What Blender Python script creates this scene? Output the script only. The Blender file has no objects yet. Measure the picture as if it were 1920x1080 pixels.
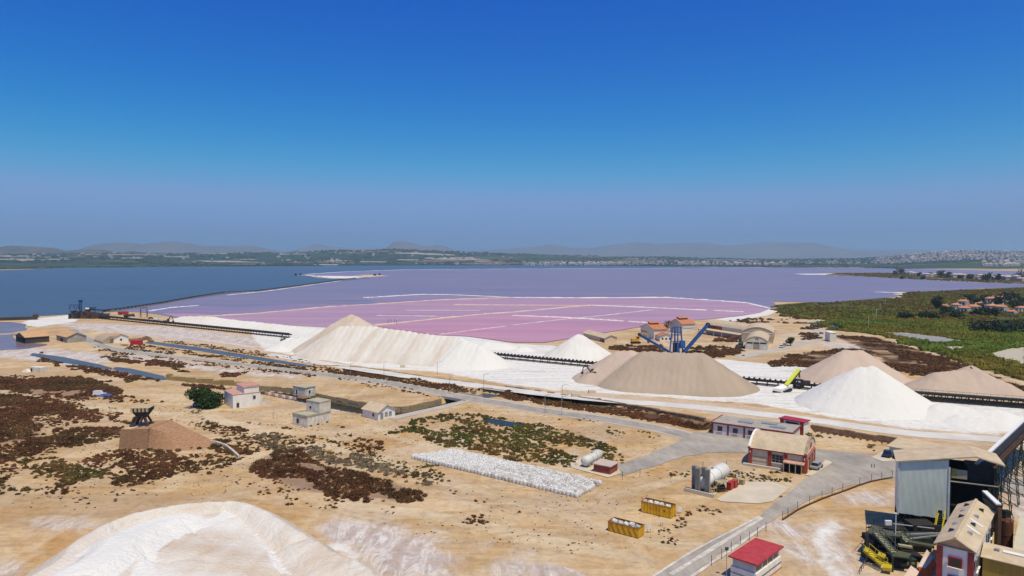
import bpy, bmesh, math, random
import numpy as np
from mathutils import Vector, Matrix
from mathutils.geometry import tessellate_polygon

random.seed(7); RNG = np.random.default_rng(7)
SC = bpy.context.scene
COL = SC.collection
R = math.radians

# ---------------------------------------------------------------- camera, sky, sun, exposure
H = 50.0                      # height of the drone above the flats, metres
FPX = 1280.0                  # focal length in photo pixels (24 mm on 36 mm, 1920 wide)
PITCH = math.atan(56 / FPX)
cam = bpy.data.cameras.new('camera'); camo = bpy.data.objects.new('camera', cam); COL.objects.link(camo)
cam.lens = 24.0; cam.sensor_width = 36.0; cam.clip_start = 1.0; cam.clip_end = 200000.0
camo.location = (0, 0, H); camo.rotation_euler = (R(90) - PITCH, 0, 0)
SC.camera = camo

SUN_EL, SUN_AZ = R(68), R(150)          # azimuth clockwise from +Y
world = bpy.data.worlds.new('World'); SC.world = world; world.use_nodes = True
wn = world.node_tree; wn.nodes.clear()
sky = wn.nodes.new('ShaderNodeTexSky'); sky.sky_type = 'NISHITA'; sky.sun_disc = False
sky.sun_elevation = SUN_EL; sky.sun_rotation = SUN_AZ; sky.altitude = 0
sky.air_density = 1.0; sky.dust_density = 1.2; sky.ozone_density = 3.0
gam = wn.nodes.new('ShaderNodeGamma'); gam.inputs[1].default_value = 1.45
hs = wn.nodes.new('ShaderNodeHueSaturation'); hs.inputs['Saturation'].default_value = 1.12; hs.inputs['Value'].default_value = 0.5
bg = wn.nodes.new('ShaderNodeBackground'); bg.inputs[1].default_value = 0.10
wo = wn.nodes.new('ShaderNodeOutputWorld')
wn.links.new(sky.outputs[0], gam.inputs[0]); wn.links.new(gam.outputs[0], hs.inputs['Color'])
# photographic grade of the sky: steeper red, flatter blue, as the camera's colour profile renders a clear sky
sp_ = wn.nodes.new('ShaderNodeSeparateColor'); cb_ = wn.nodes.new('ShaderNodeCombineColor'); wn.links.new(hs.outputs[0], sp_.inputs[0])
chan = []
for ch, pw in enumerate((2.7, 1.2, .40)):
    a_ = wn.nodes.new('ShaderNodeMath'); a_.operation = 'POWER'; a_.inputs[1].default_value = pw
    m_ = wn.nodes.new('ShaderNodeMath'); m_.operation = 'MULTIPLY'
    m_.inputs[1].default_value = (1.75 / 2.63 ** 2.7, 3.3 / 3.71 ** 1.2, 5.8 / 4.74 ** .40)[ch]
    wn.links.new(sp_.outputs[ch], a_.inputs[0]); wn.links.new(a_.outputs[0], m_.inputs[0]); chan.append(m_.outputs[0])
def cap(val, ref, k):           # keep the hue a sky blue everywhere: red under green, green under blue
    a_ = wn.nodes.new('ShaderNodeMath'); a_.operation = 'MULTIPLY'; a_.inputs[1].default_value = k; wn.links.new(ref, a_.inputs[0])
    b_ = wn.nodes.new('ShaderNodeMath'); b_.operation = 'SMOOTH_MIN'; b_.inputs[2].default_value = .7; wn.links.new(val, b_.inputs[0]); wn.links.new(a_.outputs[0], b_.inputs[1]); return b_.outputs[0]
gg_ = cap(chan[1], chan[2], .545); rr_ = cap(chan[0], gg_, .56)
for ch, s_ in enumerate((rr_, gg_, chan[2])): wn.links.new(s_, cb_.inputs[ch])
wn.links.new(cb_.outputs[0], bg.inputs[0]); wn.links.new(bg.outputs[0], wo.inputs[0])

sl = bpy.data.lights.new('sun', 'SUN'); sl.energy = 4.1; sl.angle = R(0.53); sl.color = (1.0, 0.88, 0.59)
so = bpy.data.objects.new('sun', sl); COL.objects.link(so)
sdir = Vector((math.sin(SUN_AZ) * math.cos(SUN_EL), math.cos(SUN_AZ) * math.cos(SUN_EL), math.sin(SUN_EL)))
so.rotation_euler = sdir.to_track_quat('Z', 'Y').to_euler(); so.location = (0, 0, 300)
SC.view_settings.view_transform = 'Standard'; SC.view_settings.look = 'None'
SC.view_settings.exposure = 0.0; SC.view_settings.gamma = 1.0; SC.view_settings.use_curve_mapping = False
HAZE_D = 5.6e-5; HAZE_C = (.57, .81, 1.0, 1)
SC.cycles.use_denoising = True
SC.cycles.max_bounces = 6; SC.cycles.diffuse_bounces = 2; SC.cycles.glossy_bounces = 2
SC.cycles.volume_bounces = 1; SC.cycles.caustics_reflective = False; SC.cycles.caustics_refractive = False

# ---------------------------------------------------------------- surveying: photo pixel -> point on the ground
cP, sP = math.cos(PITCH), math.sin(PITCH)
def ray(px, py):
    a = (px - 960) / FPX; b = (540 - py) / FPX
    return (a, cP + b * sP, -sP + b * cP)
def G(px, py, z=0.0):
    d = ray(px, py); t = (z - H) / d[2]
    return (d[0] * t, d[1] * t)
def Q(px, py, z=0.0):
    x, y = G(px, py, z); return Vector((x, y, z))
def A(px, py, Y):
    d = ray(px, py); t = Y / d[1]
    return Vector((d[0] * t, Y, H + d[2] * t))
def GL(pts, z=0.0): return [G(p[0], p[1], z) for p in pts]
def ztop(px_y, base):         # height of a point above ground point `base` that shows at photo row px_y
    return A(960, px_y, base[1]).z

# ---------------------------------------------------------------- numpy noise
_PERM = RNG.random(65536)
def vnoise(x, y, seed=0):
    x = np.asarray(x, float); y = np.asarray(y, float)
    xi = np.floor(x).astype(np.int64); yi = np.floor(y).astype(np.int64)
    fx = x - xi; fy = y - yi; fx = fx * fx * (3 - 2 * fx); fy = fy * fy * (3 - 2 * fy)
    def h(i, j): return _PERM[(i * 73856093 ^ j * 19349663 ^ seed * 83492791) & 65535]
    return (h(xi, yi) * (1 - fx) + h(xi + 1, yi) * fx) * (1 - fy) + (h(xi, yi + 1) * (1 - fx) + h(xi + 1, yi + 1) * fx) * fy
def fbm(x, y, sc, oct=4, seed=0):
    s = 0; a = .5; t = 0
    for o in range(oct):
        s = s + a * vnoise(np.asarray(x) / sc * 2 ** o + 17.3 * o, np.asarray(y) / sc * 2 ** o - 9.1 * o, seed + o); t += a; a *= .5
    return s / t
def inpoly(x, y, poly):
    c = np.zeros(np.shape(x), bool); n = len(poly); j = n - 1
    for i in range(n):
        xi, yi = poly[i]; xj, yj = poly[j]
        if yi != yj:
            c ^= ((yi > y) != (yj > y)) & (x < (xj - xi) * (y - yi) / (yj - yi) + xi)
        j = i
    return c
def pdist(x, y, line, closed=False):
    d = np.full(np.shape(x), 1e9); n = len(line)
    for i in range(n if closed else n - 1):
        ax, ay = line[i]; bx, by = line[(i + 1) % n]
        dx, dy = bx - ax, by - ay; L2 = dx * dx + dy * dy + 1e-9
        t = np.clip(((x - ax) * dx + (y - ay) * dy) / L2, 0, 1)
        d = np.minimum(d, np.hypot(x - ax - t * dx, y - ay - t * dy))
    return d
def sstep(a, b, x):
    t = np.clip((x - a) / (b - a), 0, 1); return t * t * (3 - 2 * t)
def smooth(pts, n=4, closed=False):
    P = [Vector((p[0], p[1])) for p in pts]; N = len(P); out = []
    for i in range(N if closed else N - 1):
        g = (lambda k: P[k % N]) if closed else (lambda k: P[min(max(k, 0), N - 1)])
        p0, p1, p2, p3 = g(i - 1), g(i), g(i + 1), g(i + 2)
        for k in range(n):
            t = k / n
            q = .5 * ((2 * p1) + (p2 - p0) * t + (2 * p0 - 5 * p1 + 4 * p2 - p3) * t * t + (3 * p1 - p0 - 3 * p2 + p3) * t ** 3)
            out.append((q.x, q.y))
    if not closed: out.append((P[-1].x, P[-1].y))
    return out
def ragged(pts, amp, sub=5, seed=1):
    """closed outline with a natural, uneven edge (amp in metres)"""
    rr = random.Random(seed); out = []
    p = smooth(pts, sub, True)
    for i, (x, y) in enumerate(p):
        a = amp * (y / 250 if y > 250 else 1)
        out.append((x + rr.gauss(0, a), y + rr.gauss(0, a)))
    return out

def worn(pts, amp, step=2.5, seed=1):
    """closed outline with straight runs broken up by a small wander"""
    rr = random.Random(seed); out = []
    for i in range(len(pts)):
        a = Vector(pts[i]); b = Vector(pts[(i+1) % len(pts)]); n = max(1, int((b - a).length / step))
        for k in range(n): q = a.lerp(b, k/n); out.append((q.x + rr.gauss(0, amp), q.y + rr.gauss(0, amp)))
    return out
# ---------------------------------------------------------------- materials
MATS = {}
def mat(name, c, rough=.85, c2=None, var=.18, scale=.6, bump=.15, metal=0., spec=.3, stretch=None, detail=5, bdist=.1):
    if name in MATS: return MATS[name]
    m = bpy.data.materials.new(name); m.use_nodes = True; t = m.node_tree; n = t.nodes
    b = n['Principled BSDF']; b.inputs['Roughness'].default_value = rough; b.inputs['Metallic'].default_value = metal
    b.inputs['Specular IOR Level'].default_value = spec
    g = n.new('ShaderNodeNewGeometry'); mp = n.new('ShaderNodeMapping')
    if stretch: mp.inputs['Scale'].default_value = stretch
    nz = n.new('ShaderNodeTexNoise'); nz.inputs['Scale'].default_value = scale; nz.inputs['Detail'].default_value = detail
    nz.inputs['Roughness'].default_value = .6
    r = n.new('ShaderNodeValToRGB'); r.color_ramp.elements[0].position = .32; r.color_ramp.elements[1].position = .68
    if c2 is None: c2 = tuple(min(1, k * (1 + var)) for k in c); c1 = tuple(k * (1 - var) for k in c)
    else: c1 = c
    r.color_ramp.elements[0].color = (*c1, 1); r.color_ramp.elements[1].color = (*c2, 1)
    L = t.links.new
    L(g.outputs['Position'], mp.inputs[0]); L(mp.outputs[0], nz.inputs['Vector']); L(nz.outputs['Fac'], r.inputs[0])
    L(r.outputs[0], b.inputs['Base Color'])
    if bump:
        bp = n.new('ShaderNodeBump'); bp.inputs['Strength'].default_value = bump; bp.inputs['Distance'].default_value = bdist
        n2 = n.new('ShaderNodeTexNoise'); n2.inputs['Scale'].default_value = scale * 5; n2.inputs['Detail'].default_value = 4
        L(mp.outputs[0], n2.inputs['Vector']); L(n2.outputs['Fac'], bp.inputs['Height']); L(bp.outputs[0], b.inputs['Normal'])
    MATS[name] = m; return m

def weather(m, scale, lo, hi, stretch=(1, 1, 1), p0=.35, p1=.65, detail=7):
    """stains and wear: multiply the base colour by an uneven noise"""
    t = m.node_tree; n = t.nodes; b = n['Principled BSDF']; base = b.inputs['Base Color'].links[0].from_socket
    g = n.new('ShaderNodeNewGeometry'); mp = n.new('ShaderNodeMapping'); mp.inputs['Scale'].default_value = stretch; z = n.new('ShaderNodeTexNoise')
    z.inputs['Scale'].default_value = scale; z.inputs['Detail'].default_value = detail; z.inputs['Roughness'].default_value = .7
    r = n.new('ShaderNodeValToRGB'); r.color_ramp.elements[0].position = p0; r.color_ramp.elements[1].position = p1
    r.color_ramp.elements[0].color = (*lo, 1); r.color_ramp.elements[1].color = (*hi, 1)
    x = n.new('ShaderNodeMix'); x.data_type = 'RGBA'; x.blend_type = 'MULTIPLY'; x.inputs[0].default_value = 1.
    L = t.links.new; L(g.outputs['Position'], mp.inputs[0]); L(mp.outputs[0], z.inputs['Vector']); L(z.outputs['Fac'], r.inputs[0]); L(base, x.inputs[6]); L(r.outputs[0], x.inputs[7]); L(x.outputs[2], b.inputs['Base Color'])
    return m

# ---------------------------------------------------------------- mesh helpers
def tag(o, label=None, cat=None, group=None, kind=None):
    if label: o['label'] = label
    if cat: o['category'] = cat
    if group: o['group'] = group
    if kind: o['kind'] = kind
    return o
def mesh_obj(name, verts, faces, m, parent=None, smooth_sh=False):
    me = bpy.data.meshes.new(name); me.from_pydata([tuple(v) for v in verts], [], faces); me.update()
    if m: me.materials.append(m)
    if smooth_sh: me.polygons.foreach_set('use_smooth', [True] * len(me.polygons))
    o = bpy.data.objects.new(name, me); COL.objects.link(o)
    if parent: o.parent = parent
    return o
def np_mesh(name, v, tri, m, parent=None, smooth_sh=False, attrs=None):
    """v (n,3) and tri (k,3 or 4) numpy -> object"""
    me = bpy.data.meshes.new(name); k = tri.shape[1]
    me.vertices.add(len(v)); me.vertices.foreach_set('co', np.ascontiguousarray(v, np.float32).ravel())
    me.loops.add(tri.size); me.loops.foreach_set('vertex_index', np.ascontiguousarray(tri, np.int32).ravel())
    me.polygons.add(len(tri)); me.polygons.foreach_set('loop_start', np.arange(0, tri.size, k, dtype=np.int32))
    me.polygons.foreach_set('loop_total', np.full(len(tri), k, np.int32))
    if smooth_sh: me.polygons.foreach_set('use_smooth', np.ones(len(tri), bool))
    me.update(calc_edges=True)
    if attrs:
        for an, av in attrs.items():
            at = me.attributes.new(an, 'FLOAT', 'POINT'); at.data.foreach_set('value', np.ascontiguousarray(av, np.float32))
    if m: me.materials.append(m)
    o = bpy.data.objects.new(name, me); COL.objects.link(o)
    if parent: o.parent = parent
    return o
def thing(name, label, cat, loc, rz=0., group=None):
    o = bpy.data.objects.new(name, None); COL.objects.link(o); o.empty_display_size = .5
    o.location = (loc[0], loc[1], loc[2] if len(loc) > 2 else 0.); o.rotation_euler = (0, 0, rz)
    return tag(o, label, cat, group)
class MB:
    def __init__(s): s.v = []; s.f = []
    def face(s, pts):
        k = len(s.v); s.v += [Vector(p) for p in pts]; s.f.append(tuple(range(k, k + len(pts)))); return s
    def box(s, x0, x1, y0, y1, z0, z1):
        k = len(s.v)
        s.v += [Vector(p) for p in ((x0,y0,z0),(x1,y0,z0),(x1,y1,z0),(x0,y1,z0),(x0,y0,z1),(x1,y0,z1),(x1,y1,z1),(x0,y1,z1))]
        s.f += [tuple(k + i for i in q) for q in ((3,2,1,0),(4,5,6,7),(0,1,5,4),(1,2,6,5),(2,3,7,6),(3,0,4,7))]; return s
    def hexa(s, p):            # 8 points: bottom ring 0-3, top ring 4-7
        k = len(s.v); s.v += [Vector(q) for q in p]
        s.f += [tuple(k + i for i in q) for q in ((3,2,1,0),(4,5,6,7),(0,1,5,4),(1,2,6,5),(2,3,7,6),(3,0,4,7))]; return s
    def bar(s, p, q, w, h=None):
        p = Vector(p); q = Vector(q); h = h or w; d = (q - p)
        if d.length < 1e-6: return s
        d.normalize(); u = Vector((0, 0, 1)) if abs(d.z) < .95 else Vector((0, 1, 0))
        a = d.cross(u).normalized(); b = a.cross(d).normalized(); a *= w / 2; b *= h / 2
        return s.hexa([p - a - b, p + a - b, p + a + b, p - a + b, q - a - b, q + a - b, q + a + b, q - a + b])
    def tube(s, p, q, r, n=10, r2=None, cap=True, dome=0.):
        p = Vector(p); q = Vector(q); d = (q - p).normalized(); r2 = r if r2 is None else r2
        u = Vector((0, 0, 1)) if abs(d.z) < .95 else Vector((0, 1, 0)); a = d.cross(u).normalized(); b = a.cross(d).normalized()
        rings = [(p, r), (q, r2)]
        if dome:
            rings = [(p - d * dome, r * .35), (p - d * dome * .65, r * .75)] + rings + [(q + d * dome * .65, r2 * .75), (q + d * dome, r2 * .35)]
        k = len(s.v)
        for c, rr in rings:
            for i in range(n):
                t = 2 * math.pi * i / n; s.v.append(c + a * math.cos(t) * rr + b * math.sin(t) * rr)
        for j in range(len(rings) - 1):
            for i in range(n):
                i2 = (i + 1) % n; s.f.append((k + j*n + i, k + j*n + i2, k + (j+1)*n + i2, k + (j+1)*n + i))
        if cap:
            s.f.append(tuple(k + i for i in reversed(range(n)))); m = k + (len(rings) - 1) * n; s.f.append(tuple(m + i for i in range(n)))
        return s
    def prism(s, prof, y0, y1):   # closed profile in (x,z), swept along y
        n = len(prof); k = len(s.v)
        s.v += [Vector((x, y0, z)) for x, z in prof] + [Vector((x, y1, z)) for x, z in prof]
        s.f += [(k + i, k + (i + 1) % n, k + n + (i + 1) % n, k + n + i) for i in range(n)]
        s.f.append(tuple(k + i for i in reversed(range(n)))); s.f.append(tuple(k + n + i for i in range(n))); return s
    def prismx(s, prof, x0, x1):  # closed profile in (y,z), swept along x
        n = len(prof); k = len(s.v)
        s.v += [Vector((x0, y, z)) for y, z in prof] + [Vector((x1, y, z)) for y, z in prof]
        s.f += [(k + i, k + (i + 1) % n, k + n + (i + 1) % n, k + n + i) for i in range(n)]
        s.f.append(tuple(k + i for i in reversed(range(n)))); s.f.append(tuple(k + n + i for i in range(n))); return s
    def build(s, name, m, parent=None, sm=False):
        o = mesh_obj(name, s.v, s.f, m, parent, sm)
        bm = bmesh.new(); bm.from_mesh(o.data); bmesh.ops.recalc_face_normals(bm, faces=bm.faces); bm.to_mesh(o.data); bm.free()
        return o
def copy_tree(o, parent=None):
    c = o.copy(); COL.objects.link(c); c.parent = parent
    for ch in list(o.children): copy_tree(ch, c)
    return c
def sheet(name, pts, z, m, kind='structure', parent=None):
    vs = [Vector((x, y, 0)) for x, y in pts]
    tri = tessellate_polygon([vs])
    fs = []
    for t in tri:
        a, b, c = (vs[i] for i in t)
        fs.append(tuple(t) if (b - a).cross(c - a).z > 0 else (t[0], t[2], t[1]))
    o = mesh_obj(name, [(x, y, z) for x, y in pts], fs, m, parent)
    if kind and not parent: o['kind'] = kind
    return o
def offset(line, w):
    L, Rr = [], []
    for i, p in enumerate(line):
        a = Vector(line[max(i - 1, 0)]); b = Vector(line[min(i + 1, len(line) - 1)]); d = (b - a).normalized(); n = Vector((-d.y, d.x)) * w / 2
        L.append((p[0] + n.x, p[1] + n.y)); Rr.append((p[0] - n.x, p[1] - n.y))
    return L, Rr
def ribbon(name, line, w, z, m, kind='structure', jit=.16):
    rr = random.Random(len(line)); ln = []
    for a, b in zip(line, line[1:]):
        k_ = max(1, int(math.hypot(b[0]-a[0], b[1]-a[1]) / 3)); ln += [(a[0] + (b[0]-a[0])*i/k_, a[1] + (b[1]-a[1])*i/k_) for i in range(k_)]
    line = ln + [line[-1]]; L, Rr = offset(line, w); n = len(line); j_ = min(jit, w*.12)
    L = [(x + rr.gauss(0, j_), y + rr.gauss(0, j_)) for x, y in L]; Rr = [(x + rr.gauss(0, j_), y + rr.gauss(0, j_)) for x, y in Rr]
    v = [(x, y, z) for x, y in L] + [(x, y, z) for x, y in Rr]
    f = [(n + i, n + i + 1, i + 1, i) for i in range(n - 1)]
    o = mesh_obj(name, v, f, m)
    if kind: o['kind'] = kind
    return o
def bund(name, line, w, h, m, z0=0., jit=.25, seed=3, kind='structure', sub=6):
    """low ridge following a line: trapezoid section, uneven crest"""
    rr = random.Random(seed); pts = []
    for i in range(len(line) - 1):
        a = Vector(line[i]); b = Vector(line[i + 1])
        for k in range(sub): pts.append(a.lerp(b, k / sub))
    pts.append(Vector(line[-1])); n = len(pts); v = []; f = []
    for i, p in enumerate(pts):
        d = (pts[min(i + 1, n - 1)] - pts[max(i - 1, 0)]).normalized(); nn = Vector((-d.y, d.x))
        s = 1 + rr.uniform(-jit, jit); hh = h * (1 + rr.uniform(-jit, jit)); end = .3 if i in (0, n - 1) else 1
        for off, zz in ((-.5, -.1), (-.18, hh * end), (.18, hh * end), (.5, -.1)):
            q = p + nn * off * w * s; v.append((q.x, q.y, z0 + zz))
        if i: k = (i - 1) * 4; f += [(k + j, k + j + 1, k + j + 5, k + j + 4) for j in range(3)]
    f += [(0, 1, 2, 3), (4*n-1, 4*n-2, 4*n-3, 4*n-4)]
    o = mesh_obj(name, v, f, m)
    bm = bmesh.new(); bm.from_mesh(o.data); bmesh.ops.recalc_face_normals(bm, faces=bm.faces); bm.to_mesh(o.data); bm.free()
    if kind: o['kind'] = kind
    return o
def frame(pA, pB, z=0.):
    """ground frame of a wall base seen from pixel pA to pixel pB: origin, turn, length (local x along it, y away)"""
    a = Vector(G(*pA, z)); b = Vector(G(*pB, z)); d = b - a
    return (a.x, a.y, 0.), math.atan2(d.y, d.x), d.length

# ================================================================ THE SETTING: canals, terrain, water, roads
CANALS = []    # (outline in metres, depth, soft bank)
canalA = GL([(268,643),(370,658),(480,675),(575,689),(592,685),(500,670),(380,651),(278,638)])
canalA2 = GL([(640,694),(700,702),(765,711),(800,706),(720,694),(660,687)])
canalB = GL([(52,666),(110,679),(185,691),(206,694),(214,689),(190,682),(120,668),(58,660)])
canalB2 = GL([(206,692),(250,703),(300,713),(318,713),(312,704),(250,690),(216,686)])
basin = GL([(470,721),(550,728),(600,738),(692,755),(730,761),(767,760),(817,749),(846,742),(905,728),(950,734),(935,742),(890,750),(875,753),(840,761),(805,769),(742,782),(700,779),(640,769),(590,758),(540,748),(490,738),(465,733)])
ditch = GL([(945,722),(1060,739),(1180,757),(1330,785),(1345,800),(1310,806),(1180,779),(1060,758),(960,741)])
ditch2 = GL([(1519,797),(1600,810),(1667,820),(1745,833),(1812,843),(1800,856),(1735,848),(1660,836),(1590,825),(1515,812)])
CANALS += [(canalA, .4, 2.), (canalA2, 1.6, 2.), (canalB, .4, 2.), (canalB2, .4, 2.), (basin, 2.5, 1.2), (ditch, 1.5, 3.), (ditch2, 1.9, 1.2)]

CREST = [(-700,476),(0,477),(200,475),(400,475),(520,473),(650,469),(740,467),(850,472),(960,476),(1100,480),(1300,484),(1450,486),(1600,485),(1680,481),(1740,475),(1830,471),(1920,473),(2600,476)]
_ct = np.array([(c[0] - 960) / FPX for c in CREST]); _cz = np.array([H + (484 - c[1]) / FPX * 7500 for c in CREST])
SHORE = [(-700,509),(0,506),(100,503),(330,500.5),(700,498),(960,497.5),(1200,499),(1500,501.5),(1650,503),(1920,508),(2600,520)]
_st = np.array([(c[0] - 960) / FPX for c in SHORE]); _sy = np.array([G(c[0], c[1])[1] for c in SHORE])
def far_height(x, y):
    t = x / np.maximum(y, 1)
    cz = np.interp(t, _ct, _cz); sy = np.interp(t, _st, _sy)
    k = sstep(0, 1, (y - sy * 1.02) / (7500 - sy))
    roll = (fbm(x, y, 900, 4, 5) - .5) * 34 * sstep(0, .35, (y - sy * 1.02) / (7500 - sy))
    return np.where(y > sy, cz * k + roll * (1 - .5 * k), 0.) * np.where(y > 9000, np.clip((16000 - y) / 7000, 0, 1), 1)
def height(x, y):
    h = far_height(x, y)
    near = y < 700
    for poly, dep, soft in CANALS:
        px_ = [p[0] for p in poly]; py_ = [p[1] for p in poly]
        s = near & (x > min(px_)) & (x < max(px_)) & (y > min(py_)) & (y < max(py_))
        if s.any():
            xs, ys = x[s], y[s]; d = np.where(inpoly(xs, ys, poly), pdist(xs, ys, poly, True), 0)
            h[s] = np.minimum(h[s], -dep * np.clip(d / soft, 0, 1))
    return h
def hz(x, y): return float(height(np.array([x], float), np.array([y], float))[0])

ys = [36.]
while ys[-1] < 900: ys.append(ys[-1] * 1.006)
while ys[-1] < 24000: ys.append(ys[-1] * 1.03)
ys = np.array(ys); ts = np.linspace(-1.35, 1.35, 600)
TX, TY = np.meshgrid(ts, ys); X = (TX * TY).ravel(); Y = TY.ravel()
Z = height(X, Y)
nr, nc = len(ys), len(ts)
idx = np.arange(nr * nc).reshape(nr, nc)
tri = np.stack([idx[:-1, :-1], idx[:-1, 1:], idx[1:, 1:], idx[1:, :-1]], -1).reshape(-1, 4)

def zone(polys, soft):
    m = np.zeros(len(X), np.float32)
    for poly in polys:
        px_ = [p[0] for p in poly]; py_ = [p[1] for p in poly]
        s = (X > min(px_) - soft*3) & (X < max(px_) + soft*3) & (Y > min(py_) - soft*3) & (Y < max(py_) + soft*3)
        xs, yy = X[s], Y[s]; d = pdist(xs, yy, poly, True); d = np.where(inpoly(xs, yy, poly), d, -d)
        m[s] = np.maximum(m[s], np.clip(.5 + d / (2 * soft), 0, 1))
    return m
Z_SALT = [GL(p) for p in (
    [(330,593),(480,601),(600,613),(880,630),(960,644),(1030,648),(1100,655),(1150,668),(1120,690),(1060,716),(1050,733),(940,719),(820,697),(700,690),(560,668),(500,657),(480,642),(470,622),(420,613),(330,606)],
    [(1330,672),(1440,682),(1525,690),(1540,728),(1700,750),(1925,765),(1925,795),(1868,815),(1700,803),(1500,772),(1420,757),(1240,745),(1060,731),(1000,712),(1200,700)],
    [(35,608),(60,598),(130,591),(150,596),(140,603),(70,613)],
    [(1330,601),(1400,588),(1445,577),(1462,582),(1440,591),(1360,605)],
    [(1690,551),(1760,552),(1720,560),(1690,561)],
    [(545,517),(640,518),(715,515),(700,520),(640,523)], [(1528,992),(1558,980),(1568,986),(1552,1002),(1545,1022),(1556,1046),(1580,1080),(1562,1085),(1540,1050),(1530,1015)], [(620,1024),(645,1020),(680,1043),(660,1048)])]
Z_TAN = [GL(p) for p in (
    [(160,606),(330,615),(470,628),(548,640),(548,662),(480,660),(330,642),(200,622)],
    [(230,660),(420,680),(640,702),(860,735),(860,748),(640,712),(400,688),(200,665)],
    [(900,738),(1060,752),(1060,730),(1400,760),(1700,812),(1850,822),(1830,835),(1560,798),(1340,778),(1100,742)],
    [(1385,640),(1540,615),(1640,648),(1560,650),(1500,655),(1400,668),(1330,665)])]
Z_CRUST = [GL(p) for p in (
    [(625,962),(690,980),(750,985),(800,1005),(840,1040),(880,1085),(700,1085),(640,1040),(600,1000)],
    [(925,1062),(990,1042),(1060,1062),(1110,1090),(900,1090)],
    [(1515,985),(1560,972),(1590,985),(1570,1010),(1585,1040),(1625,1085),(1570,1085),(1540,1045),(1520,1015)],
    [(1555,930),(1620,920),(1685,922),(1685,948),(1600,948)],
    [(1870,890),(1960,880),(1960,1000),(1890,980)],
    [(1440,985),(1475,975),(1510,1000),(1540,1060),(1500,1050),(1460,1015)],
    [(90,603),(330,613),(480,632),(500,650),(330,636),(150,618)], [(40,648),(200,664),(240,672),(150,690),(60,676),(-40,668)], [(240,664),(420,690),(560,705),(560,712),(380,694),(230,674)],
    [(1540,640),(1650,650),(1640,662),(1540,650)],
    [(60,975),(150,975),(200,985),(150,995),(70,990)], [(-60,1060),(30,1050),(40,1085),(-60,1085)])]
Z_GREEN = [GL(p) for p in (
    [(1530,609),(1560,600),(1640,592),(1750,600),(1925,606),(1925,716),(1800,680),(1700,641),(1640,626),(1570,619)],
    [(1450,572),(1640,556),(1700,562),(1700,548),(1925,538),(1925,612),(1750,603),(1640,593),(1560,601),(1470,592)])]
Z_BARE = [GL(p) for p in (
    [(1640,621),(1700,623),(1760,630),(1815,640),(1760,646),(1690,634)],
    [(1770,649),(1815,650),(1800,657),(1775,656)],
    [(1845,664),(1890,650),(1925,652),(1925,690),(1880,677)])]
Z_BROWN = [GL(p) for p in (
    [(1440,680),(1520,661),(1600,652),(1645,660),(1600,688),(1530,687)],
    [(1560,628),(1640,632),(1720,655),(1925,728),(1925,742),(1830,712),(1700,700),(1640,664)],
    [(955,742),(1060,740),(1180,758),(1330,786),(1345,803),(1310,806),(1180,779),(1060,758)],
    [(1500,514),(1680,512),(1925,517),(1925,533),(1750,525),(1650,520)])]
# a patch of darker, scrub covered soil under every dense scrub bed is added in the scrub section through LITTER
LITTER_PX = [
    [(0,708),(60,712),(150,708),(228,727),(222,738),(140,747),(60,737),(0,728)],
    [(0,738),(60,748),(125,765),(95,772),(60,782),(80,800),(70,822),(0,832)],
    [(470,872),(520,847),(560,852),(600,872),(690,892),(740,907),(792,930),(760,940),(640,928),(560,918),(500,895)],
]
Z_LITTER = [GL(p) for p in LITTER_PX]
attrs = {'salt': zone(Z_SALT, 5.), 'tan': zone(Z_TAN, 5.), 'crust': zone(Z_CRUST, 7.),
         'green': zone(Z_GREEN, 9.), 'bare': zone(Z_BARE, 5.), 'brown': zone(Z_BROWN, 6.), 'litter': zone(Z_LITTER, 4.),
         'farland': sstep(2000, 4200, Y).astype(np.float32)}

TRACKS = [(smooth(GL(px), 5), w) for px, w in (
    ([(875,752),(820,766),(760,779),(700,797),(640,808),(560,812),(500,804),(440,795),(400,782),(395,765)], 4.6), ([(-40,727),(60,742),(160,757),(250,772),(300,775),(395,778)], 4.6),
    ([(480,815),(620,838),(720,866),(820,898),(900,922),(1000,950)], 3.6), ([(150,690),(330,716),(420,732)], 6.), ([(1575,622),(1680,640),(1760,665),(1850,695),(1960,730)], 3.2),
    ([(700,797),(730,815),(800,835),(860,842)], 3.), ([(440,866),(470,855),(560,835)], 3.5), ([(1000,950),(1120,985),(1240,1020),(1300,1020)], 3.4), ([(230,640),(300,668)], 4.), ([(1130,930),(1200,918),(1290,890),(1390,860)], 3.2), ([(640,945),(800,965),(1000,1005),(1200,1050)], 4.))]
trk = np.zeros(len(X), np.float32)
for ln, w in TRACKS:
    s = (Y < 700) & (X > min(q[0] for q in ln) - 10) & (X < max(q[0] for q in ln) + 10) & (Y > min(q[1] for q in ln) - 10) & (Y < max(q[1] for q in ln) + 10)
    trk[s] = np.maximum(trk[s], np.clip(1 - (pdist(X[s], Y[s], ln) - w*.3) / (w*.5), 0, 1))
attrs['track'] = trk
rut = np.zeros(len(X), np.float32)
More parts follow.
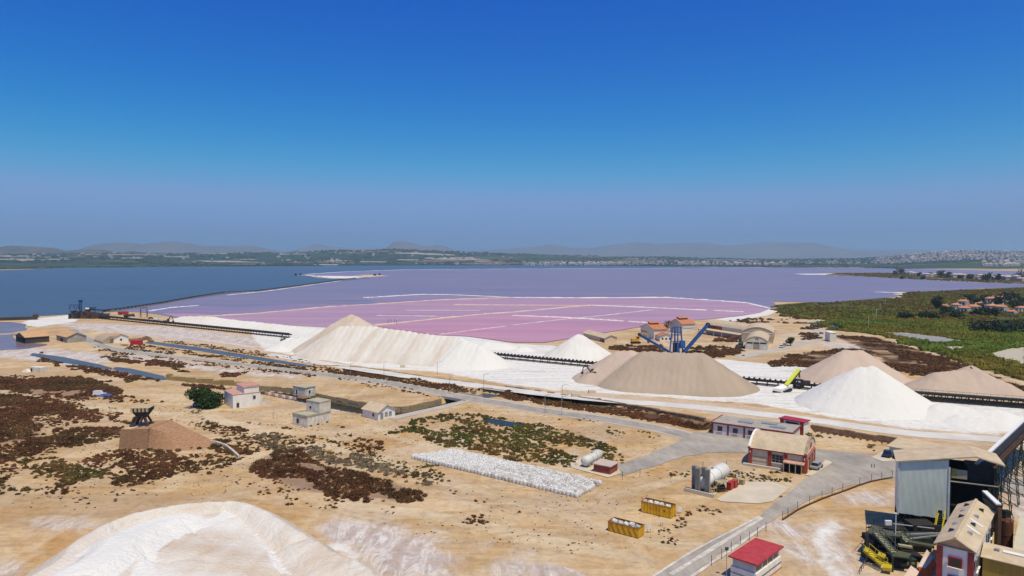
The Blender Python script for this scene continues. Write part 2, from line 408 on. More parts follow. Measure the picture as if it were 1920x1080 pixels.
for px in ([(1300,1020),(1180,1015),(1080,985),(1000,960),(900,940),(800,915)], [(1290,1000),(1190,990),(1120,960),(1120,930),(1200,905),(1300,870)], [(640,960),(760,985),(900,1010),(1050,1040),(1200,1060)], [(480,940),(330,930),(150,935),(-40,950)], [(600,810),(700,840),(830,880),(960,930),(1100,960)], [(1440,985),(1500,1000),(1530,1040),(1540,1085)], [(1480,970),(1560,960),(1640,985)], [(900,770),(1000,785),(1120,808),(1230,830)], [(250,650),(330,672),(420,690)], [(480,720),(600,730),(760,752)], [(0,905),(200,915),(420,900)], [(-40,975),(150,965),(300,935)], [(700,1000),(860,1015),(980,1000),(1130,1010)]):
    ln = smooth(GL(px), 5)
    for side in offset(ln, 1.9):
        s = (Y < 420) & (X > min(q[0] for q in side) - 3) & (X < max(q[0] for q in side) + 3) & (Y > min(q[1] for q in side) - 3) & (Y < max(q[1] for q in side) + 3)
        rut[s] = np.maximum(rut[s], np.clip(1.1 - pdist(X[s], Y[s], side) / .75, 0, 1))
attrs['rut'] = rut
def ground_material():
    m = bpy.data.materials.new('sandy ground'); m.use_nodes = True; t = m.node_tree; n = t.nodes; L = t.links.new
    b = n['Principled BSDF']; b.inputs['Roughness'].default_value = .95; b.inputs['Specular IOR Level'].default_value = .1
    g = n.new('ShaderNodeNewGeometry')
    def noise(scale, detail=6, rough=.6, stretch=None, dist=0.):
        z = n.new('ShaderNodeTexNoise'); z.inputs['Scale'].default_value = scale; z.inputs['Detail'].default_value = detail
        z.inputs['Roughness'].default_value = rough; z.inputs['Distortion'].default_value = dist
        if stretch:
            mp = n.new('ShaderNodeMapping'); mp.inputs['Scale'].default_value = stretch; mp.inputs['Rotation'].default_value = (0, 0, .62)
            L(g.outputs['Position'], mp.inputs[0]); L(mp.outputs[0], z.inputs['Vector'])
        else: L(g.outputs['Position'], z.inputs['Vector'])
        return z.outputs['Fac']
    def ramp(fac, *st):
        r = n.new('ShaderNodeValToRGB'); e = r.color_ramp.elements
        while len(e) < len(st): e.new(.5)
        for k, (p, c) in zip(e, st): k.position = p; k.color = (*c, 1)
        L(fac, r.inputs[0]); return r.outputs[0]
    def mix(fac, a, bb, mode='MIX'):
        x = n.new('ShaderNodeMix'); x.data_type = 'RGBA'; x.blend_type = mode
        if isinstance(fac, float): x.inputs[0].default_value = fac
        else: L(fac, x.inputs[0])
        for s, v in ((6, a), (7, bb)):
            if isinstance(v, tuple): x.inputs[s].default_value = (*v, 1)
            else: L(v, x.inputs[s])
        return x.outputs[2]
    def math_(op, a, bb, c=None):
        x = n.new('ShaderNodeMath'); x.operation = op
        for s, v in enumerate((a, bb, c)):
            if v is None: continue
            if isinstance(v, (int, float)): x.inputs[s].default_value = v
            else: L(v, x.inputs[s])
        return x.outputs[0]
    def attr(nm, nz, k, lo=.35, hi=.65):
        a = n.new('ShaderNodeAttribute'); a.attribute_name = nm
        s = math_('MULTIPLY_ADD', nz, k, a.outputs['Fac']); s = math_('SUBTRACT', s, k * .5)
        mr = n.new('ShaderNodeMapRange'); mr.interpolation_type = 'SMOOTHSTEP'
        mr.inputs['From Min'].default_value = lo; mr.inputs['From Max'].default_value = hi; L(s, mr.inputs[0])
        return mr.outputs[0]
    big = noise(.012, 5, .55); mid = noise(.07, 6, .65, None, .6); fine = noise(1.3, 6, .7); streak = noise(.05, 6, .6, (1., 6., 1.), .8)
    edge = noise(.11, 6, .7, None, .5); edgef = noise(.016, 5, .7)
    sand = ramp(big, (.30, (.46, .25, .09)), (.44, (.50, .32, .145)), (.56, (.555, .385, .21)), (.68, (.43, .27, .125)))
    sand = mix(math_('MULTIPLY', ramp(mid, (.42, (0, 0, 0)), (.62, (1, 1, 1))), .8), sand, (.625, .485, .315))
    sand = mix(math_('MULTIPLY', ramp(streak, (.48, (0, 0, 0)), (.66, (1, 1, 1))), .6), sand, (.33, .20, .095))
    sand = mix(math_('MULTIPLY', ramp(noise(.21, 5, .6, None, 1.), (.52, (0, 0, 0)), (.64, (1, 1, 1))), .45), sand, (.49, .395, .295))
    sand = mix(math_('MULTIPLY', ramp(noise(.03, 4, .55, None, 1.5), (.54, (0, 0, 0)), (.64, (1, 1, 1))), .6), sand, (.56, .455, .355))
    sand = mix(math_('MULTIPLY', ramp(noise(.028, 6, .6, (5., .6, 1.), .5), (.55, (0, 0, 0)), (.68, (1, 1, 1))), .5), sand, (.665, .53, .365))
    sand = mix(math_('MULTIPLY', attr('track', edge, .8, .2, .9), .75), sand, ramp(mid, (.3, (.52, .40, .26)), (.7, (.64, .52, .37))))
    sand = mix(math_('MULTIPLY', ramp(noise(.018, 7, .7, (1., 2.2, 1.), .9), (.46, (0, 0, 0)), (.60, (1, 1, 1))), .55), sand, (.36, .245, .145))
    sand = mix(math_('MULTIPLY', attr('rut', edge, .9, .3, 1.), .55), sand, (.40, .29, .19))
    c = mix(attr('tan', edge, .6), sand, ramp(mid, (.3, (.46, .34, .23)), (.7, (.60, .475, .355))))
    cr = ramp(noise(.10, 9, .72, (3., .8, 1.), 1.1), (.34, (.42, .32, .26)), (.46, (.46, .385, .35)), (.53, (.55, .49, .465)), (.57, (.70, .67, .65)), (.60, (.46, .38, .34)), (.66, (.66, .62, .60)), (.72, (.50, .41, .35)))
    c = mix(attr('crust', edge, 1.2, .28, .80), c, cr)
    c = mix(attr('salt', edge, .8), c, ramp(streak, (.30, (.50, .465, .43)), (.45, (.66, .645, .625)), (.62, (.72, .71, .695)), (.8, (.62, .60, .57))))
    c = mix(attr('brown', edge, .9), c, ramp(mid, (.36, (.06, .033, .019)), (.50, (.12, .07, .038)), (.62, (.40, .28, .17))))
    gr = ramp(edgef, (.3, (.05, .07, .010)), (.5, (.072, .085, .018)), (.66, (.10, .07, .034)), (.8, (.30, .21, .12)))
    c = mix(attr('green', edge, .5), c, gr)
    c = mix(attr('bare', edge, .9), c, (.46, .42, .34))
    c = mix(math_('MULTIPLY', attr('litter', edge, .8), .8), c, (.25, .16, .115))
    # farmland across the lagoon: patchwork of fields and groves
    vo = n.new('ShaderNodeTexVoronoi'); vo.inputs['Scale'].default_value = .0042; vo.inputs['Randomness'].default_value = .95
    mp = n.new('ShaderNodeMapping'); mp.inputs['Scale'].default_value = (.55, 1, 0); L(g.outputs['Position'], mp.inputs[0]); L(mp.outputs[0], vo.inputs['Vector'])
    sx = n.new('ShaderNodeSeparateColor'); L(vo.outputs['Color'], sx.inputs[0])
    fld = ramp(sx.outputs[0], (0., (.030, .055, .026)), (.46, (.045, .075, .036)), (.60, (.09, .10, .05)), (.72, (.22, .15, .10)), (.83, (.05, .08, .04)), (.94, (.48, .42, .38)))
    for k in n[-1:]: k.color_ramp.interpolation = 'CONSTANT'
    fld = mix(ramp(noise(.02, 5, .7), (.42, (0, 0, 0)), (.62, (.8, .8, .8))), fld, (.035, .055, .03))
    c = mix(attr('farland', edgef, .25), c, fld)
    c = mix(.62, c, mix(1., c, ramp(noise(.55, 9, .78), (.28, (.42, .40, .38)), (.5, (.98, .98, .98)), (.75, (1.3, 1.28, 1.26))), 'MULTIPLY'))
    L(c, b.inputs['Base Color'])
    bp = n.new('ShaderNodeBump'); bp.inputs['Strength'].default_value = .45; bp.inputs['Distance'].default_value = .25
    hh = math_('MULTIPLY_ADD', mid, 2.5, fine); L(hh, bp.inputs['Height']); L(bp.outputs[0], b.inputs['Normal'])
    return m
ground = np_mesh('ground', np.stack([X, Y, Z], -1), tri, ground_material(), None, True, attrs)
tag(ground, 'sandy salt flats reaching to the farmland across the lagoon', None, None, 'structure')

# ---------------------------------------------------------------- water
def water(name, c, rough=.22, c2=None, sc=.01, bump=.25, spec=.5, stretch=(1, 1, 1)):
    m = mat(name, c, rough, c2, .08, sc, 0, 0, spec, stretch, 4)
    t = m.node_tree; n = t.nodes; b = n['Principled BSDF']; b.inputs['IOR'].default_value = 1.33
    base = b.inputs['Base Color'].links[0].from_socket; gp = n.new('ShaderNodeNewGeometry'); mp2 = n.new('ShaderNodeMapping'); mp2.inputs['Scale'].default_value = (.25, 1.6, 1); mp2.inputs['Rotation'].default_value = (0, 0, .25)
    n4 = n.new('ShaderNodeTexNoise'); n4.inputs['Scale'].default_value = .02; n4.inputs['Detail'].default_value = 7; n4.inputs['Roughness'].default_value = .65
    t.links.new(gp.outputs['Position'], mp2.inputs[0]); t.links.new(mp2.outputs[0], n4.inputs['Vector'])
    rp = n.new('ShaderNodeValToRGB'); rp.color_ramp.elements[0].position = .3; rp.color_ramp.elements[1].position = .7; rp.color_ramp.elements[0].color = (.80, .83, .87, 1); rp.color_ramp.elements[1].color = (1.20, 1.15, 1.11, 1)
    mx = n.new('ShaderNodeMix'); mx.data_type = 'RGBA'; mx.blend_type = 'MULTIPLY'; mx.inputs[0].default_value = 1.
    t.links.new(n4.outputs['Fac'], rp.inputs[0]); t.links.new(base, mx.inputs[6]); t.links.new(rp.outputs[0], mx.inputs[7]); t.links.new(mx.outputs[2], b.inputs['Base Color'])
    if bump:
        nz = n.new('ShaderNodeTexNoise'); nz.inputs['Scale'].default_value = .35; nz.inputs['Detail'].default_value = 3
        g = n.new('ShaderNodeNewGeometry'); bp = n.new('ShaderNodeBump'); bp.inputs['Strength'].default_value = bump; bp.inputs['Distance'].default_value = .4
        t.links.new(g.outputs['Position'], nz.inputs['Vector']); t.links.new(nz.outputs['Fac'], bp.inputs['Height']); t.links.new(bp.outputs[0], b.inputs['Normal'])
    return m
M_LAKE = water('lagoon water', (.052, .080, .118), .32, (.066, .095, .134), .004, .2, .28, (.4, 1, 1))
M_LILAC = water('lilac water', (.195, .170, .262), .32, (.25, .19, .262), .005, .2, .25, (.35, 1.6, 1))
M_POND1 = water('mauve brine', (.26, .19, .30), .32, (.30, .205, .30), .006, .15, .22, (.5, 1.5, 1))
M_POND2 = water('pink brine', (.43, .245, .335), .32, (.48, .27, .33), .006, .12, .2, (.5, 1.5, 1))
M_POND3 = water('rose brine', (.53, .24, .315), .32, (.49, .255, .335), .006, .12, .18, (.5, 1.5, 1))
M_CANAL = water('canal water', (.075, .085, .09), .3, (.10, .11, .115), .05, .15, .4)
M_DARKW = water('dark basin water', (.022, .024, .016), .12, (.03, .03, .02), .05, .15, .4)
M_MUD = water('shallow brine', (.17, .13, .17), .25, (.22, .17, .20), .05, .15, .35)

NEARSHORE = [(1440,580),(1425,586),(1390,592),(1330,598),(1260,604),(1200,613),(1140,623),(1060,636),(1020,643),(960,642),(880,631),(600,613),(480,606),(330,596),(285,588)]
lake_px = [(-900,512),(-200,508),(0,506.5),(60,505),(110,502.5),(330,500.3),(540,499.2),(700,498),(960,497.4),(1200,499),(1440,500.8),(1660,503.2),(1920,508.5),(2500,521),
           (2500,528),(1920,516.5),(1800,514),(1680,511.5),(1560,512),(1495,514.5),(1560,516.5),(1650,520),(1750,525.5),(1850,530),(1920,532.5),(2300,540),
           (2300,548),(1920,538.5),(1840,541),(1760,546),(1668,548),(1692,552),(1676,557),(1630,561),(1560,567),(1450,566),(1455,572)] + NEARSHORE + \
          [(270,586),(225,584),(190,586),(150,592),(128,590),(60,594),(30,600),(-40,603),(-400,612),(-900,625)]
lake_poly = GL(lake_px)
lake = sheet('lagoon_water', lake_poly, .06, M_LAKE)
lil_px = [(215,582),(420,551.5),(560,538),(640,527),(700,521),(640,519.5),(560,517),(570,514.8),(650,509.7),(770,505.7),(960,504.5),(1440,501.8),(1660,503.4),(1920,508.7),(2500,521.3),
          (2500,527.8),(1920,516.3),(1800,513.8),(1680,511.4),(1560,511.8),(1494,514.5),(1560,516.7),(1650,520.2),(1750,525.7),(1850,530.2),(1920,532.7),(2290,540.2),
          (2290,547.8),(1920,538.3),(1840,540.8),(1760,545.8),(1668,547.8),(1691,552),(1675,556.8),(1630,560.8),(1560,566.8),(1450,565.8),(1455,572)] + NEARSHORE
lilac = sheet('lilac_water', GL(lil_px), .12, M_LILAC)
p1_px = [(300,588),(345,597),(480,606.5),(600,613.5),(880,631.5),(960,642.5),(1020,643.5),(1060,636.5),(1140,623.5),(1200,613.5),(1260,604.5),(1330,598.5),(1390,592.5),(1425,586.5),(1440,580.2),
         (1400,568.5),(1250,558.7),(1100,559.3),(960,558.5),(830,562.5),(710,570.3),(620,575.5),(480,588.3),(410,592.3),(370,588)]
sheet('salt_pan_water', GL(p1_px), .18, M_POND2)
sheet('salt_pan_water', GL([(682,558.5),(790,552.5),(960,558.2),(830,562.3),(712,570)]), .18, M_POND1)
sheet('salt_pan_water', GL([(300,588),(370,588),(410,592.3),(480,588.3),(620,575.5),(700,571),(560,570),(440,577),(360,575)]), .15, M_POND1)
sheet('salt_pan_water', GL([(700,611.5),(820,598.5),(900,590.5),(960,586.5),(1090,575),(1240,578.5),(1395,585.6),(1425,586.4),(1390,592.3),(1330,598.3),(1260,604.3),(1200,613.3),(1140,623.3),(1060,636.3),(1020,643.3),(960,642.3),(880,631.3),(780,623)]), .24, M_POND2)
sheet('salt_pan_water', GL([(815,628.5),(950,612.5),(1045,601),(1060,596.5),(1170,603.5),(1215,606.5),(1225,608),(1200,613.1),(1140,623.1),(1060,636.1),(1020,643.1),(960,642.1),(880,631.1)]), .30, M_POND3)
sheet('salt_pan_water', GL([(700,611.6),(820,599),(960,592.5),(1058,596.6),(1040,601),(950,612.3),(812,628.2),(780,623)]), .30, M_POND3)

M_SALT = mat('salt crust', (.70, .675, .665), .9, None, .08, .4, .3)
M_SALTP = mat('pinkish salt crust', (.64, .50, .54), .9, None, .12, .1, .3)
M_DYKE = mat('sandy dyke', (.52, .39, .28), .95, (.66, .52, .40), .2, .1, .3)
def line(px, w, h, m, z=.2, seed=1, nm='salt_bund'): return bund(nm, GL(px), w*.75, h*.55, m, z, .55, seed, sub=14)
line([(570,514.6),(650,509.4),(770,505.4),(960,504.2),(1200,503),(1440,501.6)], 14, .9, M_SALT, .1, 1)
line([(680,558.3),(700,557.6),(790,552.3),(840,552.6),(960,558)], 5, .8, M_SALT, .2, 2)
line([(960,558),(1100,558.8),(1250,558),(1330,563),(1400,568),(1442,578)], 6, 1.0, M_SALT, .2, 3)
line([(330,597),(410,592),(480,588),(620,575.2),(710,570),(830,562.2),(960,558)], 5, .8, M_DYKE, .2, 4, 'dyke')
line([(700,611),(820,598),(900,590),(960,586),(1080,574.8),(1110,572.6)], 4.5, .9, M_DYKE, .25, 5, 'dyke')
line([(1105,572.6),(1170,575),(1240,578),(1326,582)], 4, .7, M_SALT, .25, 6)
line([(1338,582.6),(1395,585.2)], 4, .6, M_SALT, .25, 7)
line([(960,592),(1060,596),(1120,599.6),(1170,602.8)], 3.2, .8, M_SALT, .3, 8)
line([(1178,603.4),(1218,606)], 3.2, .8, M_SALT, .3, 9)
line([(822,628),(880,620.5),(950,612)], 2, .35, M_SALTP, .3, 10)
line([(960,610.5),(1045,600.5),(1080,597),(1150,590),(1225,581)], 2, .4, M_SALTP, .3, 11)
line([(760,582),(900,582.6)], 2.6, .35, M_SALTP, .25, 12); line([(705,592),(820,593.2)], 2.6, .35, M_SALTP, .25, 13)
line([(850,571.5),(960,572.4),(1090,573.4)], 3, .7, M_DYKE, .25, 14, 'dyke')
line([(278,583.5),(320,577),(372,573)], 4, .5, M_SALT, .2, 15)
line([(425,553.5),(500,546),(600,532),(640,526.5)], 4, .5, M_SALT, .2, 16)
sheet('salt_spit', ragged(GL([(545,516.4),(570,515.4),(640,518.2),(700,516.6),(718,515.6),(700,519.2),(650,522.5),(630,521.5),(590,518)]), 3, 4, 2), .35, M_DYKE)
sheet('salt_spit', ragged(GL([(575,516.2),(640,518.5),(690,517.2),(660,521),(625,520)]), 3, 4, 3), .42, M_SALT)
sheet('salt_spit', ragged(GL([(1495,513.8),(1530,513.2),(1560,514.3),(1530,515)]), 3, 4, 3), .3, M_SALT)
for i, (p, q, r_) in enumerate((((1640,547.5),(1700,549),.8), ((1675,552),(1745,553),.8), ((1690,557),(1730,557.5),1.))):
    bund('salt_bund', GL([p, q]), 14, .3, M_SALT, .1, .4, 40 + i)

sheet('canal_water', canalA, -.16, M_CANAL)
sheet('canal_water', canalA2, -1.2, M_DARKW)
sheet('canal_water', canalB, -.16, M_CANAL)
sheet('canal_water', canalB2, -.16, M_CANAL)
sheet('canal_water', GL([(905,730),(948,735),(930,742),(895,747)]), -1.4, M_CANAL)
sheet('canal_water', [(x, y) for x, y in basin], -1.9, M_DARKW)
sheet('pond_water', ragged(GL([(-60,632),(0,628),(30,627),(35,640),(85,646),(50,654),(0,657),(-60,662)]), .6, 4, 9), .05, M_MUD)
sheet('pond_water', ragged(GL([(-60,606),(0,604),(50,608),(40,620),(0,626),(-60,630)]), .6, 4, 10), .05, M_MUD)
sheet('marsh_water', ragged(GL([(1655,623),(1700,625),(1760,631),(1800,640),(1760,643),(1700,633)]), .5, 4, 11), .06, mat('pale marsh water', (.28, .27, .23), .45, (.36, .34, .28), .1, .05, 0, 0, .4))
sheet('marsh_water', GL([(1556,611),(1563,607),(1570,610),(1580,616),(1574,617),(1562,614)]), .06, M_DARKW)
sheet('ditch_water', ragged(GL([(905,785),(950,789),(985,797),(960,800),(920,794)]), .25, 4, 12), .05, M_DARKW)

# ---------------------------------------------------------------- roads and yards
M_ROAD = mat('dusty asphalt', (.32, .29, .26), .95, (.41, .375, .335), .2, .12, .15, 0, .2)
weather(M_ROAD, .05, (.80, .80, .82), (1.16, 1.14, 1.12)); weather(M_ROAD, .5, (.82, .82, .82), (1.08, 1.08, 1.08), (1, .3, 1))
M_EDGE = mat('salt dust on the verge', (.55, .50, .46), .95, (.66, .62, .58), .2, .4, .1)
weather(M_EDGE, .6, (.72, .70, .68), (1.1, 1.1, 1.1))
M_TRACK = mat('packed sand track', (.53, .42, .29), .95, (.62, .51, .38), .2, .12, .2)
M_CONC = mat('pale concrete', (.50, .43, .34), .9, (.60, .53, .43), .2, .25, .1)
M_GREYT = mat('grey gravel track', (.40, .36, .31), .95, (.50, .45, .40), .2, .12, .2)
west = smooth(GL([(1330,826),(1290,817),(1212,799),(1100,781),(1000,767),(940,756),(880,747),(790,729),(700,713.5),(600,701),(480,686.5),(380,675),(300,666),(225,656),(180,644),(150,628),(135,618)]), 5)
ribbon('road_verge', west, 8.2, .05, M_GREYT)
ribbon('road', west, 5.4, .09, M_ROAD)
L_, R_ = offset(west[:70], 5.0); ribbon('road_line', R_, .35, .12, M_EDGE)
yard = GL([(1218,1085),(1300,1031),(1365,998),(1427,966),(1462,936),(1490,912),(1515,893),(1545,868),(1400,850),(1330,849),(1285,856),(1200,882),(1166,893),(1158,872),(1215,852),(1262,833),(1280,823),(1290,812),(1335,811),(1420,823),(1500,836),(1545,845),(1600,850),(1680,863),(1760,878),(1960,905),(1960,935),(1840,915),(1690,896),(1650,900),(1580,914),(1520,936),(1465,967),(1440,982),(1380,1022),(1300,1075),(1285,1090)])
sheet('road', worn(yard, .22), .08, M_ROAD)
ribbon('road_line', smooth(GL([(1260,1078),(1340,1027),(1430,972)]), 4), .9, .12, M_EDGE)
ribbon('road_line', smooth(GL([(1298,1082),(1380,1025),(1438,985)]), 4), .7, .12, M_EDGE)
ribbon('road_line', smooth(GL([(1225,1082),(1300,1034),(1425,969)]), 4), .5, .12, M_EDGE)
br = TRACKS[0][0]
#br = smooth(GL([(875,752),(820,766),(760,779),(700,797),(640,808),(560,812),(500,804),(440,795),(400,782),(395,765)]), 5)
ribbon('path', smooth(GL([(875,752),(840,761),(790,772),(735,785)]), 5), 4.0, .085, M_GREYT)
ribbon('path', smooth(GL([(500,664),(700,696),(900,724),(1100,747),(1300,763),(1500,785),(1700,812),(1870,824),(1990,840)]), 5), 7.5, .06, mat('salt haul road', (.52, .49, .46), .95, (.66, .64, .62), .1, .1, .1))
ribbon('path', smooth(GL([(1382,672),(1440,658),(1500,645),(1530,635),(1535,622),(1522,608),(1540,600)]), 5), 7, .06, M_GREYT)
ribbon('path', smooth(GL([(205,611),(235,622),(330,630),(480,652)]), 5), 4, .05, M_EDGE)
sheet('yard_slab', GL([(1343,937),(1370,920),(1396,904),(1446,904),(1482,915),(1449,941),(1420,945),(1352,941)]), .12, M_CONC)
sheet('yard_slab', GL([(1055,873),(1090,859),(1150,866),(1165,888),(1140,896),(1110,888)]), .12, M_CONC)
sheet('yard_slab', GL([(1508,892),(1522,893),(1561,868),(1548,862),(1543,868)]), .14, M_CONC)
sheet('yard_slab', GL([(1634,858),(1660,845),(1690,852),(1680,865),(1655,866)]), .14, M_CONC)

# ---------------------------------------------------------------- quay and bank walls (lining the far side of each cutting)
M_STONE = mat('quay stone', (.34, .235, .135), .95, (.50, .37, .23), .2, .9, .6, 0, .1, (1, 1, 2.2), 6, .3)
M_BROWNW = mat('weathered brown bank stone', (.17, .105, .065), .95, (.30, .20, .13), .2, .7, .6, 0, .1, None, 6, .3)
def bank_wall(name, label, px, z0, z1, m, th=1.0, inset=.9, cat='wall'):
    """masonry lining built as courses of blocks with recessed joints"""
    ln = smooth(GL(px), 4); ln = [(x, y - inset) for x, y in ln]
    tot = [0.]
    for a, b in zip(ln, ln[1:]): tot.append(tot[-1] + math.hypot(b[0]-a[0], b[1]-a[1]))
    def at(s):
        s = min(max(s, 0), tot[-1] - 1e-4)
        for i in range(len(ln) - 1):
            if tot[i+1] >= s:
                k = (s - tot[i]) / (tot[i+1] - tot[i]); return Vector((ln[i][0] + (ln[i+1][0]-ln[i][0]) * k, ln[i][1] + (ln[i+1][1]-ln[i][1]) * k))
    rr = random.Random(len(px)); nb = MB(); wl = 3.0; k = int(tot[-1] / wl)
    for i in range(k):
        p, q = at(i * wl), at((i + 1) * wl - .03); d = (q - p).normalized(); nn = Vector((-d.y, d.x))
        if nn.y < 0: nn = -nn
        for c in range(2):
            za = z0 + (z1 - z0) * c / 2; zb = z0 + (z1 - z0) * (c + 1) / 2 - .03 + (rr.uniform(-.18, .12) if c else 0); o = rr.uniform(-.06, .06)
            f0, f1 = p - nn * (th / 2 + o), q - nn * (th / 2 + o); b0, b1 = p + nn * th / 2, q + nn * th / 2
            nb.hexa([(f0.x,f0.y,za),(f1.x,f1.y,za),(b1.x,b1.y,za),(b0.x,b0.y,za),(f0.x,f0.y,zb),(f1.x,f1.y,zb),(b1.x,b1.y,zb),(b0.x,b0.y,zb)])
    o = nb.build(name, m); return tag(o, label, cat)
bank_wall('quay_wall', 'long stone quay wall behind the dark basin water', [(470,721),(550,728),(600,738),(692,755),(730,761),(767,760),(817,749),(834,744.5)], -2.3, .25, M_STONE)
bank_wall('quay_wall', 'short curved stone quay wall just beyond the road bridge', [(886,733),(905,727),(952,733)], -2.0, .3, M_STONE)
bank_wall('bank_wall', 'brown stone bank behind the dry scrubby ditch below the grey heap', [(945,722),(1060,739),(1180,757),(1330,785)], -1.5, .2, M_BROWNW, 1.2, 1.6)
bank_wall('bank_wall', 'weathered brown retaining wall running right from the small white block', [(1519,797),(1600,810),(1667,820),(1745,833),(1812,843)], -1.9, .35, M_BROWNW)
bank_wall('bank_wall', 'low stone bank wall of the long blue canal by the heap foot', [(590,685),(660,687),(720,694),(800,706),(900,718)], -.9, .35, M_STONE, 1.0, .9)

# ================================================================ SALT HEAPS
def pile_material(name, c0, c1, rough_streak=.5, grain=.7, bump=.6):
    m = bpy.data.materials.new(name); m.use_nodes = True; t = m.node_tree; n = t.nodes; L = t.links.new
    b = n['Principled BSDF']; b.inputs['Roughness'].default_value = .95; b.inputs['Specular IOR Level'].default_value = .15
    a = n.new('ShaderNodeAttribute'); a.attribute_name = 'tint'
    g = n.new('ShaderNodeNewGeometry'); mp = n.new('ShaderNodeMapping'); mp.inputs['Scale'].default_value = (.5, .07, .12); mp.inputs['Rotation'].default_value = (0, 0, -.62)
    L(g.outputs['Position'], mp.inputs[0])
    z = n.new('ShaderNodeTexNoise'); z.inputs['Scale'].default_value = .8; z.inputs['Detail'].default_value = 6; L(mp.outputs[0], z.inputs['Vector'])
    z2 = n.new('ShaderNodeTexNoise'); z2.inputs['Scale'].default_value = .12; z2.inputs['Detail'].default_value = 7; L(g.outputs['Position'], z2.inputs['Vector'])
    s = n.new('ShaderNodeMath'); s.operation = 'MULTIPLY_ADD'; L(z.outputs['Fac'], s.inputs[0]); s.inputs[1].default_value = rough_streak; L(a.outputs['Fac'], s.inputs[2])
    s2 = n.new('ShaderNodeMath'); s2.operation = 'MULTIPLY_ADD'; L(z2.outputs['Fac'], s2.inputs[0]); s2.inputs[1].default_value = .5; L(s.outputs[0], s2.inputs[2])
    s3 = n.new('ShaderNodeMath'); s3.operation = 'SUBTRACT'; L(s2.outputs[0], s3.inputs[0]); s3.inputs[1].default_value = rough_streak * .5 + .25; s3.use_clamp = True
    x = n.new('ShaderNodeMix'); x.data_type = 'RGBA'; L(s3.outputs[0], x.inputs[0]); x.inputs[6].default_value = (*c0, 1); x.inputs[7].default_value = (*c1, 1)
    L(x.outputs[2], b.inputs['Base Color'])
    bp = n.new('ShaderNodeBump'); bp.inputs['Strength'].default_value = bump; bp.inputs['Distance'].default_value = .35
    n3 = n.new('ShaderNodeTexNoise'); n3.inputs['Scale'].default_value = grain; n3.inputs['Detail'].default_value = 6; L(g.outputs['Position'], n3.inputs['Vector'])
    L(n3.outputs['Fac'], bp.inputs['Height']); L(bp.outputs[0], b.inputs['Normal'])
    return m
PM_WHITE = pile_material('salt heap', (.69, .67, .64), (.52, .40, .30))
PM_TAN = pile_material('dull salt heap', (.54, .42, .345), (.36, .285, .215))
def apex(px, py, pyf, sl=.64):
    Yf = G(px, pyf)[1]; h = 5.
    for _ in range(40): h = .5 * h + .5 * max(A(px, py, Yf + h / sl).z, .2)
    p = A(px, py, Yf + h / sl); return (p.x, p.y, h)
def pile(name, label, ap, m, sl=.64, cell=.9, lump=.35, cat='salt heap', seed=1, group=None):
    """heap of overlapping repose cones; ap = (x, y, h, tint)"""
    P = np.array([a[:3] for a in ap]); T = np.array([a[3] for a in ap])
    rad = P[:, 2] / sl + 3
    x0, x1 = (P[:, 0] - rad).min(), (P[:, 0] + rad).max(); y0, y1 = (P[:, 1] - rad).min(), (P[:, 1] + rad).max()
    gx = np.arange(x0, x1, cell); gy = np.arange(y0, y1, cell); XX, YY = np.meshgrid(gx, gy)
    best = np.full(XX.shape, -9.); tint = np.zeros(XX.shape); ang = np.zeros(XX.shape)
    for (px, py, h), t in zip(P, T):
        d = np.hypot(XX - px, YY - py); z = h - sl * (np.sqrt(d * d + .8) - .9)
        up = z > best; best = np.where(up, z, best); tint = np.where(up, t, tint); ang = np.where(up, np.arctan2(YY - py, XX - px), ang)
    k = sstep(0, 4, best)
    best = best + (fbm(XX, YY, 9, 5, seed) - .5) * lump * 2.6 * k + (fbm(XX, YY, 1.8, 2, seed + 21) - .5) * lump * .8 * k + (fbm(ang * 30, best * .12, 3, 3, seed + 3) - .5) * lump * 1.9 * k
    tint = tint + (fbm(ang * 40, best * .1, 4, 3, seed + 5) - .5) * .55 + .5*(1 - sstep(0, 1.6, best))*(fbm(XX, YY, 5, 3, seed + 31) - .2)
    best = best + (fbm(XX, YY, 14, 3, seed + 9) - .5) * 1.6 * (1 - sstep(0, 3, np.abs(best)))
    for _ in range(2):
        tint = (tint + np.roll(tint, 1, 0) + np.roll(tint, -1, 0) + np.roll(tint, 1, 1) + np.roll(tint, -1, 1)) / 5
    best = np.maximum(best, -.6)
    ny, nx = XX.shape; ii = np.arange(ny * nx).reshape(ny, nx)
    q = np.stack([ii[:-1, :-1], ii[:-1, 1:], ii[1:, 1:], ii[1:, :-1]], -1).reshape(-1, 4)
    q = q[best.ravel()[q].max(1) > -.45]
    used = np.unique(q); re = np.full(ny * nx, -1); re[used] = np.arange(len(used))
    v = np.stack([XX.ravel()[used], YY.ravel()[used], best.ravel()[used]], -1)
    o = np_mesh(name, v, re[q], m, None, True, {'tint': tint.ravel()[used]})
    return tag(o, label, cat, group)
def line_ap(p, q, f0, f1, n, t0, t1=None, sl=.64, jit=0., seed=0):
    rr = random.Random(seed); out = []
    for i in range(n):
        k = i / max(n - 1, 1); a = apex(p[0] + (q[0]-p[0])*k, p[1] + (q[1]-p[1])*k + rr.uniform(-jit, jit), f0 + (f1-f0)*k, sl)
        out.append((*a, rr.uniform(t0, t1 if t1 is not None else t0)))
    return out
ap = [(*apex(659, 589, 668), .85), (*apex(648, 594, 667), .8), (*apex(668, 594, 670), .75)]
ap += line_ap((640,611), (704,612), 675, 678, 7, .15, .42, seed=1) + line_ap((712,614), (866,634), 679, 690, 15, .1, .55, seed=2)
ap += line_ap((872,638), (900,648), 692, 694, 4, -.3, seed=3)
pile('salt_heap', 'long ridged cream salt heap with a tall tan cone at its left end', ap, PM_WHITE, seed=2, cell=.7)
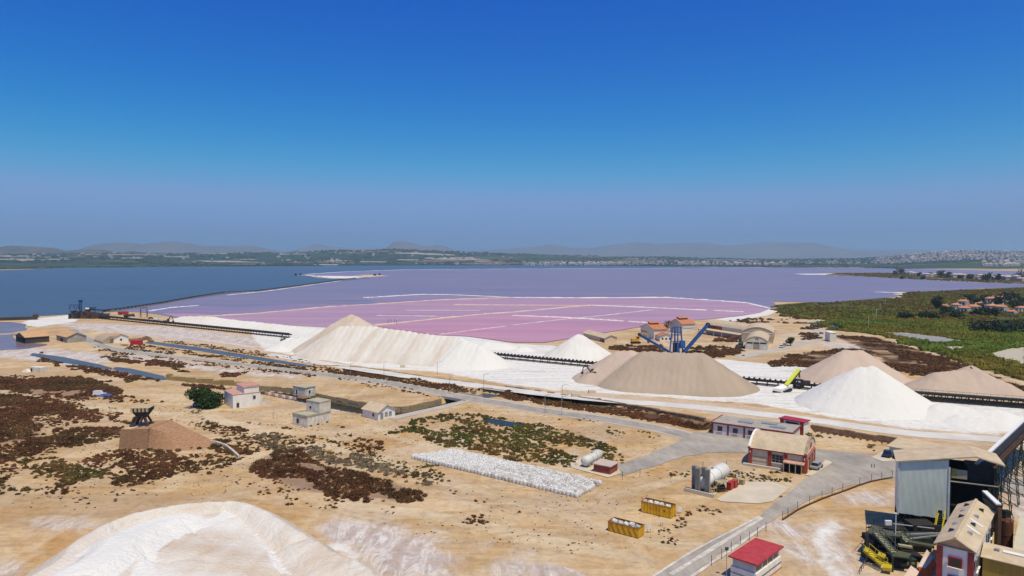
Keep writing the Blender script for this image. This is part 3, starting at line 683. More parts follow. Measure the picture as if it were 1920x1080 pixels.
pile('salt_heap', 'cream white cone heap behind the black belt, right of the long ridge', [(*apex(1085, 627, 679), .10), (*apex(1081, 629, 679), .12), (*apex(1091, 629, 679), .05)], PM_WHITE, seed=5)
pile('salt_heap', 'small bright white mound next to the cream cone heap', [(*apex(985, 649, 660, .45), -.3), (*apex(978, 650, 660, .45), -.3)], PM_WHITE, .45, .7, seed=6)
pile('salt_heap', 'bright white mound at the right tip of the long ridged heap', line_ap((915,641), (945,643), 655, 656, 4, -.3, sl=.4), PM_WHITE, .4, .8, seed=7)
pile('salt_heap', 'flat topped grey brown heap with a pinkish left shoulder in the middle',
     line_ap((1160,658), (1184,656), 726, 730, 4, .0, .1, seed=8) + line_ap((1208,659), (1316,662), 737, 744, 10, .65, .85, jit=.8, seed=9) + [(*apex(1120, 690, 722), .1)], PM_TAN, seed=8, cell=.8)
pile('salt_heap', 'tall pinkish tan cone heap behind the white cone on the right', line_ap((1586,656), (1614,656), 726, 727, 4, -.05, .15, seed=10), PM_TAN, seed=9)
pile('salt_heap', 'pure white cone heap in front on the right with a split tip', [(*apex(1609, 689, 783), -.1), (*apex(1616, 687.5, 784), -.1), (*apex(1634, 686, 786), -.15), (*apex(1644, 692, 787), -.1)], PM_WHITE, seed=11, cell=.7, lump=.25)
pile('salt_heap', 'low tan heap with a dark scar on its tip at the right edge', line_ap((1757,697), (1800,692), 740, 742, 5, .2, .4, seed=11) + [(*apex(1819, 684.5, 742), .45), (*apex(1826, 688, 742), .4)] + line_ap((1840,697), (1885,716), 744, 747, 4, .1, .3, seed=12), PM_TAN, seed=12)
pile('salt_heap', 'low dazzling white spread of salt below the trestle belt on the right', line_ap((1770,757), (1870,768), 794, 806, 10, -.3, sl=.4, jit=1., seed=13) + line_ap((1800,778), (1880,788), 803, 814, 5, -.3, sl=.3, jit=1., seed=23), PM_WHITE, .4, .8, .6, seed=13)
pile('salt_heap', 'small white heap with a dark digger on it, left of the long ridge', line_ap((545,633), (585,632), 652, 656, 5, -.3, sl=.5, jit=.8, seed=14), PM_WHITE, .5, .7, seed=14)
pile('salt_heap', 'tiny white heap low at the left foot of the long ridge', line_ap((512,650), (528,648), 658, 659, 3, -.3, sl=.5, seed=15), PM_WHITE, .5, .6, seed=15)
pile('salt_heap', 'long low cream salt bank behind the black belt on the left', line_ap((345,593), (400,594), 605, 609, 6, .15, .3, sl=.3, seed=16) + line_ap((410,596), (600,617), 611, 628, 16, -.2, .1, sl=.3, jit=.4, seed=17), PM_WHITE, .3, 1.2, seed=16)
# -- the big quarried salt mound nearest the camera
def near_mound():
    rim = smooth([G(*q) for q in ((55,1080,4.),(140,1017,4.),(222,972,4.),(300,951,4.),(360,943,4.),(420,939,4.),(455,942,3.9),(490,954,3.4),(560,996,2.4),(625,1035,1.7),(700,1080,1.4))] + [(-24, 84), (-32, 62), (-62, 54), (-82, 66)], 6, True)
    xs = [p[0] for p in rim]; ysr = [p[1] for p in rim]
    gx = np.arange(min(xs) - 11, max(xs) + 11, .45); gy = np.arange(min(ysr) - 11, max(ysr) + 11, .45); XX, YY = np.meshgrid(gx, gy)
    ins = inpoly(XX, YY, rim); d = pdist(XX, YY, rim, True)
    hr = np.interp(XX, [-52, -46, -37, -29, -21], [4., 3.4, 2.4, 1.7, 1.4]); wob = fbm(XX, YY, 7, 4, 31) - .5; wob2 = fbm(XX, YY, 2.2, 3, 33) - .5
    right = sstep(-50, -28, XX + (YY - 100) * .2); back = sstep(104, 118, YY); drop = .35 + 1.0*back + 1.3*right
    bankw = 2.2 + 6.5 * right + 3 * wob
    floor_ = np.maximum(hr - drop, .55) - .5 * .4 * sstep(8, 22, d) + wob * .22
    h_in = hr + wob * .28 + right*(fbm(XX*.75 - YY*.66, (XX*.66 + YY*.75)*.15, 1.6, 3, 52) - .5)*1.1*(d < bankw*1.3) - (hr - floor_) * sstep(.2, 1, d / bankw)
    lump = sstep(2, 6, d) * (1 - sstep(9, 16, d)) * sstep(-74, -66, XX) * (1 - sstep(-60, -54, XX)) * 1.6   # fresh white heap inside the rim
    h_in += lump + wob2 * .14 + (fbm(XX, YY, .9, 2, 36) - .5)*.12 - .25*(np.abs(fbm(XX, YY, 11, 2, 38) - .5) < .02)
    h = np.where(ins, h_in, hr + wob * .5 - d * .66 + wob2 * .3)
    tint = np.where(ins, np.where(d < bankw, .45 + .6 * right * (fbm(XX, YY, 5, 4, 41) - .35), .30 + 1.5 * (fbm(XX*.6, YY*1.4, 8, 5, 35) - .5)), .75)
    tint = np.where(ins & (lump > .5), -.5, tint)
    road = np.abs(fbm(XX, YY, 16, 2, 44) - .5) < .05
    tint = np.where(ins & (d > bankw) & road, -.35, tint)
    tint = np.where(ins & (XX < -56) & (YY < 112) & (d > 3), tint + .28, tint)
    h = np.maximum(h, -.6); ny, nx = XX.shape; ii = np.arange(ny * nx).reshape(ny, nx)
    q = np.stack([ii[:-1, :-1], ii[:-1, 1:], ii[1:, 1:], ii[1:, :-1]], -1).reshape(-1, 4); q = q[h.ravel()[q].max(1) > -.45]
    used = np.unique(q); re = np.full(ny * nx, -1); re[used] = np.arange(len(used))
    o = np_mesh('salt_mound', np.stack([XX.ravel()[used], YY.ravel()[used], h.ravel()[used]], -1), re[q], PM_NEAR, None, True, {'tint': tint.ravel()[used]})
    tag(o, 'huge hollowed salt mound with a pale rim in the near left corner', 'salt mound')
PM_NEAR = pile_material('near salt', (.72, .705, .69), (.54, .425, .32), .8, 1.6, 1.)
near_mound()

q_ = apex(1822, 686, 742); t = thing('tarpaulin', 'dark tarpaulin scrap on the tip of the low tan heap', 'tarpaulin', (q_[0], q_[1] - 1.2, q_[2] - 1.0), .3)  # dark piece added to show the scar on the heap tip
MB().hexa([(-1.2,-1.2,-1.2),(2.2,-1.6,-1.6),(2.4,.4,-.6),(-1.0,.6,.2),(-1.2,-1.1,-.4),(2.1,-1.5,-.9),(2.3,.5,0),(-1.0,.7,.9)]).build('cover', mat('dark tarpaulin', (.05, .04, .045)), t)
# ================================================================ BELT CONVEYORS
M_BLACK = mat('blackened steel', (.018, .018, .020), .7, (.035, .032, .03), .2, 1., .1, .2)
M_RUST = mat('rusty steel', (.07, .035, .022), .85, (.12, .065, .04), .2, 1.2, .2, .1)
M_GREENST = mat('dark green steel', (.020, .032, .024), .6, (.05, .065, .05), .2, .8, .1, .2)
M_BELT = mat('rubber belt', (.025, .024, .024), .8, (.07, .065, .06), .2, .6, .1)
M_WHITEM = mat('white sheet metal', (.74, .74, .74), .5, None, .06, .8, .05)
def conveyor(name, label, p, q, z=1.9, w=1.4, step=4.0, teeth=True, m=None, group='belt conveyors between the salt heaps'):
    m = m or M_BLACK; p = Vector(p); q = Vector(q); d = q - p; Ln = d.length
    t = thing(name, label, 'conveyor', (p.x, p.y, 0), math.atan2(d.y, d.x), group)
    MB().box(0, Ln, -w * .35, w * .35, z - .12, z + .02).build('belt', M_BELT, t)
    for s in (-1, 1): MB().box(0, Ln, s * w / 2 - .12, s * w / 2 + .12, z - .85, z - .05).build('side_rail', m, t)
    MB().box(0, Ln, -.3, .3, .35, .85).build('underside_skirt', M_RUST, t)  # low brown skirt stands in for the dark underside and ground shadow
    lm = None
    for i in range(int(Ln / step) + 1):
        if lm is None:
            b = MB()
            for s in (-1, 1): b.bar((0, s * w * .62, -.2), (0, s * w * .5, z - .3), .22)
            b.bar((0, -w * .6, .5), (0, w * .6, .5), .14)
            lo = b.build('trestle', m, t); lm = lo.data
        else:
            lo = bpy.data.objects.new('trestle', lm); COL.objects.link(lo); lo.parent = t
        lo.location = (i * step, 0, 0)
    if teeth:
        tm = None
        for i in range(int(Ln / 2.0)):
            if tm is None:
                b = MB(); b.hexa([(-.35,-w*.5,z),(.35,-w*.5,z),(.35,w*.5,z),(-.35,w*.5,z),(-.1,-w*.5,z+.55),(.1,-w*.5,z+.55),(.1,w*.5,z+.55),(-.1,w*.5,z+.55)])
                to = b.build('roller_bracket', m, t); tm = to.data
            else:
                to = bpy.data.objects.new('roller_bracket', tm); COL.objects.link(to); to.parent = t
            to.location = (i * 2.0 + 1, 0, 0)
    return t
conveyor('belt_conveyor', 'black belt conveyor running from the lakeside works to the white heap, far left', G(182,597), G(545,634), 2.6, 1.8, 6., True)
conveyor('belt_conveyor', 'black belt conveyor on the salt between the long ridge and the grey heap', G(912,670), G(1122,690), 2.4, 1.5, 4., True)
conveyor('belt_conveyor', 'black belt conveyor between the grey heap and the pinkish cone', G(1380,718), G(1590,738), 2.4, 1.5, 4., True)
t = conveyor('trestle_conveyor', 'dark green trestle conveyor in front of the low tan heap', G(1715,750), G(1960,769), 3.2, 1.6, 4., False, M_GREENST)
b = MB(); Ln = (Vector(G(1960,769)) - Vector(G(1715,750))).length
for i in range(int(Ln / 4)): b.bar((i*4, -.9, .3), (i*4+4, -.9, 2.7), .12)
b.build('bracing', M_GREENST, t)
b = MB()
for i in range(int(Ln / 2)): b.bar((i*2, .9, .1), (i*2, .9, 2.9), .3); b.bar((i*2, .9, .2), (i*2+2, .9, 2.6), .2)
b.build('back_bracing', M_BLACK, t)  # black posts and braces added to darken the underside
MB().box(0, Ln, -.5, .5, .9, 1.7).build('underside_fill', M_BLACK, t)  # solid black fill standing in for the shaded underside
MB().box(0, Ln, -1.5, -.95, 3.1, 3.2).build('walkway', M_GREENST, t)
b = MB()
for i in range(int(Ln / 2)): b.bar((i*2, -1.45, 3.2), (i*2, -1.45, 4.2), .06)
b.bar((0, -1.45, 4.2), (Ln, -1.45, 4.2), .07).build('handrail', M_GREENST, t)
# belt along the causeway out into the lagoon
cz = GL([(196,585),(225,581.5),(300,570),(360,559),(420,549.5),(480,547),(560,536.5),(640,525.3),(668,521.8)])
bund('causeway', cz, 7, .7, mat('dark causeway stone', (.09, .075, .065), .95, (.16, .13, .11), .2, .3, .3), .1, .25, 21)
for k in range(len(cz) - 1):
    a, c = Vector(cz[k]), Vector(cz[k+1]); d = c - a
    t = thing('causeway_conveyor', ['length of dark belt leaving the lakeside works along the causeway','dark causeway belt just past the works','second causeway belt length, by the thin white salt strip','third causeway belt length, where it meets the lilac water','causeway belt length in the middle of the lagoon edge','causeway belt length past the middle, left of the white spit','thin far causeway belt length leading to the spit','farthest causeway belt length touching the salt spit'][k], 'conveyor', (a.x, a.y, 0), math.atan2(d.y, d.x), 'causeway belt')
    MB().box(0, d.length - .5, -.7, .7, 1.5, 2.1).build('belt', M_BLACK, t)
    b = MB()
    for i in range(int(d.length / 8) + 1): b.box(i*8, i*8+.5, -.6, .6, .3, 1.6)
    b.build('trestle', M_BLACK, t)

# ================================================================ MACHINES
M_YEL = mat('yellow machine paint', (.55, .30, .02), .5, (.62, .36, .04), .1, 1., .05)
M_LIME = mat('lime yellow paint', (.62, .64, .06), .5, None, .06, 1., .05)
M_DKM = mat('dark machine paint', (.05, .045, .045), .5, (.09, .07, .06), .1, 1., .05)
M_GLASS = mat('dark glass', (.012, .014, .018), .08, None, .1, 1., 0, 0, .6)
M_RUBBER = mat('tyre rubber', (.02, .02, .02), .9, None, .1, 1., 0)
M_BLUE = mat('blue painted steel', (.016, .075, .29), .5, (.028, .115, .36), .2, .5, .1)
M_NAVY = mat('dark blue painted steel', (.010, .028, .10), .5, (.02, .05, .16), .2, .5, .1)
def excavator(label, loc, rz, m, s=1., name='excavator'):
    t = thing(name, label, 'excavator', loc, rz)
    for y in (-1, 1):
        MB().prism([(-1.8*s,.1),(-1.5*s,0),(1.5*s,0),(1.8*s,.35*s),(1.6*s,.8*s),(-1.6*s,.8*s),(-1.8*s,.45*s)], y*.75*s - .28*s, y*.75*s + .28*s).build('track', M_RUBBER, t)
    MB().prism([(-1.9*s,.9*s),(1.1*s,.9*s),(1.1*s,1.5*s),(.2*s,1.9*s),(-1.7*s,1.9*s)], -1.05*s, 1.05*s).build('body', m, t)
    c = MB().prism([(.1*s,1.9*s),(1.2*s,1.5*s),(1.2*s,2.2*s),(.9*s,2.9*s),(.1*s,2.9*s)], -1.0*s, -.05*s).build('cab', m, t)
    MB().box(.25*s, 1.0*s, -1.03*s, -1.01*s, 2.05*s, 2.75*s).build('window', M_GLASS, c)
    MB().bar((.9*s,.3*s,1.5*s), (3.2*s,.3*s,4.2*s), .4*s, .5*s).bar((3.2*s,.3*s,4.2*s), (4.6*s,.3*s,3.4*s), .38*s, .45*s).build('boom', m, t)
    MB().bar((4.6*s,.3*s,3.5*s), (5.2*s,.3*s,1.2*s), .3*s, .35*s).build('stick', m, t)
    MB().prism([(4.7*s,1.2*s),(5.5*s,1.2*s),(5.6*s,.4*s),(5.0*s,.2*s)], -.3*s, .9*s).build('bucket', M_RUST, t)
    return t

excavator('small dark digger working on the white heap left of the long ridge', (*G(533,645), 1.2), 2.2, M_DKM, .9)
excavator('dark digger parked on the pinkish shoulder of the grey brown heap', (*A(1112,697,A(1112,697,G(1112,716)[1]).y)[:2], 2.6), 2.6, M_DKM, .9)
excavator('yellow digger with lowered boom beside the orange roofed houses', (*G(1192,644), 0), 0.1, M_YEL, 1.5)
excavator('dark digger beside the black belt on the left salt bank', (*G(313,606), 0), 1.2, M_DKM, 1.2)
# boom conveyor loader with lime cover
Yl = G(1470,736)[1]
t = thing('boom_loader', 'white loader with a lime yellow covered boom at the pinkish cone', 'loader', (*G(1466,738), 0), 0)
o0 = Vector((*G(1466,738), 0))
def lp(px, py, dy=0.): return A(px, py, Yl + dy) - o0
MB().hexa([lp(1449,732)+Vector((0,0,0)), lp(1466,736), lp(1486,728,3), lp(1470,725,3), lp(1449,727), lp(1466,730), lp(1487,721,3), lp(1469,720,3)]).build('hopper', M_WHITEM, t)
MB().bar(lp(1449,735), lp(1464,738), .9, 1.0).bar(lp(1470,736), lp(1484,730,2), .8, .9).build('undercarriage', M_BLACK, t)
MB().bar(lp(1474,722,2), lp(1497,693,8), 1.5, .5).build('boom_cover', M_LIME, t)
MB().bar(lp(1476,724,2.6), lp(1499,695,8.6), 1.1, .5).build('boom_belt', M_BLACK, t)
MB().bar(lp(1498,697,8), lp(1499,708,8), .5).build('discharge_spout', M_DKM, t)
t = thing('drive_house', 'black drive house with a white panel on the belt behind the lime loader', 'machine', (*G(1495,727), 0), -.1)
MB().hexa([(-2,-1.4,0),(2.2,-1.4,0),(2.2,1.4,0),(-2,1.4,0),(-1.2,-1.2,3.4),(2,-1.2,3.2),(2,1.2,3.2),(-1.2,1.2,3.4)]).build('housing', M_BLACK, t)
MB().box(-1.0, .6, -1.62, -1.5, 1.0, 2.9).build('panel', M_WHITEM, t)
MB().box(2.4, 4.6, -.9, .9, 1.4, 2.8).build('motor', M_RUST, t)
# blue stacker
Yb = G(1268,668)[1]
o0 = Vector((*G(1268,668), 0)); t = thing('stacker', 'tall blue salt stacker with two spread conveyor arms behind the grey heap', 'stacker', o0, 0)
def bp_(px, py, dy=0.): return A(px, py, Yb + dy) - o0
for x0, x1, dy in ((1255,1261,-1.5),(1265,1265.5,2.5),(1271,1270.5,-2.5),(1281,1276,1.5)):
    MB().bar(bp_(x0, 667, dy*1.3), bp_(x1, 612.5, dy*.5), .62).build('leg', M_BLUE, t)
b = MB()
for y in (613, 628, 640): b.bar(bp_(1261-(y-613)*.13,y,-.8), bp_(1276+(y-613)*.1,y,.8), .4); b.bar(bp_(1265,y,1.2), bp_(1271,y,-1.2), .4)
b.build('crossbeam', M_BLUE, t)
MB().box(-1.6, 1.4, -1.2, 1.2, 0, 7.).build('winch_house', M_NAVY, t)
MB().box(1.8, 4.2, -1.5, 1., 4.2, 8.).build('cab', M_BLUE, t)
for nm, p, q, lb in (('left', (1262,664), (1199,628), 1), ('right', (1281,662), (1327.5,608.5), -1)):
    p3, q3 = bp_(*p, 0), bp_(*q, -3 if lb > 0 else 6); up = Vector((0, 0, .9))
    arm = MB().bar(p3, q3, 1.9, 1.0).build('conveyor_arm', M_NAVY, t)
    for s in (-1, 1):
        off = Vector((0, s * 1.1, .5)); g_ = MB().bar(p3 + off, q3 + off, .34, .5).bar(p3 + off - up, q3 + off - up, .34, .4)
        for k in range(12): g_.bar(p3.lerp(q3, k/12) + off - (up if k % 2 else up*0), p3.lerp(q3, (k+1)/12) + off - (up*0 if k % 2 else up), .14)
        g_.build('lattice_girder', M_BLUE, arm)
    MB().tube(q3 + Vector((0,-1.2,.2)), q3 + Vector((0,1.2,.2)), .8, 10).build('head_drum', M_BLACK, arm)
    MB().bar(bp_(1268,613), p3.lerp(q3, .75) + Vector((0,0,.6)), .12).build('stay', M_BLUE, arm)

def car(label, loc, rz, m, name='parked_car', van=False):
    t = thing(name, label, 'van' if van else 'car', loc, rz)
    h = 1.0 if van else .75
    MB().prism([(-2.1,.35),(2.1,.35),(2.15,.7),(1.9,.85),(1.2,.92),(-2.0,.95),(-2.15,.7)], -.85, .85).build('body', m, t)
    MB().prism([(-1.7 if not van else -2.0,.93),(1.0,.93),(.45,1.45*h+.42),(-1.2 if not van else -1.95,1.45*h+.42)], -.74, .74).build('cabin', M_GLASS if not van else m, t)
    MB().box(-1.2, .42, -.70, .70, 1.45*h+.40, 1.45*h+.46).build('roof', m, t)
    for x in (-1.3, 1.3):
        for y in (-.85, .85): MB().tube((x, y-.1, .33), (x, y+.1, .33), .33, 10).build('wheel', M_RUBBER, t)
    for y in (-.6, .6): MB().box(2.12, 2.18, y-.15, y+.15, .6, .75).build('headlight', M_WHITEM, t)
    return t
M_CARW = mat('white car paint', (.7, .71, .73), .25, None, .03, 1., 0, 0, .5)
M_CARS = mat('silver car paint', (.42, .44, .47), .25, None, .03, 1., 0, .3, .5)
M_CARD = mat('dark blue car paint', (.015, .03, .07), .25, None, .03, 1., 0, 0, .5)
M_CARR = mat('red paint', (.45, .02, .025), .4, None, .1, 1., 0)
car('white car half in the shade of the round green tree', (*G(372,762), .06), 2.6, M_CARW)
car('dark blue car parked before the pale green shed', (*G(1664,856), .15), .9, M_CARD)
car('silver car at the doors of the red pillared hall', (*G(1531,879), .15), .85, M_CARS)
car('white car by the wall of the twin barrel roofed store', (*G(1466,652), .1), .85, M_CARW)
car('silver car by the wall of the twin barrel roofed store, nearer the corner', (*G(1472,649), .1), .85, M_CARS)
car('white van beside the lakeside works', (*G(190,596), 0), .3, M_CARW, 'parked_van', True)
car('dark car among the trucks near the lakeside belt', (*G(283,598), 0), .3, M_CARD)
car('white van nearest the yellow salt bank by the lakeside belt', (*G(293,600), 0), .4, M_CARW, 'parked_van', True)
car('white van in the middle of the lakeside truck park', (*G(249,598), 0), .4, M_CARW, 'parked_van', True)
car('white van with a blue tarp in the scrub on the left', (*G(187,742), 0), .2, M_CARW, 'parked_van', True)
def truck(label, loc, rz, mc, mb):
    t = thing('truck', label, 'truck', loc, rz)
    MB().prism([(2.4,.6),(4.2,.6),(4.2,1.9),(3.7,2.9),(2.4,2.9)], -1.2, 1.2).build('cab', mc, t)
    MB().hexa([(-4,-1.1,1.1),(2.1,-1.1,1.1),(2.1,1.1,1.1),(-4,1.1,1.1),(-4.3,-1.25,2.6),(2.2,-1.25,2.6),(2.2,1.25,2.6),(-4.3,1.25,2.6)]).build('tipper_body', mb, t)
    MB().box(-4, 4, -.5, .5, .7, 1.05).build('chassis', M_BLACK, t)
    for x in (-3, -1.6, 3.2):
        for y in (-1.1, 1.1): MB().tube((x, y-.15, .5), (x, y+.15, .5), .5, 10).build('wheel', M_RUBBER, t)
    return t
truck('red truck with a red body by the causeway', (*G(231,590), 0), .1, M_CARR, M_CARR)
truck('dark flatbed truck right of the red truck by the causeway', (*G(242,595), 0), .1, M_DKM, M_RUST)
truck('green tipper truck left of the twin barrel roofed store', (*G(1389,651), 0), 1.2, mat('green truck paint', (.02, .12, .05), .5), mat('green truck paint', (.02, .12, .05)))
t = thing('gantry', 'small steel A frame gantry by the lakeside trucks', 'gantry', (*G(270,595), 0), .2)
for x in (-2.5, 2.5):
    for s in (-1, 1): MB().bar((x, s*1.5, 0), (x, 0, 8), .35).build('leg', M_DKM, t)
MB().bar((-2.8,0,8), (2.8,0,8), .5).build('beam', M_DKM, t)
# lakeside loading works
Yw = G(160,597)[1]; o0 = Vector((*G(160,597), 0)); t = thing('loading_works', 'blackened steel loading works with a slim tower at the lake edge', 'loading works', o0, 0)
def wp(px, py, dy=0.): return A(px, py, Yw + dy) - o0
MB().hexa([wp(134,595,-3), wp(163,597,-3), wp(163,594,5), wp(134,592,5), wp(132,584,-3), wp(160,585,-3), wp(160,584,5), wp(132,583,5)]).build('hopper_body', M_BLACK, t)
rr = random.Random(4)
for k in range(22):
    px_ = 131 + 72*(k + rr.random())/22; q = wp(px_, 594.5 + (px_-131)*.03, rr.uniform(-4, 4)); hh_ = rr.uniform(2.2, 7.5) if px_ < 166 else rr.uniform(1.5, 4.6); ww = rr.uniform(.8, 2.2)
    MB().hexa([(q.x-ww,q.y-1.2,0),(q.x+ww,q.y-1.2,0),(q.x+ww,q.y+1.2,0),(q.x-ww,q.y+1.2,0),(q.x-ww*.8,q.y-1,hh_),(q.x+ww*rr.uniform(.5,1),q.y-1,hh_*rr.uniform(.8,1)),(q.x+ww*.8,q.y+1,hh_),(q.x-ww*.8,q.y+1,hh_)]).build('machine_block', (M_BLACK, M_RUST, M_DKM)[k % 3], t)
    MB().bar((q.x, q.y, hh_*.6), (q.x + rr.uniform(-4, 4), q.y, hh_ + rr.uniform(.5, 3.)), .25).build('strut', M_BLACK, t)
MB().hexa([wp(163,595,-3), wp(196,597,-3), wp(196,595,5), wp(163,593,5), wp(163,584,-3), wp(190,588,-3), wp(190,587,5), wp(163,583,5)]).build('machine_hall', M_RUST, t)
b = MB()
for x in (149,153):
    for dy in (-1.2, 1.2): b.bar(wp(x,582,dy), wp(x,562.5,dy), .45)
for y in range(563, 582, 4): b.bar(wp(149,y,-1.2), wp(153,y,-1.2), .5); b.bar(wp(149,y+4,-1.2), wp(153,y,-1.2), .25)
b.build('tower', M_NAVY, t)
MB().box(*[v for v in (wp(148.5,567).x, wp(153.5,567).x)], -1.4, 1.4, wp(150,566).z, wp(150,563).z).build('tower_cabin', M_NAVY, t)
b = MB()
for x in (130.5, 139, 147): b.bar(wp(x,580), wp(x,571.5), .3)
b.bar(wp(130,572), wp(149,571.5), .5).bar(wp(130,576), wp(149,575.5), .3).build('gantry_frame', M_NAVY, t)
b = MB().bar(wp(160,580), wp(176,578.5), .8, .6)
for x in (169, 178): b.bar(wp(x,590), wp(x,576), .4)
b.bar(wp(168,576.5), wp(180,576.5), 1.2, .4).build('roof_frame', M_BLACK, t)
MB().bar(wp(160,580,1), wp(205,582,4), 1.2, .8).build('belt_gallery', M_BLACK, t)
MB().hexa([wp(160,580,-3.2), wp(167,580,-3.2), wp(167,579,1), wp(160,579,1), wp(160,578,-3.2), wp(167,578,-3.2), wp(167,577,1), wp(160,577,1)]).build('canopy', M_WHITEM, t)
t = thing('barge', 'dark barge lying at the shore on the far left', 'barge', (*G(35,600), 0), .35)
MB().hexa([(-14,-2,0),(12,-2,0),(12,2,0),(-14,2,0),(-16,-2.6,2.4),(14,-2.6,2.6),(14,2.6,2.6),(-16,2.6,2.4)]).build('hull', M_DKM, t)
MB().box(10, 13, -1.5, 1.5, 2.6, 4.2).build('wheelhouse', M_RUST, t)

# ================================================================ BUILDINGS
M_WHITEW = mat('whitewashed wall', (.78, .75, .70), .9, (.85, .83, .80), .1, .5, .2)
M_OLDW = mat('peeling whitewash', (.60, .52, .43), .95, (.82, .79, .74), .1, .55, .3, 0, .1, None, 8)
M_CREAMW = mat('cream render', (.62, .50, .36), .9, (.68, .57, .44), .1, .6, .15)
M_BRICKR = mat('red brick pillars', (.33, .055, .028), .85, (.42, .085, .045), .1, 1.5, .2)
M_DRED = mat('dark red trim', (.22, .028, .03), .7, (.28, .05, .045), .1, 1., .1)
M_ROOFB = mat('beige roof sheet', (.50, .40, .28), .85, (.58, .47, .34), .1, .6, .15)
M_ROOFT = mat('terracotta tiles', (.46, .16, .075), .9, (.55, .24, .13), .1, .8, .3)
M_ROOFO = mat('old orange tiles', (.50, .27, .12), .9, (.56, .36, .2), .1, .5, .3)
M_ROOFG = mat('grey flat roof', (.33, .30, .27), .9, (.42, .39, .34), .1, .35, .2)
M_GREENW = mat('grey green cladding', (.64, .68, .58), .6, (.70, .74, .65), .05, .4, .05)
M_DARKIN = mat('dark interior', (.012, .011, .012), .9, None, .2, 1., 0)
M_WOODD = mat('weathered dark timber', (.045, .032, .028), .9, (.09, .065, .05), .1, 1.5, .2)
M_WOODL = mat('sun bleached boards', (.42, .31, .19), .9, (.50, .39, .26), .1, 2., .2)
M_GREYST = mat('galvanised steel', (.30, .31, .32), .5, (.38, .39, .40), .1, 1., .05, .3)
for m_, lo_, k_ in ((M_WHITEW, (.86, .83, .79), 1.), (M_OLDW, (.74, .68, .60), 1.), (M_CREAMW, (.84, .81, .78), 1.), (M_ROOFB, (.84, .81, .77), .5), (M_ROOFG, (.75, .75, .75), .6), (M_GREENW, (.92, .92, .89), .6), (M_BRICKR, (.74, .7, .68), 1.), (M_ROOFT, (.70, .65, .6), .8)):
    weather(m_, .9*k_, lo_, (1.06, 1.06, 1.06), (1.1, 1.1, .45) if m_ not in (M_ROOFB, M_ROOFG, M_ROOFT) else (1, 1, 1), .30, .62)
def win(parent, face, u0, u1, z0, z1, L, W, bars=(2, 1), fm=None, name='window', pm=None, sill=True, d=.05):
    """window set on wall `face`: f (y=0), r (x=L), b (y=W), l (x=0); u along the wall"""
    fm = fm or M_DRED; pm = pm or M_GLASS
    def bx(b, a0, a1, c0, c1, e0, e1):
        if face == 'f': b.box(a0, a1, -e1, -e0, c0, c1)
        elif face == 'b': b.box(a0, a1, W + e0, W + e1, c0, c1)
        elif face == 'r': b.box(L + e0, L + e1, a0, a1, c0, c1)
        else: b.box(-e1, -e0, a0, a1, c0, c1)
        return b
    w = .12; fr = MB()
    bx(fr, u0-w, u0, z0-w, z1+w, .01, d+.03); bx(fr, u1, u1+w, z0-w, z1+w, .01, d+.03); bx(fr, u0, u1, z1, z1+w, .01, d+.03); bx(fr, u0, u1, z0-w, z0, .01, d+.03)
    for i in range(1, bars[0]): u = u0 + (u1-u0)*i/bars[0]; bx(fr, u-.035, u+.035, z0, z1, .02, d+.01)
    for i in range(1, bars[1]): z = z0 + (z1-z0)*i/bars[1]; bx(fr, u0, u1, z-.035, z+.035, .02, d+.008)
    o = fr.build(name, fm, parent)
    bx(MB(), u0, u1, z0, z1, .005, .03).build('pane', pm, o)
    if sill: bx(MB(), u0-.2, u1+.2, z0-w-.08, z0-w, .0, .2).build('sill', M_WHITEW, o)
    return o
def gable_roof(t, L, W, h, rise, m, along='x', over=.35, th=.12, name='roof'):
    b = MB()
    if along == 'x':
        for s in (0, 1):
            e = -over if s == 0 else W + over; ze = h - over * rise / (W/2)
            b.hexa([(-over, e, ze), (L+over, e, ze), (L+over, W/2, h+rise), (-over, W/2, h+rise), (-over, e, ze+th), (L+over, e, ze+th), (L+over, W/2, h+rise+th), (-over, W/2, h+rise+th)])
    else:
        for s in (0, 1):
            e = -over if s == 0 else L + over; ze = h - over * rise / (L/2)
            b.hexa([(e, -over, ze), (L/2, -over, h+rise), (L/2, W+over, h+rise), (e, W+over, ze), (e, -over, ze+th), (L/2, -over, h+rise+th), (L/2, W+over, h+rise+th), (e, W+over, ze+th)])
    return b.build(name, m, t)
def gable_wall(t, L, W, h, rise, m, along='x', z0=0., name='wall'):
    if along == 'x': b = MB().prismx([(0, z0), (W, z0), (W, h), (W/2, h+rise), (0, h)], 0, L)
    else: b = MB().prism([(0, z0), (L, z0), (L, h), (L/2, h+rise), (0, h)], 0, W)
    return b.build(name, m, t)
def arc(W, h, rise, n=14, r0=0.):
    """points (u, z) of a segmental arch from eave to eave"""
    Rr = (W*W/4 + rise*rise) / (2*rise); c = h + rise - Rr; a = math.asin(W/2/Rr); Rr += r0
    return [(W/2 + Rr*math.sin(-a + 2*a*i/n), c + Rr*math.cos(-a + 2*a*i/n)) for i in range(n+1)]
def barrel_roof(t, x0, x1, W, h, rise, m, over=.3, name='roof'):
    out = arc(W, h, rise, 16, .14); inn = arc(W, h, rise, 16, 0.02); b = MB()
    prof = [(-over, h - .15 + .1)] + out + [(W+over, h - .05)] + [(W+over, h - .19)] + list(reversed(inn)) + [(-over, h - .19)]
    return b.prismx(prof, x0, x1).build(name, m, t)

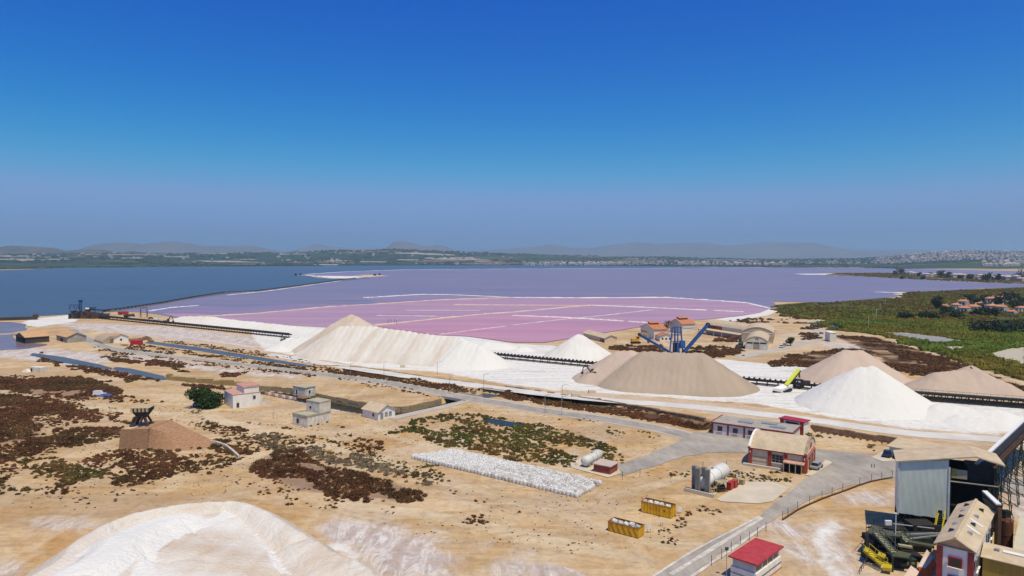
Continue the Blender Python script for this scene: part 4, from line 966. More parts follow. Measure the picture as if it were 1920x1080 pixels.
# ---- red pillared hall with barrel roof
loc, rz, Lh = frame((1403,872), (1511,889)); Wh = 12.4; hh = 4.5; rs = 2.5
t = thing('hall', 'barrel roofed beige hall with red brick pillars beside the yard', 'building', loc, rz)
MB().prismx([(0, -.1), (Wh, -.1)] + list(reversed(arc(Wh, hh, rs))), .3, Lh).build('wall', M_CREAMW, t)
barrel_roof(t, .5, Lh - .4, Wh, hh, rs, M_ROOFB)
MB().prismx(arc(Wh, hh, rs, 16, .45) + list(reversed(arc(Wh, hh, rs, 16, -.05))), 0, .5).build('parapet', M_WHITEW, t)
MB().prismx(arc(Wh, hh, rs, 16, .30) + list(reversed(arc(Wh, hh, rs, 16, -.05))), Lh - .4, Lh + .12).build('gable_rim', mat('grey brown stone rim', (.33, .26, .19)), t)
for i in range(4):
    u = [.0, Lh*.345, Lh*.62, Lh - .75][i]; p = MB().box(u, u + .85, -.18, .2, 0, hh - .25).build('pillar', M_BRICKR, t)
    if i in (0, 3): MB().box(u + .35, u + .55, -.32, -.19, hh - 1.3, hh - .8).build('lamp', M_WHITEM, p)
MB().box(-.15, Lh + .15, -.38, .1, hh - .32, hh - .06).build('eaves_beam', M_DRED, t)
win(t, 'f', Lh*.42, Lh*.61, 1.7, 3.5, Lh, Wh, (3, 3), M_GREYST)
for z in (1.35, 2.35): MB().box(.9, Lh*.345, -.06, .0, z, z + .08).build('string_course', mat('dark seam', (.14, .10, .07)), t)
MB().box(-1.1, Lh*.6, -.9, -.2, -.1, .55).build('plinth', M_CONC, t)
cp = MB().hexa([(Lh*.63,-1.5,2.25),(Lh-.2,-1.5,2.25),(Lh-.2,-.2,2.5),(Lh*.63,-.2,2.5),(Lh*.63,-1.5,2.45),(Lh-.2,-1.5,2.45),(Lh-.2,-.2,2.7),(Lh*.63,-.2,2.7)]).build('canopy', mat('salmon canopy', (.50, .30, .22)), t)
for k in range(4): MB().box(Lh*.635 + k*1.3, Lh*.635 + k*1.3 + .14, -1.45, -1.3, 0, 2.25).build('post', mat('straw post', (.5, .4, .2)), cp)
MB().box(Lh*.64, Lh - .9, -.3, -.03, .1, 2.2).build('doorway', M_DARKIN, t)  # near-black slab paints the doorway and the shade under the canopy together
for k in range(4):
    y = .3 + k*(Wh - 1.2)/3; MB().box(Lh - .1, Lh + .22, y, y + .6, 0, 3.0 + (.0)).build('pillar', M_BRICKR, t)
MB().box(Lh, Lh + .2, 0, Wh, 3.05, 3.35).build('lintel_band', M_BRICKR, t); MB().box(Lh, Lh + .25, 0, Wh, 4.25, 4.5).build('cornice', mat('pink band', (.52, .30, .2)), t)
for k in range(3):
    y = 1.2 + k*(Wh - 1.2)/3; win(t, 'r', y + .2, y + 2.2, .2, 2.7, Lh, Wh, (2, 1), M_WHITEW, 'door', mat('ochre door', (.36, .17, .05)) if k == 0 else M_GLASS, False)
for k in range(5):   # red vertical letters-like stripes seen in the gable
    y = Wh/2 - 1.4 + k*.62; MB().box(Lh, Lh + .06, y, y + .3, 4.75, 5.75 + (.3 if k in (1,2,3) else 0)).build('gable_stripe', mat('faded red paint', (.50, .14, .08)), t)

# ---- long low white building with red trim and its small block
loc, rz, _ = frame((1335,813), (1410,824)); L, W, h = 21.5, 10., 3.1
t = thing('office_building', 'long low white building with dark red trim and flat grey roof', 'building', loc, rz)
MB().box(0, L, 0, W, -.1, h).build('wall', mat('pinkish white render', (.66, .58, .54), .9, (.74, .68, .65), .1, .5, .1), t)
r = MB().box(-.3, L+.3, -.3, W+.3, h + .003, h + .22).build('roof', M_ROOFG, t)
MB().box(-.34, L+.34, -.36, -.2, h - .02, h + .42).box(-.36, -.2, -.2, W+.34, h - .02, h + .42).box(L+.2, L+.36, -.2, W+.34, h - .02, h+.42).build('fascia', M_DRED, r)
for x, y in ((6, 4), (12, 6), (15, 3)): MB().box(x, x + 4, y, y + 2.2, h + .24, h + .5).build('roof_sheet', M_GREYST, r)
for x in (0, 4.4, 8.9, 14.5): MB().box(x - .1, x + .35, -.12, .05, 0, h).build('pilaster', M_DRED, t)
win(t, 'f', 1.7, 2.8, 1.1, 2.3, L, W, (2, 2)); win(t, 'f', 6.0, 7.1, 1.1, 2.3, L, W, (2, 2)); win(t, 'f', 10.2, 13.4, 1.2, 2.3, L, W, (3, 1))
loc, rz, _ = frame((1463,808), (1510,817)); L, W, h = 6.7, 3.4, 3.6
t = thing('utility_block', 'small white block with red corner pillars and flat crimson roof', 'building', loc, rz)
MB().box(0, L, 0, W, -.1, h).build('wall', M_WHITEW, t); MB().box(-.4, L+.4, -.4, W+.4, h + .003, h + .25).build('roof', mat('crimson roof edge', (.36, .03, .06)), t)
for x in (-.05, L - .95): MB().box(x, x + 1.0, -.14, .1, 0, h - .05).build('pillar', M_BRICKR, t)
win(t, 'f', 1.8, 5.2, 2.7, 3.1, L, W, (6, 1), M_DKM, sill=False); win(t, 'f', 3.0, 4.6, .1, 2.2, L, W, (2, 1), M_GREYST, 'door', mat('grey glass', (.3, .34, .34), .3), False)
# ---- pale green shed with flat sandy roof
loc, rz, _ = frame((1667,857), (1745,872)); L, W, h = 13., 8., 2.7
t = thing('shed', 'pale green shed with a sandy flat roof behind the tall plant', 'building', loc, rz)
MB().box(0, L, 0, W, -.1, h).build('wall', M_GREENW, t); MB().hexa([(-.5,-.6,h+.01),(L+.5,-.6,h+.01),(L+.5,W+.5,h+.5),(-.5,W+.5,h+.5),(-.5,-.6,h+.2),(L+.5,-.6,h+.2),(L+.5,W+.5,h+.7),(-.5,W+.5,h+.7)]).build('roof', M_ROOFB, t)
# ---- crimson roofed hut
a = Vector(G(1365,1042,3.5)); c = Vector(G(1420,1060,3.5)); e = Vector(G(1465,1023,3.5)); d = c - a; L = d.length; W = (e - c).length
t = thing('hut', 'white hut with a crimson slab roof in the near foreground by the road', 'hut', (a.x, a.y, 0), math.atan2(d.y, d.x))
MB().box(.3, L-.3, .3, W-.3, -.1, 1.9).build('lower_wall', M_WHITEW, t); MB().box(.55, L-.55, .5, W-.5, 1.903, 3.3).build('upper_wall', mat('grey blue panel', (.50, .51, .54)), t)
MB().box(.22, L-.22, .22, W-.22, .95, 1.02).build('groove', M_DKM, t)
for k in range(4):
    y = .9 + k*(W-1.8)/4; p = MB().box(L-.54, L-.5, y, y + (W-1.8)/4 - .3, 2.15, 3.2).build('window', M_GLASS, t)
    MB().box(L-.52, L-.44, y + (W-1.8)/4 - .28, y + (W-1.8)/4 - .05, 1.95, 3.3).build('mullion', M_WHITEW, p)
MB().box(0, L, 0, W, 3.303, 3.55).build('roof', mat('crimson roof paint', (.36, .032, .045), .8, (.45, .06, .07), .1, 1.2, .2), t)
MB().box(0.15, L-.15, .15, W-.15, -.1, .12).build('plinth', mat('terracotta plinth', (.34, .16, .09)), t)

t = thing('floodlight', 'small floodlight on a pole at the near corner of the crimson hut', 'lamp', (*G(1362,1082), 0), 0); MB().tube((0,0,0), (0,0,4.4), .05, 6).build('pole', M_GREYST, t); MB().box(-.25, .25, -.15, .15, 4.3, 4.75).build('lamp_head', M_DKM, t)
for k, (x_, y_, s_, lb) in enumerate(((1372,641,1.,'rusty machine wreck left of the green tipper truck'),(1350,640,1.2,'long rusty scrap machine before the canopy hall'),(1386,653,.7,'dark scrap heap at the foot of the front store hall'))):
    t = thing('scrap_machine', lb, 'scrap', (*G(x_,y_), 0), .3*k); MB().hexa([(-4*s_,-1.2,0),(4*s_,-1.4,0),(3.6*s_,1.2,0),(-4*s_,1.1,0),(-3*s_,-.8,1.6),(1.5*s_,-1,2.1),(2*s_,.8,1.8),(-2.6*s_,.7,2.2)]).build('chassis', M_RUST if k < 2 else M_DKM, t); MB().bar((-3*s_,0,1.5), (2*s_,.4,3.2), .5).build('boom', M_BRICKR if k < 2 else M_RUST, t)
    for x2 in (-2.6, 0., 2.6): MB().tube((x2*s_,-1.5,.6), (x2*s_,-1.1,.6), .6, 10).build('wheel', M_RUBBER, t)
# ---- ruins and cottages by the basin
def block(name, label, pA, pB, W, h, m, roof=None, cat='building', z0=-.2):
    loc, rz, L = frame(pA, pB); t = thing(name, label, cat, loc, rz)
    MB().box(0, L, 0, W, z0, h).build('wall', m, t)
    if roof: MB().box(-.2, L+.2, -.2, W+.2, h+.003, h+.25).build('roof', roof, t)
    return t, L
t, L = block('cottage', 'peeling white two part cottage with a square upper tower', (549,796), (576,802), 8.8, 3.1, M_OLDW)
MB().box(-.12, L+.12, -.12, 8.9, 3.103, 3.3).box(-.12, .1, -.12, 8.9, 3.303, 3.6).box(L-.1, L+.12, -.12, 8.9, 3.303, 3.6).box(.1, L-.1, -.12, .1, 3.303, 3.6).build('roof', mat('lichened flat roof', (.42, .38, .27)), t)
tw = MB().box(.6, L-.02, 4.6, 8.8, 3.31, 6.6).build('upper_storey', M_OLDW, t); MB().box(.5, L+.08, 4.5, 8.9, 6.603, 6.8).build('upper_roof', mat('lichened flat roof', (.42, .38, .27)), t)
win(t, 'f', 2.0, 2.8, .9, 2.0, L, 8.8, (1, 1), M_WOODD, sill=False); MB().box(2.2, 2.9, 4.52, 4.58, 4.4, 5.1).build('window', M_DARKIN, tw)
for y in (1., 3.6, 7.): MB().box(L, L+.05, y, y+.8, .1, .45).build('vent_gap', M_DARKIN, t)
loc, rz, L = frame((680,781), (709,788.5)); W = 6.6
t = thing('gabled_shed', 'small white shed with a sandy gable roof at the basin edge', 'building', loc, rz)
gable_wall(t, L, W, 2.6, 1.7, M_WHITEW); gable_roof(t, L, W, 2.6, 1.7, M_ROOFB, over=.4)
for y in (1.0, 2.7, 4.3): win(t, 'r', y, y + .8, .3 if y < 2 else .9, 2.0, L, W, (1, 1), M_GREYST, 'door' if y < 2 else 'window', mat('grey shutter', (.30, .28, .26)), False)
win(t, 'f', 5.2, 5.9, 1.0, 1.7, L, W, (1, 1), M_WOODD, sill=False)
t, L = block('ruined_hut', 'small roofless looking white hut standing over the quay', (550,740), (572,744), 4.6, 3.1, M_OLDW, mat('lichened flat roof', (.42, .38, .27)))
win(t, 'f', 1.6, 2.5, .2, 2.2, L, 4.6, (1, 1), M_WHITEW, 'doorway', M_DARKIN, False); win(t, 'f', .2, .9, .9, 2.1, L, 4.6, (1, 1), M_WHITEW, 'window', M_GLASS, False); win(t, 'r', 1.6, 2.4, .9, 2.1, L, 4.6, (1, 1), M_WHITEW, 'window', M_DARKIN, False)
b = MB().hexa([(L-1.5,-2.5,-.1),(L+2.,-2.2,-.1),(L+2.2,0,-.1),(L-1.2,-.05,-.1),(L-.6,-1.2,.9),(L+1.2,-1.2,.7),(L+1.2,-.4,.8),(L-.6,-.4,1.0)]); b.build('rubble', M_BROWNW, t)
# white house with red roofs
loc, rz, L = frame((421,757.5), (437,767)); W = 9.
t = thing('white_house', 'white house with red tiled roofs right of the green tree', 'house', loc, rz)
MB().box(0, L, 0, W, -.2, 4.6).build('wall', M_WHITEW, t)
MB().box(-.1, L+.1, -.1, W+.1, 4.603, 4.75).build('terrace_roof', mat('pink clay roof', (.46, .25, .20), .9, (.54, .33, .27)), t)
us = MB().box(1.0, L-.6, 3.8, W-.3, 4.753, 6.6).build('upper_storey', M_WHITEW, t)
MB().hexa([(.8,3.6,6.603),(L-.4,3.6,6.603),(L-.4,W-.1,6.603),(.8,W-.1,6.603),(.9,3.7,6.8),(L-.5,3.7,6.8),(L-.5,W-.2,7.2),(.9,W-.2,7.2)]).build('upper_roof', mat('faded pink tiles', (.44, .20, .15), .9, (.54, .32, .26), .1, .8, .2), t)
MB().box(-1.6, -.003, .3, 4., -.2, 2.7).build('lean_to', mat('pale blue wall', (.50, .55, .62)), t)
MB().hexa([(0,W,-.2),(L,W,-.2),(L,W+5,-.2),(0,W+4,-.2),(0,W,3.8),(L,W,3.8),(L,W+.3,3.2),(0,W+.3,3.2)]).build('buttress', M_OLDW, t)
win(t, 'r', 1.2, 1.9, .4, 1.8, L, W, (1, 1), M_GREYST, 'door', M_GLASS, False); win(t, 'r', 6.6, 7.3, 2.6, 3.6, L, W, (1, 1), M_GREYST, 'window', M_GLASS, False); win(t, 'f', 3., 3.6, 1.2, 2.2, L, W, (1, 1), M_GREYST, 'window', M_GLASS, False)
loc, rz, L = frame((408,751), (421,757)); t = thing('annex', 'low salmon annex with a red sloping roof behind the tree', 'building', (loc[0]+1.2, loc[1]+3.5, 0), rz)
MB().box(0, L, 0, 5, -.2, 2.8).build('wall', mat('salmon wall', (.52, .33, .2)), t); MB().hexa([(-.3,-.3,2.803),(L+.2,-.3,2.803),(L+.2,5.2,3.6),(-.3,5.2,3.6),(-.3,-.3,2.95),(L+.2,-.3,2.95),(L+.2,5.2,3.75),(-.3,5.2,3.75)]).build('roof', mat('pink clay roof', (.44, .17, .13)), t)
# low white red parapet by the quay
a = G(497,739); c = G(556,750)
for k in range(9):
    p = Vector(a).lerp(Vector(c), k/9); q = Vector(a).lerp(Vector(c), (k+.82)/9)
    if k == 0: t = thing('parapet', 'low white and pink parapet along the basin left of the ruined hut', 'wall', (a[0], a[1], 0), 0); o0 = Vector((a[0], a[1], 0))
    MB().bar(Vector((p.x, p.y, .45)) - o0, Vector((q.x, q.y, .45)) - o0, .4, .9).build('parapet_block', M_WHITEW if k % 2 else mat('pink plaster', (.55, .32, .26)), t)

# ---- brick ramp with timber hopper
lb = Vector(G(222,842)); rb = Vector(G(284,839)); bt = ztop(804, G(225,842))
t = thing('brick_ramp', 'reddish brick platform with a long ramp falling to the right', 'ramp', (lb.x, lb.y, 0), 0); o0 = lb
M_BRICKS = mat('old reddish brickwork', (.30, .155, .085), .95, (.46, .28, .17), .1, 1.4, .7, 0, .1, (1, 1, 3.), 7, .2)
P = lambda x, y, z: (x, y, z)
w0 = rb.x - lb.x; hb = bt
MB().hexa([P(0,0,-.2),P(w0,-.6,-.2),P(w0+1.5,10.5,-.2),P(-.2,10,-.2),P(.5,.4,hb-.3),P(w0,0,hb),P(w0+1.5,10,hb),P(.3,9.6,hb-.3)]).build('platform', M_BRICKS, t)
MB().hexa([P(.9,.8,hb-.29),P(w0*.62,.4,hb-.29),P(w0*.62,9.2,hb-.29),P(.9,9.0,hb-.29),P(.9,.8,hb-.2),P(w0*.62,.4,hb-.2),P(w0*.62,9.2,hb-.2),P(.9,9.,hb-.2)]).build('deck', mat('pale mortar deck', (.50, .40, .29)), t)
# ramp of rough courses
nst = 18; b = MB(); RL = 15.5; rh = lambda k: hb*(1-k)**1.1*.98 + .06
for k in range(nst):
    k0, k1 = k/nst, (k+1)/nst; z0 = rh(k0); xr0 = w0 + .03 + RL*k0; xr1 = w0 + .03 + RL*k1; ys0 = -.6 - 1.2*math.sin(k0*3.1)
    b.hexa([P(xr0,ys0,-.2),P(xr1,ys0,-.2),P(xr1+1.2,10.3-5.2*k1,-.2),P(xr0+1.2,10.3-5.2*k0,-.2),P(xr0,1.+2.0*k0,z0),P(xr1,1.+2.*k1,rh(k1)),P(xr1+1.2,9.8-4.8*k1,rh(k1)+.04),P(xr0+1.2,9.8-4.8*k0,z0+.04)])
b.build('ramp_slope', M_BRICKS, t)
pts = [Vector((*G(*p), 0)) - Vector((o0.x, o0.y, 0)) for p in ((385,830),(405,833),(423,839),(436,849),(448,860))]
for p, q in zip(pts, pts[1:]): MB().bar(p + Vector((0,0,.4)), q + Vector((0,0,.4)), .5, .9).build('low_wall', mat('lime coped wall', (.50, .40, .29), .9, (.66, .58, .47)), t)
hp = Vector((*G(259,826), 0)); t = thing('timber_hopper', 'dark ruined timber hopper standing on the brick platform', 'hopper', (lb.x + 4.1, lb.y + 4.6, hb - .2), .1)
for x, y in ((-2.0,-1.4),(1.6,-1.4),(1.6,1.4),(-2.0,1.4)): MB().bar((x*1.15, y*1.1, 0), (x*.35, y*.6, 3.1), .55).build('leg', M_WOODD, t)
MB().hexa([(-1.0,-.9,2.2),(1.0,-.9,2.2),(1.0,.9,2.2),(-1.0,.9,2.2),(-2.3,-1.8,4.3),(2.3,-1.8,4.3),(2.3,1.8,4.3),(-2.3,1.8,4.3)]).build('bin', M_WOODD, t)
for k in range(5): MB().box(-2.3 + k*.98, -1.75 + k*.98, -1.98, -1.82, 4.0, 5.1).build('board', M_WOODL, t)
MB().box(-2.2, 2.2, -1.75, 1.75, 4.0, 5.0).build('upper_box', M_WOODD, t)
MB().hexa([(-2.4,-1.9,5.003),(2.4,-1.9,5.003),(2.5,2.0,5.003),(-2.4,2.,5.003),(-2.0,-1.5,5.4),(2.0,-1.6,5.3),(2.1,1.6,5.45),(-2.,1.6,5.5)]).build('top_boards', M_WOODL, t)
MB().bar((-2.6,-1.2,0), (-1.4,-1.4,2.6), .9, .5).bar((-.3,-1.6,0), (.6,-1.5,2.7), .8, .4).build('leaning_planks', M_WOODD, t)

# ---- tanks
def tank(label, p, q, r, zc, nsad, m, name='storage_tank'):
    p = Vector((*p, 0)); q = Vector((*q, 0)); d = q - p; L = d.length; t = thing(name, label, 'tank', p, math.atan2(d.y, d.x))
    MB().tube((0,0,zc), (L,0,zc), r, 24, None, True, r*.4).build('shell', m, t, True)
    for k in range(nsad):
        x = L*(.15 + .7*k/max(nsad-1, 1)); MB().box(x-.25, x+.25, -r*.85, r*.85, 0, zc - r*.6).build('saddle', M_CONC, t)
    for x in (L*.3, L*.62): MB().tube((x,0,zc), (x+.12,0,zc), r+.04, 24, None, True).build('hoop', M_GREYST, t)
    MB().tube((L*.5,0,zc+r-.05), (L*.5,0,zc+r+.3), .25, 10).build('manhole', M_GREYST, t)
    return t
M_TANKW = mat('white tank paint', (.72, .71, .69), .45, None, .05, .6, .03)
M_TANKG = mat('off white tank paint', (.58, .57, .53), .55, (.66, .65, .61), .05, .9, .03)
tank('off white horizontal tank beside the red brick hut', G(1097,865,1.55), G(1122,851,1.55), 1.12, 1.55, 3, M_TANKG)
loc, rz, L = frame((1113,885), (1144,891)); t = thing('brick_hut', 'small red brick hut with a pale slab roof beside the off white tank', 'hut', loc, rz)
MB().box(0, L, 0, 4., -.1, 1.9).build('wall', mat('weathered red brick', (.22, .045, .03), .9, (.34, .09, .06), .1, 1.2, .4), t); MB().box(-.25, L+.25, -.25, 4.25, 1.903, 2.1).build('roof', mat('pale roof slab', (.46, .36, .30), .9, (.55, .46, .4)), t)
p = Vector(G(1314,904,2.1)); q = Vector(G(1356,881,2.1))
tank('bright white horizontal gas tank behind grey finned columns', p, q, 1.6, 2.1, 3, M_TANKW)
for k, (x, lbl) in enumerate(((1304, 'left pair of tall grey finned vaporiser columns before the white tank'), (1322, 'right pair of tall grey finned vaporiser columns before the white tank'))):
    base = G(x, 923 + k*3); t = thing('vaporiser', lbl, 'vaporiser', (*base, 0), -.55, 'finned vaporiser columns')
    for s, yy in ((-.5, .9), (.5, -.3)):
        b = MB()
        for i in range(7): b.box(s*1.1 - .45 + i*.15, s*1.1 - .41 + i*.15, yy - .45, yy + .45, .5, 5.5)
        b.box(s*1.1 - .46, s*1.1 + .5, yy - .3, yy + .3, .55, 5.45).build('fin_column', M_GREYST, t)
        for dx in (-.35, .35): MB().box(s*1.1 + dx - .06, s*1.1 + dx + .06, yy - .06, yy + .06, 0, .5).build('foot', M_GREYST, t)
t = thing('retaining_wall', 'low grey concrete kerb wall below the finned columns', 'wall', (*G(1283,921), 0), 0); o0 = Vector((*G(1283,921), 0))
for pa, pb in (((1283,921),(1337,934)), ((1337,934),(1343,931))): MB().bar(Vector((*G(*pa), .35)) - o0, Vector((*G(*pb), .35)) - o0, .35, .9).build('wall_length', M_CONC, t)
for lbl, px, py, m, rz, nm in (('bright red cabinet on the yard slab', 1369, 918, M_CARR, .85, 'cabinet'), ('rust red cabinet touching the bright red one', 1377, 914.5, M_BRICKR, .85, 'cabinet')):
    t = thing('cabinet', lbl, 'cabinet', (*G(px,py), .12), rz); MB().box(-.75, .75, -.5, .5, .08, 1.55).build('case', m, t); MB().box(-.8, .8, -.55, .55, 1.553, 1.62).build('lid', m, t); MB().box(-.7, .7, -.45, .45, 0, .08).build('base', M_BLACK, t)
t = thing('pump_skid', 'rusty pump skid with a steel frame canopy before the white tank', 'pump', (*G(1352,921), .12), .3)
for x in (-1.1, 1.1):
    for y in (-.8, .8): MB().bar((x,y,0), (x,y,2.), .14).build('post', M_GREENST, t)
MB().box(-1.2, 1.2, -.9, .9, 2.003, 2.1).build('canopy', mat('dusty canopy', (.33, .30, .2)), t); MB().tube((-.6,0,.8), (.7,0,.8), .55, 14).build('pump_body', M_BLACK, t); MB().box(-1., 1., -.6, .6, .05, .3).build('base_frame', M_RUST, t)
t = thing('pipework', 'straw coloured pipes and valves at the tank foot', 'pipework', (*G(1341,922), 0), .3)
for k in range(4): MB().tube((-1.2+k*.7,-.3,0), (-1.2+k*.7,-.3,1.2+.2*(k%2)), .13, 8).build('pipe', mat('straw pipe paint', (.40, .33, .17)), t)
MB().tube((-1.4,-.3,.9), (1.2,-.3,.9), .12, 8).build('header_pipe', mat('straw pipe paint', (.40, .33, .17)), t)
t = thing('pallet_stack', 'small stack of wooden pallets by the red cabinets', 'pallets', (*G(1391,909), .12), .85)
for k in range(5): MB().box(-.6, .6, -.5, .5, k*.26, k*.26 + .16).build('pallet', M_WOODL, t)

# ---- yellow skips with bulk bags
M_SKIP = mat('yellow skip paint', (.66, .36, .012), .7, (.70, .43, .03), .1, 1.1, .1, 0, .3)
weather(M_SKIP, 1.0, (.74, .60, .45), (1.06, 1.05, 1.), (1.2, 1.2, .5), .30, .52)
M_SKIPR = mat('rust streaked skip edge', (.20, .07, .02), .9, (.36, .15, .03), .1, 1.8, .2)
def skip(label, pA, pB, W, h, diag):
    loc, rz, L = frame(pA, pB); t = thing('skip', label, 'skip', loc, rz, 'yellow skips full of bags'); e = .09
    MB().box(0, L, 0, e, .12, h).build('side', M_SKIP, t); MB().box(0, L, W-e, W, .12, h).build('side', M_SKIP, t)
    MB().box(0, e, e, W-e, .12, h).build('end', M_SKIP, t); MB().box(L-e, L, e, W-e, .12, h).build('end', M_SKIP, t)
    MB().box(e, L-e, e, W-e, .13, .22).build('floor', M_SKIPR, t)
    rim = MB().box(-.06, L+.06, -.06, .12, h, h+.12).box(-.06, L+.06, W-.12, W+.06, h, h+.12).box(-.06, .12, .12, W-.12, h, h+.12).box(L-.12, L+.06, .12, W-.12, h, h+.12); rim.build('rim', M_SKIPR, t)
    MB().box(.1, L-.1, .08, W-.08, 0, .12).build('skid', M_RUST, t)
    n = 6 if diag else 10
    for k in range(n):
        x = .25 + (L-.5)*k/(n-1)
        if diag: MB().bar((max(x-.75,.1), -.04, h-.05), (min(x+.1,L-.1), -.04, .18), .08, .09).build('rib', M_SKIPR, t)
        else: MB().box(x-.045, x+.045, -.07, -.003, .15, h).build('rib', M_SKIP, t)
    for y in (.5, W-.5): MB().box(L+.003, L+.07, y-.05, y+.05, .15, h).build('rib', M_SKIP, t)
    return t, L, loc, rz
sk1 = skip('nearer yellow skip with slanting ribs, full of white bags', (1140,995.5), (1197,1010.5), 2.45, 1.75, True)
sk2 = skip('farther yellow skip with upright ribs and a red badge, full of bags', (1202,960), (1258,973), 2.45, 2.1, False)
M_REDP = mat('worn red print', (.40, .06, .02))
t, L = sk2[0], sk2[1]
MB().tube((L*.78,-.075,1.3), (L*.78,-.06,1.3), .22, 14).build('badge', M_REDP, t)
rr = random.Random(5)     # the lettering is worn away to short dashes
for row in range(3):
    b = MB(); x = L*.27
    while x < L*.62:
        w_ = rr.uniform(.05, .14); b.box(x, x + w_, -.012, -.004, 1.55 - row*.3, 1.70 - row*.3); x += w_ + rr.uniform(.05, .1)
    b.build('worn_print', M_REDP, t)

# bulk bags
ONES = ['first','second','third','fourth','fifth','sixth','seventh','eighth','ninth','tenth','eleventh','twelfth','thirteenth','fourteenth','fifteenth','sixteenth','seventeenth','eighteenth','nineteenth']
TENS = {2: ('twenty','twentieth'), 3: ('thirty','thirtieth'), 4: ('forty','fortieth'), 5: ('fifty','fiftieth'), 6: ('sixty','sixtieth'), 7: ('seventy','seventieth'), 8: ('eighty','eightieth'), 9: ('ninety','ninetieth')}
def nth(i):
    i += 1
    if i < 20: return ONES[i-1]
    t_, o_ = divmod(i, 10); return TENS[t_][1] if o_ == 0 else TENS[t_][0] + '-' + ONES[o_-1]
M_BAG = mat('white woven bag', (.62, .61, .61), .8, (.70, .69, .69), .05, 2.5, .3)
M_BAGP = mat('teal bag print', (.05, .20, .20))
def bag_tone():
    t_ = M_BAG.node_tree; n_ = t_.nodes; b_ = n_['Principled BSDF']; src = b_.inputs['Base Color'].links[0].from_socket
    oi = n_.new('ShaderNodeObjectInfo'); rp = n_.new('ShaderNodeValToRGB'); rp.color_ramp.elements[0].color = (.74, .71, .68, 1); rp.color_ramp.elements[1].position = .5; rp.color_ramp.elements[1].color = (1.06, 1.06, 1.06, 1)
    mx = n_.new('ShaderNodeMix'); mx.data_type = 'RGBA'; mx.blend_type = 'MULTIPLY'; mx.inputs[0].default_value = 1.
    t_.links.new(oi.outputs['Random'], rp.inputs[0]); t_.links.new(src, mx.inputs[6]); t_.links.new(rp.outputs[0], mx.inputs[7]); t_.links.new(mx.outputs[2], b_.inputs['Base Color'])
bag_tone(); weather(M_BAG, .8, (.80, .78, .75), (1.05, 1.05, 1.05))
def bag_mesh(seed):
    rr = random.Random(seed); v = []; f = []; n = 10
    for z, r in ((0, .42), (.12, .50), (.5, .53), (.85, .48), (.98, .36), (1.04, .15)):
        for i in range(n):
            a = 2*math.pi*i/n; sq = 1 / max(abs(math.cos(a)), abs(math.sin(a))); sq = 1 + (sq - 1)*.55
            q = r*sq*(1 + rr.uniform(-.07, .07)); v.append((q*math.cos(a), q*math.sin(a), z + rr.uniform(-.03, .03)*(z > .2)))
    for j in range(5):
        for i in range(n): f.append((j*n+i, j*n+(i+1) % n, (j+1)*n+(i+1) % n, (j+1)*n+i))
    f.append(tuple(5*n+i for i in range(n)))
    for k in range(4):   # lifting loops
        a = math.pi/4 + k*math.pi/2; cx, cy = .40*math.cos(a), .40*math.sin(a); b0 = len(v); zt = 1.05 + rr.uniform(0, .12); lx, ly = rr.uniform(-.15, .15), rr.uniform(-.15, .15)
        v += [(cx-.07,cy-.05,.92),(cx+.07,cy+.05,.92),(cx+.05+lx,cy+.04+ly,zt),(cx-.05+lx,cy-.04+ly,zt)]; f += [(b0,b0+1,b0+2,b0+3)]
    return v, f
BAGM = []
for s in range(4):
    v, f = bag_mesh(s); me = bpy.data.meshes.new('bulk_bag'); me.from_pydata(v, [], f); me.materials.append(M_BAG); me.update(); BAGM.append(me)
def bag(loc, rz, label, group, s=1., tilt=(0, 0)):
    o = bpy.data.objects.new('bulk_bag', BAGM[random.randrange(4)]); COL.objects.link(o); o.location = loc; o.rotation_euler = (tilt[0], tilt[1], rz); o.scale = (s, s, s*random.uniform(.9, 1.06))
    return tag(o, label, 'bulk bag', group)
a = Vector(G(771,860)); c = Vector(G(1086,935)); ax = (c - a).normalized(); bx_ = Vector((-ax.y, ax.x)); ncol = int((c - a).length / 1.0); nrow = 11
spots = []
for i in range(ncol):
    for j in range(nrow):
        if i < 5 and j > 1 + i*2: continue
        if i > ncol - 4 and random.random() < .12: continue
        p = a + ax*(i + .5 + random.uniform(-.07, .07)) + bx_*(j*.98 + .4 + random.uniform(-.07, .07)); spots.append((p.y + .25*p.x*0, p, j, i))
spots.sort(key=lambda q: q[0])
rest = []
for k, (yy, p, j, i) in enumerate(spots):
    rz = math.atan2(ax.y, ax.x) + random.uniform(-.25, .25)
    if k < 300:
        lb = f'white bulk bag of the long block, {nth(j)} row, {nth(i)} from the left'
        bag((p.x, p.y, 0), rz, lb, 'white bulk bags in the long block', random.uniform(.92, 1.07), (random.uniform(-.12,.12), random.uniform(-.12,.12)))
    else: rest.append((p, rz))
vv = []; ff = []
for p, rz in rest:
    v, f = bag_mesh(random.randrange(99)); k = len(vv); cs, sn = math.cos(rz), math.sin(rz)
    vv += [(p.x + x*cs - y*sn, p.y + x*sn + y*cs, z) for x, y, z in v]; ff += [tuple(k + i for i in q) for q in f]
o = mesh_obj('bulk_bag_rows', vv, ff, M_BAG); tag(o, 'farther rows of white bulk bags in the long block', 'bulk bags', 'white bulk bags in the long block', 'stuff')
